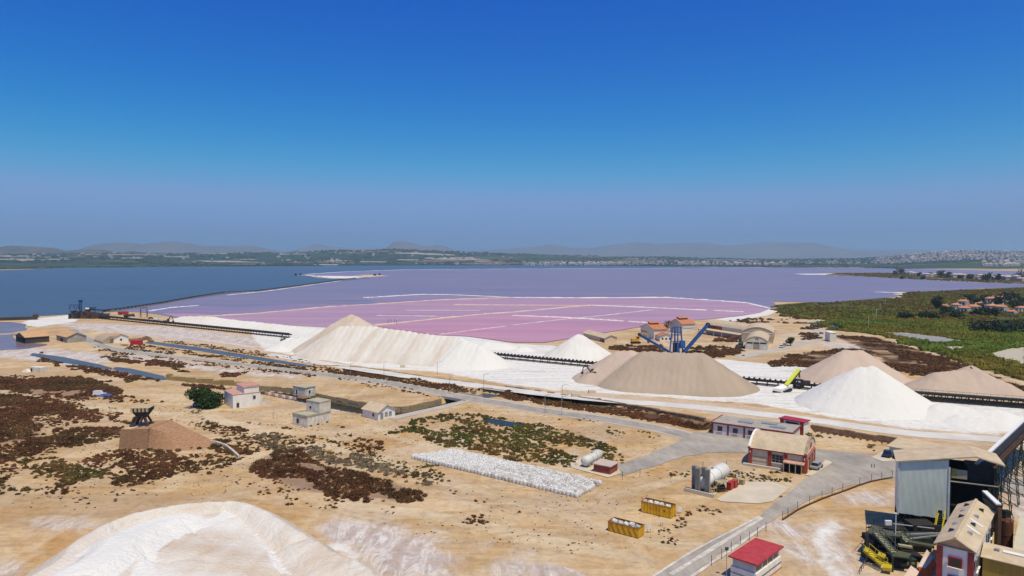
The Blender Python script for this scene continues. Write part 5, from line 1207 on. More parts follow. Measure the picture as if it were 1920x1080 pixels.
for nm, sk, zt, n in (('nearer', sk1, .95, 5), ('farther', sk2, 1.3, 5)):
    t, L, loc, rz = sk; wl = ['at the left end', 'second from the left', 'in the middle', 'second from the right', 'at the right end']
    for k in range(n):
        x = .7 + k*(L - 1.5)/(n - 1) - (.35 if nm == 'farther' else 0); y = 1.2 + random.uniform(-.2, .2); cs, sn = math.cos(rz), math.sin(rz)
        o = bag((loc[0] + x*cs - y*sn, loc[1] + x*sn + y*cs, zt + random.uniform(-.2, .15)), rz + random.uniform(-.4, .4), f'white bulk bag {wl[k]} of the {nm} yellow skip', 'bags in the yellow skips', 1.05, (random.uniform(-.3,.3), random.uniform(-.3,.3)))
        if nm == 'nearer' and k > 1:
            v = [(.2*math.cos(q*.628), -.555, .55 + .2*math.sin(q*.628)) for q in range(10)] + [(.12*math.cos(q*.628), -.56, .55 + .12*math.sin(q*.628)) for q in range(10)]
            mesh_obj('print_ring', v, [(q, (q+1) % 10, 10+(q+1) % 10, 10+q) for q in range(10)], M_BAGP, o)
def signb(label, px, py, w, h, z, rz=.1):
    t = thing('sign_board', label, 'sign', (*G(px,py), 0), rz)
    for x in (-w*.35, w*.35): MB().box(x-.04, x+.04, -.04, .04, 0, z).build('post', M_GREYST, t)
    MB().box(-w/2, w/2, -.08, -.041, z - .1, z + h).build('board', M_WHITEM, t); return t
signb('white sign board on two posts by the nearer skip', 1217, 999, .8, .9, .8); signb('white sign board with faint print by the farther skip', 1274, 963, .8, .9, .5); signb('small pale sign on a post between skip and shrub', 1240, 987, .5, .5, .9); signb('white notice board beyond the red cabinets', 1382, 903, .45, .8, 1.)

# ================================================================ TALL PLANT AT THE RIGHT
pA = Vector((*G(1680,1000), 0)); dirx = Vector((.90, -.437, 0)).normalized(); rz = math.atan2(dirx.y, dirx.x)
t = thing('screening_tower', 'tall grey green clad screening tower with an open dark bay', 'plant', pA, rz)
inv = Matrix.Rotation(-rz, 3, 'Z')
def tl(px, py, ly=0.):
    """local point on the tower front (offset ly behind it) seen at this pixel"""
    d = Vector(ray(px, py)); o = Vector((0, 0, H)) - pA; o = inv @ o; d = inv @ d; k = (ly - o.y) / d.y; return o + d * k
e0 = tl(1683, 961); e1 = tl(1776, 976); zl = tl(1681, 864).z; pk = tl(1830, 857); re_ = tl(1884, 874)
Wt = re_.x; Dt = 7.0; zm = tl(1777, 861).z; xm = e1.x
# corrugated cladding on the left half of the front: one zigzag sheet per panel
npan = 6
for k in range(npan):
    x0, x1 = e0.x + (xm - e0.x)*k/npan, e0.x + (xm - e0.x)*(k+1)/npan; b = MB(); n = 7; zb = e0.z + (e1.z - e0.z)*0 + random.uniform(-.08, .08)
    for i in range(n):
        u0, u1 = x0 + (x1-x0)*i/n, x0 + (x1-x0)*(i+1)/n; um = (u0 + u1)/2
        z0 = zl + (zm - zl)*(u0 - e0.x)/(xm - e0.x); z1 = zl + (zm - zl)*(u1 - e0.x)/(xm - e0.x)
        b.face([(u0,-.10,zb),(um,-.03,zb),(um,-.03,(z0+z1)/2 - .1),(u0,-.10,z0 - .1)]).face([(um,-.03,zb),(u1,-.10,zb),(u1,-.10,z1 - .1),(um,-.03,(z0+z1)/2 - .1)])
    b.build('cladding_panel', M_GREENW, t)
M_PALE = mat('pale corner flashing', (.52, .54, .53), .5)
for x in (e0.x - .12, xm - .02): MB().box(x, x + .28, -.2, .02, e0.z - .3 if x < 1 else .2, zl - .05).build('corner_flashing', M_PALE, t)
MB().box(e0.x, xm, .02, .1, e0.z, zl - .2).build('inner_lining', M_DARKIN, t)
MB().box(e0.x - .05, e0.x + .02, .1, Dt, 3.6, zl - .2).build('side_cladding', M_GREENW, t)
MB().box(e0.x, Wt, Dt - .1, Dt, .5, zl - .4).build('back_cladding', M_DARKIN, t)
b = MB(); th = .22; o_ = .5
b.hexa([(e0.x-o_,-o_,zl-.15),(pk.x,-o_,pk.z),(pk.x,Dt+o_,pk.z),(e0.x-o_,Dt+o_,zl-.15),(e0.x-o_,-o_,zl+th-.15),(pk.x,-o_,pk.z+th),(pk.x,Dt+o_,pk.z+th),(e0.x-o_,Dt+o_,zl+th-.15)]).build('roof_slope', M_ROOFB, t)
MB().hexa([(pk.x+.003,-o_,pk.z),(Wt,-o_,re_.z),(Wt,Dt+o_,re_.z),(pk.x+.003,Dt+o_,pk.z),(pk.x+.003,-o_,pk.z+th),(Wt,-o_,re_.z+th),(Wt,Dt+o_,re_.z+th),(pk.x+.003,Dt+o_,pk.z+th)]).build('roof_slope', M_ROOFB, t)
for x in (e0.x + .2, (e0.x+xm)/2, xm + .3, Wt - .9):
    for y in (.3, Dt - .4): MB().box(x-.18, x+.18, y, y + .36, -.1, zl - .25).build('column', M_GREENST, t)
f1 = tl(1790, 904).z; f2 = tl(1790, 884).z
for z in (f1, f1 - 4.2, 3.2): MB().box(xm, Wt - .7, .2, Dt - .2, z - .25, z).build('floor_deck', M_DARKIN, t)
MB().box(xm + .2, Wt - .8, .02, .16, f1 - .02, f1 + .14).build('floor_edge', mat('pale rail paint', (.42, .38, .30)), t)
pa = tl(1784, 878, .3); pb = tl(1802, 898, .3)
MB().box(pa.x, (pa.x+pb.x)/2 - .02, .3, .38, pb.z, pa.z).build('panel', mat('ochre sheet', (.33, .26, .07)), t); MB().box((pa.x+pb.x)/2 + .02, pb.x + .9, .3, .38, pb.z, pa.z - .1).build('panel', mat('beige sheet', (.34, .30, .20)), t)
MB().box(pb.x + 1.1, Wt - 1.2, 1.2, 5.5, f1 + .02, f2 + .9).build('screen_drum', M_BLACK, t)
MB().box(xm + .1, xm + .22, -.05, .07, .5, f1).build('down_pipe', M_PALE, t)
for x, y in ((.9, .3), (.9, Dt-.5)): MB().box(Wt - x + .5, Wt - x + .68, y, y + .18, 0, re_.z - .1).build('corner_post', M_GREENST, t)
b = MB()
for k in range(5): z = 1.5 + k*2.2; b.bar((e0.x+.2,.5,z if k<1 else z), (e0.x+.2,Dt-.3,z+1.2), .16)
for k, (xa, xb) in enumerate(((e0.x+.2, e0.x+1.6), (e0.x+1.6, e0.x+3.), (e0.x+3., e0.x+4.4))): b.bar((xa,.35,3.9 if k%2 else 1.6), (xb,.35,1.6 if k%2 else 3.9), .2)
b.build('bracing', M_RUST, t)
MB().box(xm - 1.5, xm - .75, -.16, -.123, e1.z - .1, e1.z + 1.7).build('door', M_DARKIN, t)
# the ladder stair in yellow
pt, pb = tl(1766, 963, -1.), tl(1759, 997, -2.6); st = MB()
for s in (-.5, .5): st.bar((pb.x+s, pb.y, pb.z), (pt.x+s, pt.y, pt.z), .14, .3)
sto = st.build('stair', mat('yellow stair paint', (.62, .50, .02), .6), t)
for k in range(9): q = pb.lerp(pt, (k+.5)/9); MB().box(q.x-.5, q.x+.5, q.y-.15, q.y+.15, q.z-.03, q.z+.03).build('tread', M_GREENST, sto)
for s in (-.55, .55): MB().bar((pb.x+s, pb.y, pb.z+1.1), (pt.x+s, pt.y, pt.z+1.1), .08).build('handrail', mat('yellow stair paint', (.62, .50, .02)), sto)

# ---- inclined gallery leaving the tower to the right
a3 = A(1838,872,119.); b3 = A(1868,845,133.); zg = a3.z
g0 = Vector((a3.x, a3.y, zg)); gd = Vector((G(1921,793,zg)[0] - g0.x, G(1921,793,zg)[1] - g0.y, 0)); gl = gd.length * 1.7; grz = math.atan2(gd.y, gd.x)
t = thing('gallery_conveyor', 'long raised conveyor gallery with a white lid leaving the screening tower', 'conveyor', (g0.x, g0.y, 0), grz)
MB().box(0, gl, -.9, .9, zg - .9, zg - .2).build('belt_trough', M_BLACK, t); MB().box(0, gl, .3, .95, zg - .19, zg + .1).build('lid', M_WHITEM, t)
MB().box(0, gl, -1.6, -.95, zg - 1.0, zg - .85).build('walkway', M_RUST, t)
b = MB()
for k in range(int(gl/2)): b.bar((k*2,-1.6,zg-.85), (k*2,-1.6,zg+.3), .06)
b.bar((0,-1.6,zg+.25), (gl,-1.6,zg+.25), .06).build('handrail', M_RUST, t)
for s in (-1, 1):
    b = MB()
    for k in range(int(gl/3)): b.bar((k*3,s*.92,zg-2.2 if k%2 else zg-.9), (k*3+3,s*.92,zg-.9 if k%2 else zg-2.2), .14)
    b.bar((0,s*.92,zg-2.2), (gl,s*.92,zg-2.2), .2).build('truss', M_GREENST, t)
for k in range(int(gl/8)):
    x = 9 + k*8; b = MB()
    for s in (-1, 1): b.bar((x,s*2.,-.1), (x,s*.9,zg-2.2), .15); b.bar((x+1.6,s*2.,-.1), (x+1.6,s*.9,zg-2.2), .15)
    for j in range(5): z = j*(zg-2.4)/5; w = 2. - 1.1*j/5; b.bar((x,-w,z), (x,w,z+(zg-2.4)/5), .12); b.bar((x,w,z), (x+1.6,w,z+(zg-2.4)/5), .1); b.bar((x,-w,z), (x+1.6,-w,z+(zg-2.4)/5), .1)
    b.build('trestle_tower', M_GREENST, t)
# ---- white duct falling from the tower to the mill
q0 = A(1846,921,112.); q1 = A(1873,946,107.5); t = thing('chute', 'slim white covered chute in front of the dark tower bay', 'chute', (q1.x, q1.y, 0), 0); o0 = Vector((q1.x, q1.y, 0))
MB().bar(q0 - o0, q1 - o0, .75, .25).build('lid', M_WHITEM, t); MB().bar(q0 - o0 - Vector((0,0,.4)), q1 - o0 - Vector((0,0,.4)), .8, .5).build('trough', M_BLACK, t)
MB().box(-.3, .3, -.3, .3, 0, q1.z - .5).build('prop', M_RUST, t)

# ---- mill with red pillars
zE = 9.0; a = Vector(G(1753,1018.6,zE)); c = Vector(G(1829.5,1036.7,zE)); e = Vector(G(1878,963,zE)); d = c - a; L = d.length; W = (e - c).length
t = thing('mill', 'white mill with red corner pillars and long beige roof in the near right corner', 'building', (a.x, a.y, 0), math.atan2(d.y, d.x))
ri = A(1795, 1010, (a.y + c.y)/2).z - zE
MB().box(.25, L-.25, .25, W-.25, -.1, zE - .05).build('wall', mat('bluish white render', (.66, .66, .68), .9, (.72, .72, .73), .1, .5, .1), t)
for x0, x1 in ((.2, .95), (L-.95, L-.2)): MB().box(x0, x1, .12, .5, -.1, zE - .1).build('pillar', M_DRED, t)
MB().box(L-.3, L-.15, W-.7, W-.2, -.1, zE-.1).build('pillar', M_CARR, t)
MB().prism([(.2, zE), (L-.2, zE), (L/2, zE+ri-.05)], .28, .42).build('gable_sheet', mat('tan gable sheet', (.52, .36, .2)), t)
gable_roof(t, L, W, zE, ri, M_ROOFB, 'y', .15, .14)
MB().box(-.1, L+.1, .05, .16, zE-.14, zE-.02).build('gable_beam', mat('grey brown stone rim', (.33, .26, .19)), t)
MB().box(L/2-.18, L/2+.18, -.1, W+.1, zE+ri+.12, zE+ri+.24).build('ridge_cap', M_ROOFB, t)
for z in (zE-2.7, zE-5.4): win(t, 'f', L*.36, L*.66, z, z+1.2, L, W, (4, 3), M_CARR, d=-.14)
for y in (1.0, 2.6, W-7, W-4.2): 
    for z in (zE-3., zE-5.6): win(t, 'r', y, y+.9, z, z+1.5, L, W, (1, 2), M_GREYST, d=-.14)
sl = ri/(L/2)
for k, (u, y) in enumerate(((.28,4.5),(.28,8.),(.33,11.5),(.28,15.),(.30,18.),(.72,5.),(.70,9.),(.68,13.),(.72,17.))):
    x = L*u; z = zE + (x if x < L/2 else L-x)*sl + .16; o_ = MB().hexa([(x-.35,y-.45,z-.2),(x+.35,y-.45,z-.2),(x+.35,y+.45,z-.2),(x-.35,y+.45,z-.2),(x-.3,y-.4,z+.16),(x+.3,y-.4,z+.16),(x+.3,y+.4,z+.16),(x-.3,y+.4,z+.16)]).build('roof_vent' if k % 2 else 'skylight', M_GREYST if k % 2 else M_GLASS, t)
for y in (7., 10.5): x = L*.76; z = zE + (L-x)*sl + .17; MB().hexa([(x-.8,y-.3,z+.8*sl-.02),(x+.8,y-.3,z-.8*sl-.02),(x+.8,y+.3,z-.8*sl-.02),(x-.8,y+.3,z+.8*sl-.02),(x-.8,y-.3,z+.8*sl+.05),(x+.8,y-.3,z-.8*sl+.05),(x+.8,y+.3,z-.8*sl+.05),(x-.8,y+.3,z+.8*sl+.05)]).build('roof_light', M_WHITEM, t)
# ---- shed with ochre wall right of the mill
zS = 6.6; a = Vector(G(1841,1044,zS)); d2 = d.normalized(); 
t = thing('store_shed', 'ochre walled shed with a beige roof and white roof light, near right', 'building', (a.x + .2, a.y + .1, 0), math.atan2(d2.y, d2.x))
MB().box(0, 13, 0, 6, -.1, zS-.1).build('wall', mat('ochre corrugated wall', (.28, .19, .04), .8, (.34, .24, .06), .1, .8, .1, 0, .2, (6, 6, .3)), t)
gable_roof(t, 13, 6, zS, 1.0, M_ROOFB, 'x', .25); MB().hexa([(2.2,1.6,zS+.72),(10,1.6,zS+.72),(10,2.1,zS+.87),(2.2,2.1,zS+.87),(2.2,1.6,zS+.8),(10,1.6,zS+.8),(10,2.1,zS+.96),(2.2,2.1,zS+.96)]).build('roof_light', M_WHITEM, t)
MB().box(1.2, 1.8, 1.6, 2.1, zS+.6, zS+1.).build('roof_vent', M_GREYST, t)
a = Vector(G(1899,1032,5.)); t = thing('store_shed', 'pale roofed shed cut by the right edge beyond the rusty silo', 'building', (a.x, a.y, 0), math.atan2(d2.y, d2.x) + .0)
MB().box(.2, 11, .2, 9, -.1, 4.8).build('wall', M_RUST, t); MB().hexa([(0,0,5.),(11.2,0,5.),(11.2,9.2,7.4),(0,9.2,7.4),(0,0,5.15),(11.2,0,5.15),(11.2,9.2,7.55),(0,9.2,7.55)]).build('roof', mat('pale dusty roof', (.50, .46, .36), .8, (.58, .53, .42)), t)
# ---- rusty silo
s0 = Vector(G(1887,968,7.6)); t = thing('silo', 'rust brown cylindrical silo behind the mill', 'silo', (s0.x, s0.y, 0), 0)
MB().tube((0,0,0), (0,0,6.9), 1.0, 20).build('shell', mat('dull rust silo', (.10, .035, .018), .85, (.15, .06, .03), .1, 1., .2), t, False)
MB().tube((0,0,6.903), (0,0,7.7), 1.0, 20, .35).build('cone_top', mat('dull rust silo', (.10, .035, .018)), t); MB().box(-.45,.45,-.45,.45,7.6,8.6).build('motor', M_BLACK, t)
for z in (2.3, 4.6): MB().tube((0,0,z), (0,0,z+.12), 1.04, 20).build('hoop', M_RUST, t)
b = MB()
for k in range(8): q = k*math.pi/4; b.bar((1.0*math.cos(q),1.0*math.sin(q),6.95), (1.0*math.cos(q),1.0*math.sin(q),8.0), .06)
b.build('railing', M_GREENST, t)

# ---- washing plant of platforms and stairs at the tower foot
o0 = Vector((*G(1660,1050), 0)); t = thing('washing_plant', 'dark green steel washing plant of stairs and platforms below the clad tower', 'plant', o0, 0)
def wq(px, py, Y): return A(px, py, Y) - o0
def deck(p, m, nm, th=.2):
    lo = [q - Vector((0,0,th)) for q in p]; return MB().hexa(lo + p).build(nm, m, t)
M_GRN = mat('olive green steel', (.06, .062, .035), .6, (.11, .11, .065), .1, .9, .1)
M_YST = mat('yellow stair paint', (.62, .50, .02)); M_YPL = mat('dirty yellow paint', (.45, .34, .02), .7, (.55, .42, .03))
deck([wq(1624,997,113), wq(1640,1003,112), wq(1655,989,117), wq(1638,984,118)], M_GRN, 'platform')
deck([wq(1638,1002,112.5), wq(1690,1006,111), wq(1690,998,114), wq(1650,992,116)], M_GRN, 'platform')
deck([wq(1625,988,121), wq(1700,994,118.5), wq(1760,1000,116.5), wq(1700,970,124)], M_BLACK, 'upper_deck')
deck([wq(1672,1042,107), wq(1707,1046,106), wq(1708,1038,108), wq(1680,1031,109.5)], M_GRN, 'platform')
deck([wq(1612,1078,106), wq(1640,1083,105), wq(1655,1063,109), wq(1632,1056,110)], M_RUST, 'platform')
deck([wq(1619,1033,110), wq(1628,1036,109.3), wq(1631,1028,111), wq(1622,1025,112)], M_YPL, 'yellow_landing')
deck([wq(1655,1064,106.2), wq(1672,1066,105.6), wq(1673,1056,107.3), wq(1661,1053,108)], M_YPL, 'yellow_landing', .5)
deck([wq(1645,1040,108.4), wq(1658,1046,107.5), wq(1661,1040,108.6), wq(1648,1034,109.6)], M_YPL, 'yellow_landing', .3)
def stair(p, q, w, m, mt, n, nm):
    dd = (q - p); side = Vector((0, 1, 0)).cross(Vector((0,0,1))); side = Vector((dd.y, -dd.x, 0)).normalized() * w/2
    b = MB()
    for s in (-1, 1): b.bar(p + side*s, q + side*s, .12, .35)
    so_ = b.build(nm, m, t)
    tm = None
    for k in range(n):
        c_ = p.lerp(q, (k+.5)/n); MB().bar(c_ - side*.95, c_ + side*.95, .28, .06).build('tread', mt, so_)
    b = MB()
    for s in (-1, 1):
        b.bar(p + side*s + Vector((0,0,1)), q + side*s + Vector((0,0,1)), .07)
        for k in range(4): c_ = p.lerp(q, k/3) + side*s; b.bar(c_, c_ + Vector((0,0,1)), .06)
    b.build('handrail', m, so_); return so_
stair(wq(1643,999,112.5), wq(1676,1036,108.5), 1.3, M_GRN, mat('light tread', (.3, .31, .22)), 12, 'stair')
stair(wq(1684,996,114), wq(1704,1017,111), 1.3, M_GRN, mat('light tread', (.3, .31, .22)), 7, 'stair')
stair(wq(1624,1031,110.5), wq(1658,1060,107), 1.3, M_YPL, M_YST, 10, 'stair')
MB().bar(wq(1703,1016,111), wq(1752,1025,109), 1.0, .35).build('walkway', M_GRN, t)
MB().bar(wq(1684,1022,110), wq(1710,1026,109.5), .7, .3).build('walkway', mat('dusty canopy', (.33, .30, .2)), t)
MB().bar(wq(1700,1002,113), wq(1765,1000,113), .25).build('pipe', M_GREYST, t); MB().bar(wq(1700,1011,112), wq(1765,1003,112.5), .2).build('pipe', M_GREYST, t)
for x, y0, y1, Y in ((1627,998,1062,112), (1626,1032,1064,110.3), (1690,1005,1090,111), (1655,994,1080,115), (1707,1042,1090,106.3), (1674,1044,1090,106.8)): MB().bar(wq(x,y0,Y), Vector((wq(x,y0,Y).x, wq(x,y0,Y).y, 0)), .24).build('column', M_GREENST, t)
q = wq(1690,1000,116); MB().box(q.x-4.5, q.x+5, q.y-.5, q.y+4.5, 0, q.z-1.6).build('settling_tank', M_DARKIN, t)
q = wq(1680,1040,111); MB().box(q.x-1.5, q.x+4.5, q.y-.4, q.y+2.6, 0, q.z-.3).build('machine_block', M_BLACK, t)
for (x_, y_, Y_, w_, d_, h_, mm) in ((1650,1045,110,3.2,3.,2.2,M_BLACK), (1700,1050,108,3.4,3.,2.0,M_GREENST), (1660,1015,114,4.,3.,1.2,M_BLACK), (1720,1010,114,5.,3.,2.,M_GREENST), (1735,985,117,4.,3.,3.,M_BLACK)):
    q = wq(x_,y_,Y_); MB().box(q.x-w_/2, q.x+w_/2, q.y, q.y+d_, 0, q.z).build('machine_block', mm, t)
    MB().tube((q.x-w_/3,q.y-.2,q.z*.6), (q.x+w_/3,q.y-.2,q.z*.6), .3, 8).build('pipe', M_GRN, t)
q = wq(1666,983,119); MB().box(q.x-.5, q.x+.6, q.y, q.y+.4, q.z-.2, q.z+.6).build('control_box', M_WHITEM, t)
b = MB()
for pa_, pb_, Ya, Yb2 in (((1638,984),(1624,997),118,113), ((1612,1078),(1622,1062),106,109), ((1638,984),(1648,978),118,121)):
    p, q = wq(*pa_, Ya), wq(*pb_, Yb2)
    for k in range(4): c_ = p.lerp(q, k/3); b.bar(c_, c_ + Vector((0,0,1.1)), .07)
    b.bar(p + Vector((0,0,1.1)), q + Vector((0,0,1.1)), .07)
b.build('railing', M_GREENST, t)
MB().bar(wq(1675,982,118.5), wq(1752,991,116), .12, .12).build('pale_pipe', M_PALE, t)
t = thing('lamp_post', 'white lamp mast rising from the washing plant', 'lamp', (*A(1679,1003,112)[:2], 0), 0); z = A(1679,963,112).z
MB().tube((0,0,0), (0,0,z), .07, 8).build('mast', M_WHITEM, t); MB().box(-.35, .15, -.12, .12, z, z+.12).build('lamp_head', M_WHITEM, t)
M_ORA = mat('orange red sheet', (.62, .10, .02), .6, (.68, .18, .05), .1, .8, .05); M_PINKW = mat('salmon dusty sheet', (.60, .42, .34), .8, (.68, .56, .50), .1, .8, .1)
for lbl, p, Yc, s in (('orange and salmon hopper right of the green stairs', ((1721,1062),(1736,1064),(1750,1045),(1738,1030)), 105.5, 1), ('orange and salmon hopper at the lower edge, nearest the mill', ((1690,1088),(1715,1090),(1724,1072),(1708,1060)), 101.5, 1)):
    q = [A(*p[0], Yc-.6), A(*p[1], Yc-.9), A(*p[2], Yc+1.2), A(*p[3], Yc+1.6)]; c_ = sum(q, Vector()) / 4; o0 = Vector((c_.x, c_.y, 0)); t = thing('loading_hopper', lbl, 'hopper', o0, 0)
    q = [v - o0 for v in q]; MB().hexa([v - Vector((0,0,.15)) for v in q] + q).build('lid', M_PINKW, t)
    dn = Vector((.5,-.3,-1.4)); MB().hexa([q[0]+dn*1.0, q[1]+dn, q[2]+dn, q[3]+dn, q[0]-Vector((0,0,.16)), q[1]-Vector((0,0,.16)), q[2]-Vector((0,0,.16)), q[3]-Vector((0,0,.16))]).build('trough', M_ORA, t)
    for v in q: MB().bar((v.x*.8, v.y*.8, 0), (v.x*.8, v.y*.8, v.z-.8), .16).build('leg', M_BLACK, t)

# ================================================================ MIDDLE DISTANCE BUILDINGS
def barrel(label, pA, pB, Ls, h, rs, wall, roof, z=None):
    loc, rz, W = frame(pA, pB); t = thing('barrel_store', label, 'building', loc, rz)   # local x across the gable, y back
    out = arc(W, h, rs, 14); MB().prism([(0,-.1)] + out + [(W,-.1)], 0, Ls).build('wall', wall, t)
    MB().prism(arc(W, h, rs, 14, .25) + list(reversed(arc(W, h, rs, 14, .03))), -.25, Ls + .2).build('roof', roof, t)
    return t, W
M_STOREW = mat('cream store wall', (.62, .54, .42), .9, (.70, .62, .5), .1, .3, .1)
t, W = barrel('twin barrel roofed store, front hall with three bay doors', (1397.5,654.5), (1439,656.5), 31, 4.5, 2.6, M_STOREW, M_ROOFB)
for k in range(3): u = .5 + k*(W-1)/3; MB().box(u+.2, u+(W-1)/3-.2, -.12, -.003, .1, 3.0).build('door', mat('pale roller door', (.62, .60, .55)) if k != 1 else mat('grey shutter', (.30, .28, .26)), t); MB().box(u+.2, u+(W-1)/3-.2, -.1, -.003, 3.2, 4.0).build('transom', M_GLASS, t)
for k in range(2): MB().box(W*.46+k*.9, W*.46+k*.9+.4, -.08, -.003, 5.2, 6.4).build('slot', M_DARKIN, t)
for k in range(9): MB().box(W+.003, W+.1, 2+k*3.2, 3.6+k*3.2, 3.0, 3.9).build('window', M_GLASS, t)
a = Vector(G(1439,656.5)); back = Vector((-(Vector(G(1439,656.5))-Vector(G(1397.5,654.5))).normalized().y, (Vector(G(1439,656.5))-Vector(G(1397.5,654.5))).normalized().x)); ax_ = (Vector(G(1439,656.5))-Vector(G(1397.5,654.5))).normalized()
q = a + back*31.5 - ax_*15.5
t = thing('barrel_store', 'taller barrel roofed store joined behind the front hall', 'building', (q.x, q.y, 0), math.atan2(ax_.y, ax_.x)); W = 17.5
MB().prism([(0,-.1)] + arc(W,6.2,3.0,14) + [(W,-.1)], 0, 30).build('wall', mat('brown banded store wall', (.40, .28, .19), .9, (.60, .5, .38), .1, .35, .1, 0, .2, (.2,.2,3.)), t); MB().prism(arc(W,6.2,3.,14,.25) + list(reversed(arc(W,6.2,3.,14,.03))), -.25, 30.2).build('roof', M_ROOFB, t)
for k in range(9): MB().box(W+.003, W+.1, 2+k*3.1, 3.4+k*3.1, 2.6, 3.8).build('window', M_GLASS, t)
MB().box(-.1, W+.2, -.12, -.003, 5.6, 6.0).build('cornice', M_WHITEW, t)
# hall with canopy front
loc, rz, L = frame((1322,625), (1395,637)); W = 13.
t = thing('barrel_store', 'long barrel roofed hall with a brick front and canopy behind the blue stacker', 'building', loc, rz)
MB().prismx([(0,-.1),(W,-.1)] + list(reversed(arc(W,6.,3.,14))), 0, L).build('wall', M_STOREW, t); MB().prismx(arc(W,6.,3.,14,.25) + list(reversed(arc(W,6.,3.,14,.03))), -.2, L+.2).build('roof', M_ROOFB, t)
MB().box(1, L*.45, -.2, -.003, 3.9, 6.).build('brick_front', M_BRICKR, t)
for k in range(2): MB().box(2+k*5, 6+k*5, -.3, -.21, 4.3, 5.7).build('window', M_GLASS, t)
MB().hexa([(-2,-4.5,3.),(L+.5,-4.5,3.),(L+.5,0,3.6),(-2,0,3.6),(-2,-4.5,3.25),(L+.5,-4.5,3.25),(L+.5,0,3.85),(-2,0,3.85)]).build('canopy', M_ROOFB, t)
for k in range(6): MB().box(-1.6+k*(L+1)/5, -1.2+k*(L+1)/5, -4.3, -3.9, 0, 3.).build('post', M_WHITEW if k < 4 else M_BRICKR, t)
MB().box(L+.003, L+.1, 4, 9, 1.2, 3.2).build('window', M_GLASS, t)
def house(name, label, pA, pB, W, h, rise, wall, roof, along='y', cat='house', lantern=False, grp=None):
    loc, rz, L = frame(pA, pB); t = thing(name, label, cat, loc, rz, grp); gable_wall(t, L, W, h, rise, wall, along); gable_roof(t, L, W, h, rise, roof, along, .5, .2)
    if lantern:
        x0, x1, y0, y1 = (L/2-1.6, L/2+1.6, W*.15, W*.8); l_ = MB().box(x0, x1, y0, y1, h+rise-.6, h+rise+.6).build('lantern', M_DKM, t); MB().prism([(x0-.4,h+rise+.6),(x1+.4,h+rise+.6),(L/2,h+rise+1.5)], y0-.4, y1+.4).build('lantern_roof', roof, l_)
    return t, L
M_HW = mat('sunlit plaster', (.66, .60, .50), .9, (.74, .68, .58), .1, .3, .1)
t, L = house('salt_house', 'tall plastered house with orange lantern roof, left of the blue stacker', (1201,631), (1226,637), 9., 6.3, 2.6, M_HW, M_ROOFT, 'y', 'house', True)
for k in range(4): MB().box(1.2+k*2.0, 2.2+k*2.0, -.08, -.003, 3.3, 4.3).build('window', M_GLASS, t)
t, L = house('salt_house', 'low annex with an orange roof before the left salt house', (1229,636), (1237,640), 8., 3., 1.6, M_WHITEW, M_ROOFT, 'x')
for k in range(3): MB().box(L+.003, L+.08, 1.2+k*2.2, 2.2+k*2.2, 1., 2.1).build('window', M_GLASS, t)
t, L = house('salt_house', 'tall plastered house with orange lantern roof behind the blue stacker', (1256,622), (1279,626), 10., 6.5, 2.8, M_HW, M_ROOFT, 'y', 'house', True)
MB().box(L+.003, L+.08, .5, 9.5, 3.6, 3.9).build('string_course', mat('grey brown stone rim', (.33, .26, .19)), t); MB().box(2., 3., -.08, -.003, 1.2, 2.2).build('window', M_GLASS, t)
t, L = house('low_barn', 'low tan roofed barn standing between cream cone and brine pan', (1094,632), (1134,642.5), 8., 2.7, 1.6, M_CREAMW, M_ROOFB, 'x', 'barn')
for k in range(3): MB().box(L-6+k*1.9, L-4.8+k*1.9, -.08, -.003, .2, 2.).build('door', M_DARKIN, t)
t, L = block('low_store', 'low orange roofed store beyond the barrel roofed halls', (1409,628), (1437,632), 7., 2.6, M_CREAMW); MB().hexa([(-.3,-.3,2.603),(L+.3,-.3,2.603),(L+.3,7.3,3.8),(-.3,7.3,3.8),(-.3,-.3,2.8),(L+.3,-.3,2.8),(L+.3,7.3,4.),(-.3,7.3,4.)]).build('roof', M_ROOFT, t)
t, L = block('pump_house', 'square cream pump house alone on the sand before the green marsh', (1547,638), (1556,641), 3.6, 5.4, M_HW, M_WHITEW); MB().box(1., 1.7, -.06, -.003, 2.6, 3.4).build('window', M_GLASS, t)
t, L = house('shoreside_shed', 'open black fronted shed with tan roof at the left pond', (30,640), (48,644.5), 12., 3.6, 2.2, M_DKM, M_ROOFO, 'y', 'shed'); MB().box(.5, L-.5, -.1, -.003, .1, 3.).build('doorway', M_DARKIN, t)
t, L = house('shoreside_shed', 'grey stone shed with orange roof near the left pond', (106,638), (126,643), 10., 3.4, 2.2, M_ROOFG, M_ROOFO, 'x', 'shed'); MB().box(L*.4, L*.6, -.1, -.003, .1, 2.).build('door', M_DARKIN, t)
t, L = house('cottage', 'small white cottage with orange roof beside the brown vaulted store', (203,640.5), (213,643.5), 8., 3.2, 2., M_WHITEW, M_ROOFO, 'x', 'house'); MB().box(L+.003, L+.08, 3.5, 4.5, 1.2, 2.4).build('window', M_GLASS, t)
loc, rz, L = frame((176,640), (192,645)); t = thing('vaulted_store', 'low brown vaulted earth store left of the small white cottage', 'store', loc, rz)
MB().prismx([(0,-.1),(12,-.1)] + list(reversed(arc(12,1.2,3.2,12))), 0, L).build('vault', mat('earth roof', (.36, .28, .2), .95, (.45, .36, .27)), t); MB().box(L+.003, L+.15, 4, 8, 0, 2.6).build('end_wall', M_BROWNW, t)
t = thing('shipping_container', 'red container beside the canal head on the left', 'container', (*G(256,646), 0), .15); MB().box(-3., 3., -1.2, 1.2, .1, 2.5).build('body', M_CARR, t); MB().box(3.003, 3.08, -1.1, 1.1, .2, 2.4).build('door', M_CARR, t)
for k in range(9): MB().box(-2.8+k*.68, -2.6+k*.68, -1.27, -1.203, .2, 2.4).build('rib', M_CARR, t)
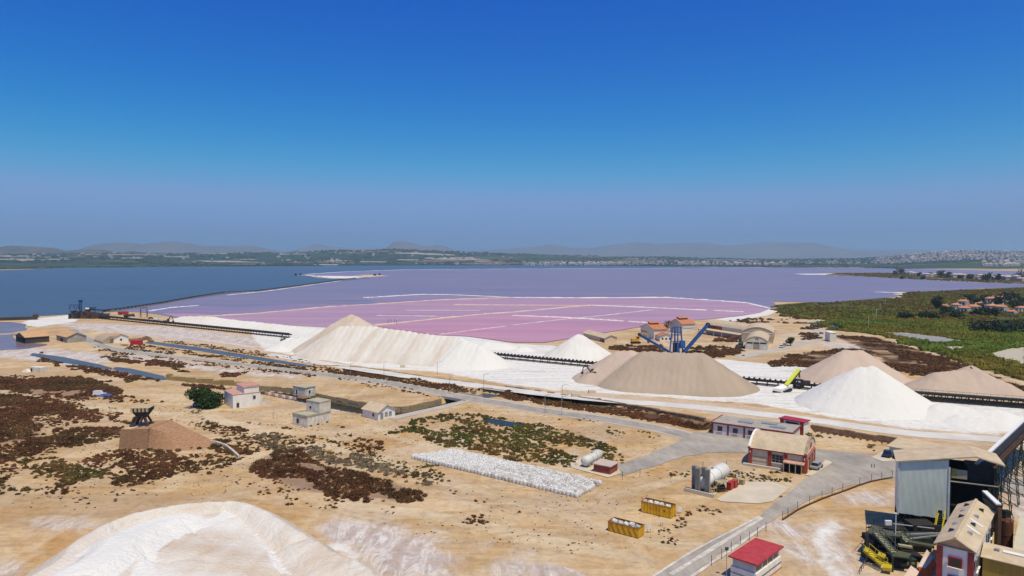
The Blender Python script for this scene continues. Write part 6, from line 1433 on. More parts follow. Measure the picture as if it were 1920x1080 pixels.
bund('brick_bank', GL([(232,640),(262,640),(275,636),(285,640)]), 2.5, 1.8, M_BROWNW, 0, .3, 8)
t, L = block('ruin', 'small bluish white ruin among the sand far left', (55,697), (76,699), 3., 2.2, M_OLDW); MB().box(1, 2, -.06, -.003, .2, 1.6).build('doorway', M_DARKIN, t)
MB().hexa([(-3,-1.5,-.2),(1,-2,-.2),(1.5,2,-.2),(-2,2,-.2),(-2,-.6,1.1),(0,-.8,.7),(.3,.8,.9),(-1.4,.8,1.2)]).build('rubble', M_OLDW, t)
t = thing('tarpaulin_heap', 'blue tarpaulin heap beside the white van in the scrub', 'tarpaulin', (*G(200,743), 0), 0); MB().hexa([(-2.4,-1,0),(2.4,-1.1,0),(2.2,1.1,0),(-2.3,1,0),(-1.6,-.5,.9),(1.2,-.6,.6),(1.4,.5,.8),(-1.4,.5,1.0)]).build('cover', mat('blue tarpaulin', (.05, .10, .28)), t)
# bridge where the road crosses the basin mouth
a = Vector(G(830,744.5)); c = Vector(G(872,752)); d = c - a; t = thing('road_bridge', 'low road bridge with a dark opening at the basin mouth', 'bridge', (a.x, a.y, 0), math.atan2(d.y, d.x)); L = d.length
MB().box(-.5, L+.5, -.2, 8.6, -.35, .03).build('deck', M_CONC, t); MB().box(-.5, L+.5, -.35, -.2, -.35, .55).build('parapet', M_CONC, t); MB().box(-.5, L+.5, 8.6, 8.75, -.35, .55).build('parapet', M_CONC, t)
for x in (-.5, L): MB().box(x, x+.5, 0, 8.6, -2.5, -.353).build('abutment', M_STONE, t)
MB().box(0, L, 4, 4.3, -2.5, -.353).build('opening_shade', M_DARKIN, t)  # near-black sheet stands in for the shade under the deck
# ruined quay masonry left of the white house
for k, (px, py, w, h) in enumerate(((318,712,3.2,2.6),(336,714,9,1.9),(358,717,4.5,2.2),(385,718.5,8,2.0),(405,721,3.5,1.8),(425,722,7,2.2),(452,724,6,1.8))):
    t = thing('quay_ruin', ['square stub of ochre quay masonry at the canal end','long low ochre quay ruin next to the canal end','short ochre quay ruin between two longer ones','long ochre quay ruin behind the round tree','narrow ochre quay stub right above the round tree','ochre quay ruin above the salmon annex','last ochre quay ruin above the white house'][k], 'ruin', (*G(px,py), 0), -.35, 'ruined quay masonry')
    MB().hexa([(-w/2,-.6,-.3),(w/2,-.6,-.3),(w/2,.8,-.3),(-w/2,.8,-.3),(-w/2+.1,-.5,h*.8),(w/2-.2,-.5,h),(w/2-.3,.6,h*.9),(-w/2+.2,.6,h)]).build('masonry', mat('ochre rubble stone', (.30, .20, .085), .95, (.42, .30, .15), .1, .8, .6, 0, .1, None, 6, .3), t)

# ================================================================ POSTS, LAMPS, POLES
def post(name, label, px, py, h, r, grp, m=None, arm=0.):
    t = thing(name, label, 'post' if not arm else 'street lamp', (*G(px,py), 0), random.uniform(-.3,.3), grp)
    MB().tube((0,0,-.1), (0,0,h), r, 6).build('pole', m or M_GREYST, t)
    if arm: MB().bar((0,0,h), (arm,0,h+.35), .12).build('arm', M_GREYST, t); MB().box(arm-.1, arm+.6, -.14, .14, h+.28, h+.42).build('lamp_head', M_WHITEM, t)
    return t
fp = [(1467,976),(1477,970),(1495,958),(1518,947),(1541,937),(1560,930),(1580,923),(1612,911),(1634,904),(1653,900),(1673,897)]
for k, (x, y) in enumerate(fp): post('fence_post', f'thin post of the wire fence along the road bend, {nth(k)} from its near end', x, y, 1.9, .05, 'roadside fence posts', M_RUST)
for k in range(len(fp)-1):
    p, q = Vector((*G(*fp[k]), 0)), Vector((*G(*fp[k+1]), 0)); b = MB()
    for z in (.5, 1.0, 1.5): b.bar(p + Vector((0,0,z)), q + Vector((0,0,z)), .025)
    b.bar(p + Vector((0,0,.18)), q + Vector((0,0,.18)), .15, .3); o = b.build('fence_wire', M_RUST); tag(o, f'wire strands over a low kerb along the road bend, {nth(k)} bay from its near end', 'fence wire', 'roadside fence wire')
for k, (x, y) in enumerate(((1334,1060),(1353,1048),(1371,1034),(1388,1022),(1405,1014),(1420,1006),(1436,996))): post('fence_post', f'thin roadside post above the crimson roofed hut, {nth(k)} from the left', x, y, 1.7, .05, 'posts above the crimson hut', M_RUST)
for k, (x, y) in enumerate(((1634,877),(1639,877))): post('bollard', ['left','right'][k] + ' one of two short dark bollards on the yard asphalt', x, y, .9, .09, 'pair of bollards in the yard', M_DKM)
for k, (x, y) in enumerate(((522,702),(657,709),(720,706),(843,739),(1022,776),(1053,780))): post('street_lamp', f'slim street lamp along the long road, {nth(k)} from the left', x, y, 6., .07, 'slim road lamps', None, 1.4)
for k, (x, y) in enumerate(((820,703),(907,729),(1054,752))): post('street_lamp', f'curved arm lamp beside the pale haul road, {nth(k)} from the left', x, y, 5.5, .08, 'haul road lamps', None, 1.6)
for k, (x, y, h) in enumerate(((1628,617,9.),(1643,598,9.),(1650,583,8.),(1660,573,8.))): post('utility_pole', ['pale utility pole standing in the green marsh, nearest','second utility pole across the marsh','third utility pole beyond the marsh','farthest utility pole before the lilac water'][k], x, y, h, .12, 'marsh utility poles', M_WHITEM)
for k, (x, y) in enumerate(((728,606),(733,607),(740,606),(744,609))): post('marker_post', f'thin marker post in the pink brine beyond the long heap, {nth(k)} from the left', x, y, 3.5, .12, 'brine marker posts', M_WOODD)
for k, (x, y) in enumerate(((1167,900),(1200,894),(1318,880),(1362,880))): post('marker_post', f'lone thin post on the sand around the tanks, {nth(k)} from the left', x, y, 2.0, .05, 'thin posts around the tanks', M_RUST)
for k, (x, y, s) in enumerate(((755,689,1.),(1110,737,1.2),(1080,744,1.4))):
    t = thing('concrete_block', ['small pale concrete box on the haul road below the long ridge','small concrete box on the haul road below the pink shoulder','pale fallen slab in the brown ditch'][k], 'block', (*G(x,y), 0), .2); MB().hexa([(-1.2*s,-.6,0),(1.2*s,-.6,0),(1.2*s,.6,0),(-1.2*s,.6,0),(-1.1*s,-.5,1.2),(1.1*s,-.5,1.),(1.1*s,.5,1.),(-1.1*s,.5,1.2)]).build('slab', M_CONC, t)

# ================================================================ SCRUB
def leaf_mat(name, c, c2, sc=.12, rough=.9):
    m = mat(name, c, rough, c2, .2, sc, 0, 0, .1, None, 6); return m
M_SB = leaf_mat('brown saltbush', (.046, .022, .012), (.105, .055, .028))
M_SO = leaf_mat('olive saltbush', (.036, .030, .010), (.10, .075, .03))
M_SG = leaf_mat('dark green reeds', (.045, .070, .006), (.12, .135, .022), .03)
M_SY = leaf_mat('dry grey scrub', (.085, .062, .045), (.17, .13, .085))
M_TREE = leaf_mat('dark foliage', (.018, .036, .010), (.045, .075, .02), .5)
M_FARTREE = leaf_mat('far dark foliage', (.018, .032, .016), (.04, .058, .03), .02)
M_BARK = mat('bark', (.10, .07, .05))
weather(M_SB, .035, (1.08, .88, .80), (.82, 1.0, .80), (1, 1, 1), .42, .60); weather(M_SB, .5, (.6, .6, .6), (1.45, 1.4, 1.35), (1, 1, 1), .38, .62)
weather(M_SO, .05, (1.2, .95, .8), (.8, 1.1, .8), (1, 1, 1), .42, .60); weather(M_SO, .5, (.6, .6, .6), (1.4, 1.4, 1.35), (1, 1, 1), .38, .62)
weather(M_SG, .012, (1.25, .85, .9), (.85, 1.1, .9), (1, 1, 1), .42, .62); weather(M_SG, .12, (.78, .78, .78), (1.2, 1.2, 1.15), (1, 1, 1), .4, .6)
def clump(seed, n=34, flat=.75):
    rr = np.random.default_rng(seed); v = []; f = []
    # lumpy core
    m, k = 7, 3
    for j in range(k):
        el = (j + .15) / k * 1.35
        for i in range(m):
            a = 2*np.pi*(i + .5*(j % 2))/m; r = (.72 + rr.uniform(-.22, .2)); v.append((r*np.cos(a)*np.cos(el), r*np.sin(a)*np.cos(el), flat*r*np.sin(el) - .05))
    v.append((0, 0, flat*(.75 + rr.uniform(-.1, .15))))
    for j in range(k-1):
        for i in range(m): a, b = j*m+i, j*m+(i+1) % m; f += [(a, b, b+m), (a, b+m, a+m)]
    for i in range(m): f.append(((k-1)*m+i, (k-1)*m+(i+1) % m, k*m))
    for q in range(n):       # leaf sprays
        a = rr.uniform(0, 2*np.pi); el = np.arcsin(rr.uniform(.0, .98)); r = rr.uniform(.6, 1.0)
        c = np.array([r*np.cos(a)*np.cos(el), r*np.sin(a)*np.cos(el), flat*r*np.sin(el)]); s = rr.uniform(.14, .30); b = len(v)
        for w in range(3):
            d = rr.normal(size=3); d /= np.linalg.norm(d); d[2] = d[2]*.7 + (.35 if w == 0 else 0); v.append(tuple(c + d*s))
        f.append((b, b+1, b+2))
    return np.array(v, np.float32), np.array(f, np.int32)
TEMPL = [clump(s) for s in range(6)]
TEMPL_S = [clump(50 + s, 14) for s in range(6)]
def scatter_mesh(name, pts, m, label, cat, templ, group=None):
    """pts: x, y, z, radius, squash -> one mesh of many clumps"""
    V, F = [], []; base = 0
    for t_i, (tv, tf) in enumerate(templ):
        s = pts[t_i::len(templ)]
        if not len(s): continue
        ang = RNG.uniform(0, 6.28, len(s)); c, sn = np.cos(ang), np.sin(ang)
        x = tv[None, :, 0]*c[:, None] - tv[None, :, 1]*sn[:, None]; y = tv[None, :, 0]*sn[:, None] + tv[None, :, 1]*c[:, None]
        v = np.stack([s[:, 0:1] + x*s[:, 3:4], s[:, 1:2] + y*s[:, 3:4], s[:, 2:3] + tv[None, :, 2]*s[:, 3:4]*s[:, 4:5]], -1).reshape(-1, 3)
        f = (tf[None] + (np.arange(len(s))*len(tv))[:, None, None]).reshape(-1, 3) + base; V.append(v); F.append(f); base += len(v)
    o = np_mesh(name, np.concatenate(V), np.concatenate(F), m, None, False); return tag(o, label, cat, group, 'stuff')
ZONES = [
 ([(-60,704),(60,706),(235,727),(226,745),(190,752),(250,790),(300,835),(450,862),(420,880),(280,915),(130,920),(-60,935)], 'b', .42, .5, 1.2, 9, .51, 'over the left flats'),
 ([(330,790),(480,795),(560,812),(640,812),(700,830),(760,860),(830,900),(800,925),(700,900),(560,850),(440,862),(380,830)], 'b', .4, .4, 1.1, 7, .50, 'around the low white wall'),
 ([(330,640),(480,660),(640,690),(900,730),(880,742),(640,712),(400,688),(200,668),(180,650)], 'b', .25, .5, 1.0, 7, .52, 'along the long road'),
  # outline in photo pixels, kind, cover, rmin, rmax, patch scale, patch threshold, place
 ([(0,706),(60,710),(150,706),(232,727),(225,739),(140,748),(60,739),(-40,730),(-40,708)], 'b', 1.25, .8, 1.6, 12, .40, 'on the far left flats'),
 ([(180,737),(230,741),(300,752),(325,764),(270,768),(200,752)], 'b', .9, .7, 1.4, 7, .45, 'behind the brick ramp'),
 ([(-40,735),(60,747),(120,762),(185,786),(180,794),(130,786),(100,773),(60,782),(80,802),(70,824),(-40,836)], 'b', 1.25, .8, 1.5, 9, .36, 'in the dense bed at the left edge'),
 ([(60,739),(150,760),(252,795),(245,800),(140,768),(60,746)], 'b', 1.1, .6, 1.0, 6, .3, 'along the sandy track on the left'),
 ([(60,827),(120,806),(226,802),(226,818),(150,838),(90,852),(40,852),(-40,890),(-40,836)], 'b', 1.15, .7, 1.5, 8, .42, 'left of the brick ramp'),
 ([(-20,884),(40,866),(100,858),(190,880),(203,895),(160,902),(100,917),(60,920),(-20,908)], 'o', 1.05, .6, 1.3, 6, .42, 'in the lowest bed on the left'),
 ([(170,852),(222,840),(380,840),(442,866),(400,877),(300,902),(260,912),(210,906),(240,880),(170,862)], 'b', .85, .5, 1.2, 5, .42, 'below the brick ramp'),
 ([(384,822),(440,834),(470,855),(452,862),(400,842)], 'b', 1.3, .7, 1.3, 6, .3, 'behind the low white wall'),
 ([(468,872),(520,845),(560,850),(600,870),(690,890),(740,905),(797,930),(760,943),(700,937),(640,930),(560,920),(500,897)], 'b', 1.5, .7, 1.4, 7, .36, 'in the dense maroon bed in the middle'),
 ([(460,890),(560,920),(650,935),(640,955),(540,945),(470,915)], 'b', .28, .35, .9, 4, .45, 'below the dense maroon bed'),
 ([(548,838),(600,836),(640,850),(820,900),(812,910),(700,884),(560,850)], 'y', .95, .7, 1.3, 6, .42, 'between the cottage and the maroon bed'),
 ([(465,818),(520,812),(535,832),(560,848),(500,842)], 'y', 1.0, .8, 1.5, 6, .40, 'above the maroon bed'),
 ([(405,797),(480,798),(482,812),(412,810)], 'b', 1.0, .8, 1.5, 6, .40, 'below the white house'),
 ([(545,800),(575,806),(640,796),(645,803),(580,812),(520,808)], 'o', .5, .4, .9, 4, .45, 'around the two part cottage'),
 ([(700,806),(760,792),(820,776),(900,778),(1000,795),(1060,803),(1130,830),(1182,852),(1172,870),(1120,856),(1085,872),(1030,879),(900,852),(850,842),(780,818)], 'o', .95, .6, 1.3, 7, .44, 'in the olive field behind the white bags'),
 ([(760,800),(850,782),(960,792),(1060,812),(1100,838),(980,840),(860,820)], 'd', .30, .6, 1.3, 8, .46, 'among the olive field'),
 ([(590,840),(700,850),(800,868),(860,905),(820,908),(720,880),(640,868)], 'o', .28, .4, 1.0, 5, .5, 'left of the white bags'),
 ([(610,690),(700,697),(820,716),(905,735),(860,737),(720,715),(620,704)], 'b', .95, .6, 1.2, 7, .40, 'north of the long road'),
 ([(490,692),(640,712),(760,735),(865,750),(830,744),(700,722),(560,700)], 'b', .55, .5, 1.0, 5, .45, 'south of the long road'),
 ([(950,728),(1060,742),(1180,760),(1330,788),(1345,802),(1310,807),(1250,797),(1100,771),(960,750),(925,742)], 'b', 1.35, .7, 1.4, 8, .34, 'in the dry ditch below the grey heap'),
 ([(1000,765),(1100,780),(1130,800),(1090,795),(1000,775)], 'o', .12, .4, .8, 4, .5, 'south of the road bend'),
 ([(1120,795),(1200,805),(1240,822),(1150,815)], 'o', .25, .5, .9, 4, .5, 'inside the road fork'),
 ([(1330,800),(1350,795),(1360,808),(1335,815)], 'd', 1.0, .6, 1.1, 5, .3, 'at the white office corner'),
 ([(1500,815),(1530,808),(1580,818),(1570,826),(1520,824)], 'o', .8, .5, 1.1, 5, .4, 'behind the red pillared hall'),
 ([(1635,838),(1645,834),(1648,842),(1638,846)], 'o', 1.2, .5, 1.0, 4, .3, 'by the pale green shed'),
 ([(1360,895),(1420,880),(1480,892),(1475,900),(1440,904),(1400,902)], 'o', .6, .35, .8, 4, .42, 'before the red pillared hall'),
 ([(1240,885),(1310,870),(1320,880),(1290,898),(1240,900)], 'o', .3, .35, .8, 4, .5, 'left of the finned columns'),
 ([(1262,985),(1280,970),(1330,945),(1345,950),(1300,975),(1280,990)], 'b', .55, .3, .8, 4, .42, 'behind the farther skip'),
 ([(1255,990),(1275,995),(1270,1012),(1225,1022),(1235,1005)], 'b', .30, .3, .7, 4, .45, 'right of the nearer skip'),
 ([(1455,935),(1480,922),(1490,925),(1462,945)], 'y', .8, .3, .7, 4, .35, 'on the verge by the yard slab'),
 ([(865,958),(910,960),(940,978),(925,985),(885,982)], 'b', .45, .5, 1.0, 5, .45, 'in a lone group on open sand'),
 ([(80,900),(460,880),(480,930),(300,935),(120,960)], 'b', .045, .3, .7, 9, .5, 'scattered above the near salt mound'),
 ([(650,900),(900,930),(1010,960),(900,990),(700,950)], 'b', .03, .35, .8, 9, .5, 'scattered on the open sand'),
 ([(340,770),(400,780),(480,795),(460,812),(380,805),(330,790)], 'y', .35, .5, 1.2, 6, .48, 'in front of the green tree'),
 ([(80,660),(180,690),(210,696),(330,715),(460,735),(440,742),(330,724),(200,706),(150,695),(70,675)], 'b', .75, .7, 1.4, 9, .46, 'along the left canal'),
 ([(195,668),(280,672),(370,690),(470,700),(440,708),(340,698),(230,682)], 'b', .75, .7, 1.5, 9, .48, 'between canal and long road'),
 ([(280,648),(400,668),(570,690),(590,696),(480,684),(380,668),(270,650)], 'b', .4, .5, .9, 6, .5, 'on the near bank of the blue canal'),
 ([(1140,650),(1240,648),(1245,658),(1220,663),(1150,656)], 'b', 1.0, 1.0, 1.9, 12, .42, 'before the blue stacker'),
 ([(1290,652),(1345,648),(1400,658),(1380,668),(1330,672),(1290,668)], 'b', 1.0, 1.0, 1.9, 12, .42, 'behind the grey heap'),
 ([(1440,680),(1500,662),(1600,650),(1650,660),(1620,685),(1540,690),(1440,688)], 'b', 1.1, .9, 1.7, 12, .45, 'left of the pinkish cone'),
 ([(1560,626),(1640,634),(1720,658),(1800,684),(1925,728),(1925,745),(1830,714),(1700,702),(1650,684),(1700,668),(1640,650)], 'b', .9, .9, 1.8, 14, .47, 'before the green marsh'),
 ([(1530,609),(1560,599),(1640,591),(1750,600),(1940,606),(1940,718),(1800,681),(1700,643),(1640,627),(1570,620)], 'g', 1.25, 1.3, 2.6, 22, .26, 'in the marsh'),
 ([(1450,574),(1560,569),(1690,560),(1700,549),(1940,540),(1940,608),(1750,602),(1640,593),(1560,600),(1470,594)], 'm', .85, 1.6, 3.4, 30, .42, 'beyond the marsh'),
 ([(1340,608),(1440,590),(1540,600),(1530,608),(1440,605),(1400,612)], 'b', .35, 1.2, 2.2, 14, .50, 'behind the barrel roofed halls'),
 ([(1505,615),(1540,608),(1535,635),(1510,640)], 'b', .6, 1.2, 2., 10, .42, 'right of the barrel roofed store'),
 ([(-60,700),(300,715),(500,760),(900,760),(1250,830),(1300,1000),(1000,1060),(600,950),(300,930),(-60,960)], 't', .02, .16, .42, 12, .45, ''),
 ([(1560,513),(1680,512),(1940,518),(1940,533),(1750,525.5),(1650,520)], 'm', .25, 2., 4., 50, .45, 'on the peninsula'),
]
NEVER = [GL(p) for p in ([(1640,622),(1700,624),(1760,631),(1812,640),(1760,645),(1690,633)], [(1770,649),(1815,650),(1800,657),(1775,656)], [(1850,665),(1892,652),(1925,655),(1925,688),(1880,676)], [(1545,612),(1563,606),(1583,617),(1575,619)], [(905,785),(950,789),(985,797),(960,800),(920,794)])] + [yard, basin, canalA, canalB, canalB2]
ROADS_CL = [(west, 3.2), (br, 2.4)]
bags_a = Vector(G(771,860)); pool = {k: [] for k in 'bodgyt'}; near = []
for zi, (px, kind, cover, r0, r1, psc, pth, place) in enumerate(ZONES):
    poly = GL(px); xs = [p[0] for p in poly]; yy = [p[1] for p in poly]
    area = abs(sum(poly[i][0]*poly[(i+1) % len(poly)][1] - poly[(i+1) % len(poly)][0]*poly[i][1] for i in range(len(poly)))) / 2
    bbox = (max(xs)-min(xs))*(max(yy)-min(yy)); rm = (r0+r1)/2; n = int(cover*area/(math.pi*rm*rm*.26) * bbox/area); n = min(n, 60000)
    x = RNG.uniform(min(xs), max(xs), n); y = RNG.uniform(min(yy), max(yy), n)
    ok = inpoly(x + (fbm(x, y, 6, 2, 3)-.5)*8*max(1, yy[0]/300), y + (fbm(x, y, 6, 2, 8)-.5)*8*max(1, yy[0]/300), poly) & (fbm((x*.8 - y*.6)*.6, (x*.6 + y*.8)*1.25, psc, 4, 60 + zi) > pth - .012 + RNG.uniform(-.04, .04, n))
    for nv in NEVER: ok &= ~inpoly(x, y, nv)
    for ln, w in ROADS_CL: ok &= pdist(x, y, ln) > w
    q = ((x - bags_a.x)*ax.x + (y - bags_a.y)*ax.y, -(x - bags_a.x)*ax.y + (y - bags_a.y)*ax.x); ok &= ~((q[0] > -.8) & (q[0] < ncol + 1) & (q[1] > -.6) & (q[1] < nrow + .6))
    x, y = x[ok], y[ok]; r = (r0 + (r1 - r0)*RNG.random(len(x))**1.8)*(.8 if yy[0] < 330 else 1.); z = height(x, y) - .05; sq = RNG.uniform(.7, 1.35, len(x))
    for i in range(len(x)):
        k = kind if kind != 'm' else RNG.choice(list('ggbo'))
        if k == 't': k = RNG.choice(list('bboy'))
        if k == 'd': k = 'g' if RNG.random() < .5 else 'o'
        rec = (x[i], y[i], z[i], r[i], sq[i]*(1.15 if kind == 'g' else 1.))
        if kind in 'boy' and y[i] < 215:
            u = (x[i]/y[i] - min(a_/b_ for a_, b_ in poly)) / (max(a_/b_ for a_, b_ in poly) - min(a_/b_ for a_, b_ in poly)); w = (y[i] - min(yy)) / (max(yy) - min(yy))
            cell = ('front ', 'middle ', 'back ')[min(2, int(w*3))] + ('left end', 'left half', 'centre', 'right half', 'right end')[min(4, max(0, int(u*5)))]
            near.append((r[i]/y[i], rec, k, place, cell))
        else: pool[k].append(rec)
near.sort(key=lambda q: -q[0])
SHR = {}

NAMES = {'b': 'brown', 'o': 'olive', 'y': 'dry grey', 'g': 'green'}
PICK = [q for q in near if q[2] in 'boyg'][:290]
for q in near[290:]: pool[q[2]].append(q[1])
MK = {'b': M_SB, 'o': M_SO, 'y': M_SY, 'g': M_SG}
for kk in MK:
    for s in range(4):
        v, f = clump(200 + s, 70, .8); me = bpy.data.meshes.new('shrub'); me.from_pydata([tuple(map(float, p)) for p in v], [], [tuple(map(int, q)) for q in f]); me.materials.append(MK[kk]); me.update(); SHR[kk, s] = me
for sc_, rec, k, place, cell in PICK:
    o = bpy.data.objects.new('shrub', SHR[k, random.randrange(4)]); COL.objects.link(o); o.location = rec[:3]; o.rotation_euler = (0, 0, random.uniform(0, 6.28)); o.scale = (rec[3], rec[3]*random.uniform(.8, 1.1), rec[3]*rec[4])
    tag(o, f'{"broad" if rec[3] > 1.2 else "small" if rec[3] < .8 else "low"} {NAMES[k]} shrub {place}, {cell}', 'shrub', f'{NAMES[k]} shrubs {place}')
for k, nm, lb, m in (('b', 'brown_scrub', 'brown saltbush scrub spread over the flats', M_SB), ('o', 'olive_scrub', 'olive saltbush scrub spread over the flats', M_SO), ('g', 'marsh_reeds', 'dense dark green reeds and bushes of the marsh', M_SG), ('y', 'dry_scrub', 'dry grey scrub spread over the flats', M_SY)):
    if pool[k]: scatter_mesh(nm, np.array(pool[k]), m, lb, 'scrub', TEMPL_S)

# ================================================================ TREES
def tree(name, label, loc, w, h, m=None, n=900, trunk=.25, group=None, leaf=.5, seed=1, lobes=7):
    rr = np.random.default_rng(seed); t = thing(name, label, 'tree', loc, 0, group); m = m or M_TREE
    b = MB().tube((0,0,-.2), (0,0,h*.45), w*.05, 8, w*.03)
    for k in range(5): a = k*1.256 + rr.uniform(-.3,.3); b.tube((0,0,h*(.2+.05*k)), (w*.3*math.cos(a), w*.3*math.sin(a), h*(.5+.08*k)), w*.025, 6, w*.01)
    b.build('trunk', M_BARK, t)
    L = [(rr.uniform(-.30,.30)*w, rr.uniform(-.30,.30)*w, h*rr.uniform(trunk+.15, .80), w*rr.uniform(.20,.30)) for _ in range(lobes)] + [(0, 0, h*.6, w*.34)]
    V = []; F = []
    for i in range(n):
        cx, cy, cz, r = L[i % len(L)]; d = rr.normal(size=3); d /= np.linalg.norm(d); q = np.array([cx, cy, cz]) + d*r*rr.uniform(.45, 1.0)*np.array([1,1,min(1., h/w)]); s = leaf*rr.uniform(.6, 1.3); k = len(V)
        e = rr.normal(size=3); e /= np.linalg.norm(e); g = np.cross(e, d); g /= np.linalg.norm(g) + 1e-6
        V += [tuple(q + e*s), tuple(q - e*s*.4 + g*s*.7), tuple(q - e*s*.4 - g*s*.7)]; F.append((k, k+1, k+2))
    mesh_obj('crown', V, F, m, t); return t
tree('round_tree', 'round dark green tree sheltering a white car', (*G(382,763), 0), 11.5, 6.6, M_TREE, 8000, .02, None, .45, 4, 20)
tree('bush_tree', 'small dark bush tree at the end of the pale green shed', (*G(1686,862), 0), 2.8, 2.6, M_TREE, 500, .0, None, .28, 5)
tree('bush_tree', 'dark round bush by the wall of the barrel roofed store', (*G(1482,648), 0), 6., 5.5, M_TREE, 500, .0, None, .5, 6)
tree('bare_tree', 'dark feathery tree between the two lantern roofed houses', (*G(1250,624), 0), 9., 8.5, leaf_mat('maroon foliage', (.06,.03,.035), (.10,.055,.05)), 420, .2, None, .4, 7)
tree('tall_tree', 'tall dark tree standing at the left of the villas', (*G(1759,581), 0), 14., 17., M_FARTREE, 1300, .05, None, 1., 8, 12)
for k, (x, y, w, h) in enumerate(sorted(((1776,588,14,7),(1742,598,16,7),(1830,572,12,9),(1845,582,14,9),(1850,566,14,8),(1837,592,16,8),(1872,570,12,9),(1893,572,18,13),(1905,562,15,10),(1905,582,16,12),(1885,560,12,9),(1858,592,16,7),(1918,576,14,11),(1820,562,14,8),(1790,596,16,7),(1935,568,18,13),(1850,622,26,9),(1880,624,24,9),(1905,618,22,8),(1700,598,18,6)))):
    tree('villa_tree', f'dark tree among the orange roofed villas, {nth(k)} from the left', (*G(x,y), 0), w*1.1, h, M_FARTREE, 420, .02, 'trees around the villas', 1.1, 20 + k)
for k, (x, y, w, h) in enumerate(sorted(((1688,516,30,22),(1678,515.5,18,12),(1712,517,22,12),(1745,519,24,12),(1764,521,40,22),(1780,521,26,16),(1726,518,16,12),(1818,524,20,14),(1852,526.5,26,20),(1873,526,14,16),(1914,526,30,28),(1800,523,16,10),(1692,523,10,7),(1730,524,10,7),(1938,527,36,28)))):
    tree('peninsula_tree', f'dark tree among the white peninsula houses, {nth(k)} from the left', (*G(x,y), 0), w, h, M_FARTREE, 300, .05, 'trees on the peninsula', 2.2, 60 + k)
for k, (x, y) in enumerate(((555,516.5),(563,516.3),(703,517),(712,516.2))): tree('spit_bush', f'dark bush on the white salt spit in the lagoon, {nth(k)} from the left', (*G(x,y), .3), 9, 5, M_FARTREE, 120, 0, 'bushes on the salt spit', 1.4, 90 + k)

# ================================================================ VILLAS, PENINSULA HOUSES, FAR TOWNS
def small_house(seed, wall, roof, hip=True):
    rr = random.Random(seed); L, W, h = rr.uniform(.8, 1.1), rr.uniform(.6, .85), rr.uniform(.45, .62); r_ = .15
    b = MB().box(-L/2, L/2, -W/2, W/2, -.1, h).box(L*.15, L*.6, -W*.75, -W*.45, -.1, h*.7)
    wv = b
    rf = MB().hexa([(-L/2-.05,-W/2-.05,h),(L/2+.05,-W/2-.05,h),(L/2+.05,W/2+.05,h),(-L/2-.05,W/2+.05,h),(-L/4,-.03,h+r_),(L/4,-.03,h+r_),(L/4,.03,h+r_),(-L/4,.03,h+r_)])
    wn_ = MB()
    for k in range(3): wn_.box(-L/2+.12+k*L*.3, -L/2+.24+k*L*.3, -W/2-.01, -W/2-.001, h*.35, h*.75)
    ch = MB().box(L*.18, L*.28, .1, .2, h, h+r_+.14)
    return wv, rf, wn_, ch
M_VW = mat('villa plaster', (.62, .52, .42), .9, (.70, .62, .54), .1, .05, 0); M_VR = mat('villa tiles', (.46, .17, .085), .9, (.55, .26, .15), .1, .06, 0)
M_FW = mat('haze dulled town plaster', (.36, .31, .29), .9, (.56, .50, .47), .1, .01, 0); M_FR = mat('town roof', (.42, .30, .25), .9, (.52, .42, .38), .1, .01, 0)  # town plaster darkened so its colour carries the muting of haze
PROTO = []
for s in range(4):
    wv, rf, wn_, ch = small_house(s, None, None); PROTO.append([wv, rf, wn_, ch])
VM = [[p.build('part', None).data for p in pr] for pr in PROTO]
for o in [o for o in COL.objects if o.name.startswith('part')]: bpy.data.objects.remove(o)
def villa(label, x, y, z, s, rz, grp, kind=0):
    t = thing('villa', label, 'house', (x, y, z), rz, grp); t.scale = (s, s, s); ms = VM[random.randrange(4)]
    for nm, me, m in (('wall', ms[0], M_VW), ('roof', ms[1], M_VR), ('window', ms[2], M_GLASS), ('chimney', ms[3], M_VW)):
        o = bpy.data.objects.new(nm, me); COL.objects.link(o); o.parent = t
        if not me.materials: me.materials.append(m)
    return t
vl = [(1771,579,9,'leftmost villa, next to the tall dark tree'),(1792,580,11,'white villa second from the tall dark tree'),(1806,574,14,'tall pale villa behind the first row'),(1808,587,13,'orange roofed villa in front, left of centre'),(1825,586,15,'broad orange roofed villa at the front'),(1838,575,9,'small pale villa half hidden by trees in the middle'),(1859,584,13,'pale villa in the right front row'),(1876,585,14,'orange roofed villa at the right front'),(1858,569,15,'back row villa with a long orange roof'),(1876,566,15,'back row villa with the brightest orange roof'),(1886,558,11,'small villa on the rise behind the others'),(1917,586,12,'white villa cut by the right edge'),(1898,566,9,'small grey villa among the dark trees at right'),(1848,591,8,'low villa annex at the very front'),(1897,590,9,'low white annex at the right front')]
for x, y, s, lb in vl: villa(lb, *G(x,y), 0, s*.75, random.uniform(-.6,.4), 'villas with orange roofs')
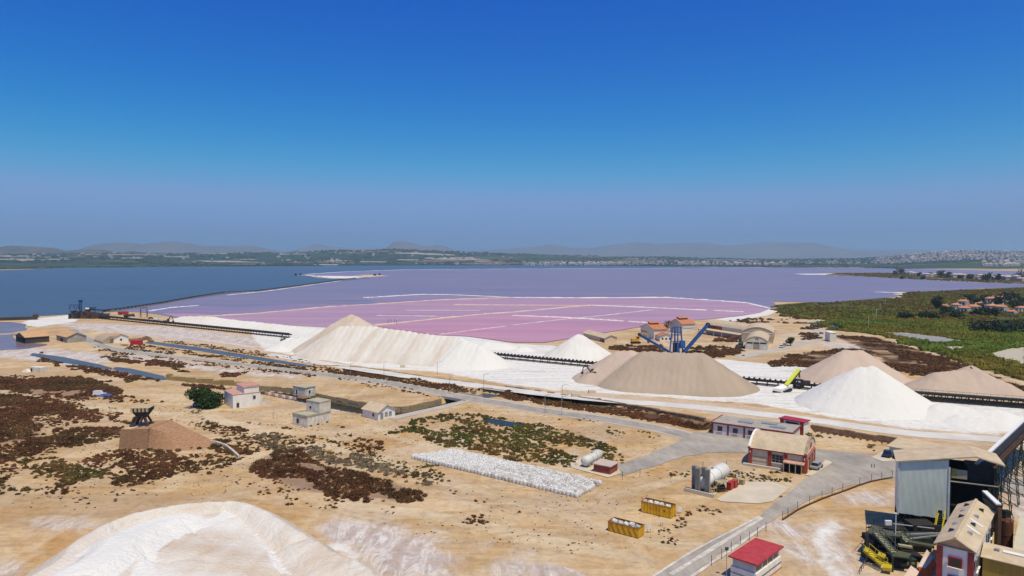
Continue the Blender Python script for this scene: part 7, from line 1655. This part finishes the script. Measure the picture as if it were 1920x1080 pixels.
# simple one mesh houses for the peninsula and the towns beyond
FH = []
for s in range(4):
    wv, rf, wn_, ch = small_house(10 + s, None, None); b = MB(); b.v = wv.v + rf.v; k = len(wv.v); b.f = wv.f + [tuple(i + k for i in f) for f in rf.f]
    o = b.build('town_house', None); me = o.data; me.materials.append(M_FW); me.materials.append(M_FW if s % 2 else M_FR)
    for i, p in enumerate(me.polygons): p.material_index = 1 if i >= len(wv.f) else 0
    FH.append(me); bpy.data.objects.remove(o)
def fhouse(px, py, s, lb, grp, z=None):
    x, y = G(px, py) if z is None else z[:2]; o = bpy.data.objects.new('town_house', FH[random.randrange(4)]); COL.objects.link(o)
    o.location = (x, y, hz(x, y) if z is None else z[2]); o.rotation_euler = (0, 0, random.uniform(-.5, .5)); o.scale = (s, s, s*random.uniform(.8, 1.3)); return tag(o, lb, 'house', grp)
rr = random.Random(11)
for k in range(34):
    u = (k + rr.uniform(.1, .9))/34; px = 1705 + 225*u; py = 517 + 11.5*u + rr.uniform(-1.2, 1.2); fhouse(px, py, rr.uniform(11, 17), f'white house in the row on the brown peninsula, {nth(k)} from the left', 'white houses on the peninsula')
def town(n, x0, x1, d0, d1, s0, s1, lb, grp, as_obj):
    """houses on the slope across the lagoon, between two distances"""
    out = []
    for k in range(n):
        px = rr.uniform(x0, x1); Yd = rr.uniform(d0, d1); x = (px - 960)/FPX*Yd; out.append((x, Yd, hz(x, Yd), rr.uniform(s0, s1)))
    if as_obj:
        out.sort(key=lambda q: q[0]/q[1])
        for k, (x, y, z, s) in enumerate(out): fhouse(0, 0, s, f'{lb}, {nth(k)} from the left', grp, (x, y, z))
    return out
town(70, 990, 1165, 4650, 5000, 16, 26, 'pale house in the central shore town', 'central shore town', True)
town(40, 1270, 1480, 4500, 4900, 16, 28, 'pale house right of the central shore town', 'far shore houses', True)
town(60, 1840, 1930, 3700, 4100, 14, 22, 'white house in the shore town below the right hill', 'shore town below the hill', True)
town(80, 1690, 1930, 4700, 6800, 18, 30, 'pale house on the far right hillside', 'hillside houses', True)
def mass(name, lb, pts, m, k=1.):
    V, F = [], []; base = 0
    a = np.array(pts); tv, tf = TEMPL_S[0]
    return a
far = town(1300, 1640, 1935, 4600, 7200, 16, 30, '', '', False) + town(380, 980, 1330, 4700, 5600, 14, 24, '', '', False) + town(160, 1330, 1660, 4700, 6000, 14, 26, '', '', False) + town(90, 0, 960, 5000, 7200, 16, 40, '', '', False)
b = MB()
for x, y, z, s in far:
    w, d, h = s*rr.uniform(.5,.8), s*.6, s*rr.uniform(.3,.55); b.box(x-w/2, x+w/2, y-d/2, y+d/2, z-1, z+h)
tag(b.build('far_town', M_FW), 'mass of tiny pale houses over the far hill and shores', 'town', None, 'stuff')
# greenhouses: long pale sheds in the fields
for k, (px, Yd, L, lb) in enumerate(((75,5600,190,'pale greenhouse below the dark left hill'),(45,4700,40,'small white greenhouse near the left shore'),(400,6900,300,'long white greenhouse on the far left plain'),(550,6500,260,'long pale greenhouse left of the round mountain'),(700,5300,200,'pale greenhouse below the round mountain'),(765,5600,170,'greenhouse right of the pale one below the round mountain'),(860,6000,260,'long pink greenhouse on the central plain'),(905,5600,130,'short greenhouse left of the central town'),(610,4700,180,'low greenhouse near the shore, left of centre'),(110,5000,150,'pale greenhouse behind the left shore'),(250,5400,160,'thin white greenhouse on the left plain'),(330,6000,200,'white greenhouse in the distance left of the causeway'))):
    x = (px-960)/FPX*Yd; z = hz(x, Yd); t = thing('greenhouse', lb, 'greenhouse', (x, Yd, z - 1), 0, 'greenhouses across the lagoon'); n = 6
    MB().box(-L/2, L/2, -20, 20, -2, 5).build('wall', M_FW, t)
    b = MB()
    for i in range(n): b.prismx([(-20+i*40/n,5),(-20+(i+1)*40/n,5),(-20+(i+.5)*40/n,7.5)], -L/2, L/2)
    b.build('roof', M_FW, t)
# far groves
pts = []
for k in range(5200):
    Yd = 4350 + 3600*rr.random()**1.5; px = rr.uniform(-60, 1980); x = (px-960)/FPX*Yd
    if Yd < np.interp(x/Yd, _st, _sy)*1.03: continue
    if fbm(np.array([x]), np.array([Yd*.45]), 260, 3, 77)[0] < .47: continue
    pts.append((x, Yd, 0, rr.uniform(9, 22)*(1.3 if Yd > 5500 else 1), rr.uniform(.5, .9)))
pts = np.array(pts); pts[:, 2] = height(pts[:, 0], pts[:, 1]) - 1
scatter_mesh('far_groves', pts, M_FARTREE, 'dark groves and tree lines on the plain across the lagoon', 'woodland', TEMPL_S)
pts = []
for k in range(420):
    px = rr.uniform(-60, 1700); sy = np.interp((px-960)/FPX, _st, _sy); Yd = sy*1.02 + rr.uniform(20, 160); x = (px-960)/FPX*Yd; pts.append((x, Yd, hz(x, Yd) - 1, rr.uniform(10, 20), rr.uniform(.4, .8)))
scatter_mesh('shore_trees', np.array(pts), M_FARTREE, 'dark tree line along the far shore', 'woodland', TEMPL_S)

# ================================================================ MOUNTAINS
M_MT = mat('bare mountain rock', (.10, .095, .09), .95, (.15, .135, .12), .1, .0012, 0); M_HILL = mat('scrubby hill', (.055, .06, .045), .95, (.12, .10, .075), .1, .004, 0)
def mountain(label, prof, Yd, depth, m, rough=.10, seed=1):
    P = np.array(prof, float); n = 160; px = np.linspace(P[0,0], P[-1,0], n); top = np.interp(px, P[:,0], P[:,1]); k = 16
    V = []; 
    for j in range(k+1):
        u = j/k*2 - 1; prof_u = np.cos(u*np.pi/2)**1.3 if abs(u) < 1 else np.zeros(1)
        Yj = Yd + u*depth; x = (px - 960)/FPX*Yd*1.0; zt = H + (484 - top)/FPX*Yd; base = -30.
        ridge = fbm(x*1.0, np.full(n, Yj*1.), depth*.5, 4, seed) - .5
        z = base + (zt - base)*np.clip(prof_u + (0 if j in (0,k) else 1)*ridge*rough*6*(1-abs(1-prof_u)) *(abs(u) > .05), 0, 1.0)
        V.append(np.stack([x, np.full(n, Yj), z], -1))
    V = np.concatenate(V); ii = np.arange((k+1)*n).reshape(k+1, n); q = np.stack([ii[:-1,:-1], ii[:-1,1:], ii[1:,1:], ii[1:,:-1]], -1).reshape(-1,4)
    o = np_mesh('mountain', V, q, m, None, False); return tag(o, label, None, None, 'structure')
mountain('dark scrubby hill at the left edge', [(-300,478),(-120,470),(-30,470),(0,466),(12,461.5),(25,460.5),(40,463),(55,462),(75,463.5),(95,465),(115,470),(135,474),(160,480)], 8200, 700, M_HILL, .08, 3)
mountain('low scrubby hills left of the blue ranges', [(110,478),(125,471),(150,469),(175,467),(195,468),(215,472),(235,474),(250,470.5),(270,474),(300,479)], 8600, 600, M_HILL, .08, 5)
mountain('far blue twin peaked range on the left', [(150,478),(190,462),(215,458),(245,455.5),(262,459),(275,463),(290,456),(312,453),(330,453),(350,457),(370,461),(395,463),(415,461),(440,463),(460,460),(485,463),(505,467),(540,474),(560,480)], 14500, 1800, M_MT, .08, 7)
mountain('palest range behind the left plain', [(540,476),(580,462),(600,457),(620,462),(660,466),(720,470),(760,478)], 21000, 2500, M_MT, .05, 8)
mountain('round topped brown mountain at the centre left', [(716,474),(728,462),(738,455),(750,452.5),(765,453.5),(780,457),(793,461),(808,461.5),(822,459.5),(835,461.5),(846,467),(856,476)], 15000, 1200, M_MT, .08, 9)
mountain('long pale blue range at the right', [(860,478),(900,470),(960,466),(1000,463),(1032,458.5),(1050,461),(1075,465),(1105,466),(1135,461),(1160,458.5),(1190,454.5),(1210,456.5),(1222,459),(1245,457),(1280,456),(1310,455),(1332,456),(1350,459.5),(1375,460),(1400,457),(1425,455),(1470,454.5),(1520,456),(1535,460),(1560,464),(1600,468),(1640,470),(1700,469),(1740,473),(1790,480)], 18500, 2600, M_MT, .07, 11)

# ================================================================ HAZE
m = bpy.data.materials.new('summer haze'); m.use_nodes = True; n = m.node_tree; n.nodes.clear()
pv = n.nodes.new('ShaderNodeVolumePrincipled'); pv.inputs['Density'].default_value = HAZE_D; pv.inputs['Color'].default_value = HAZE_C; pv.inputs['Anisotropy'].default_value = 0.2
ou = n.nodes.new('ShaderNodeOutputMaterial'); n.links.new(pv.outputs[0], ou.inputs['Volume'])
bm_ = MB().box(-36000, 36000, -1500, 25500, -40, 540); o = bm_.build('haze', m); tag(o, 'thin bluish summer haze over the lagoon', None, None, 'stuff')
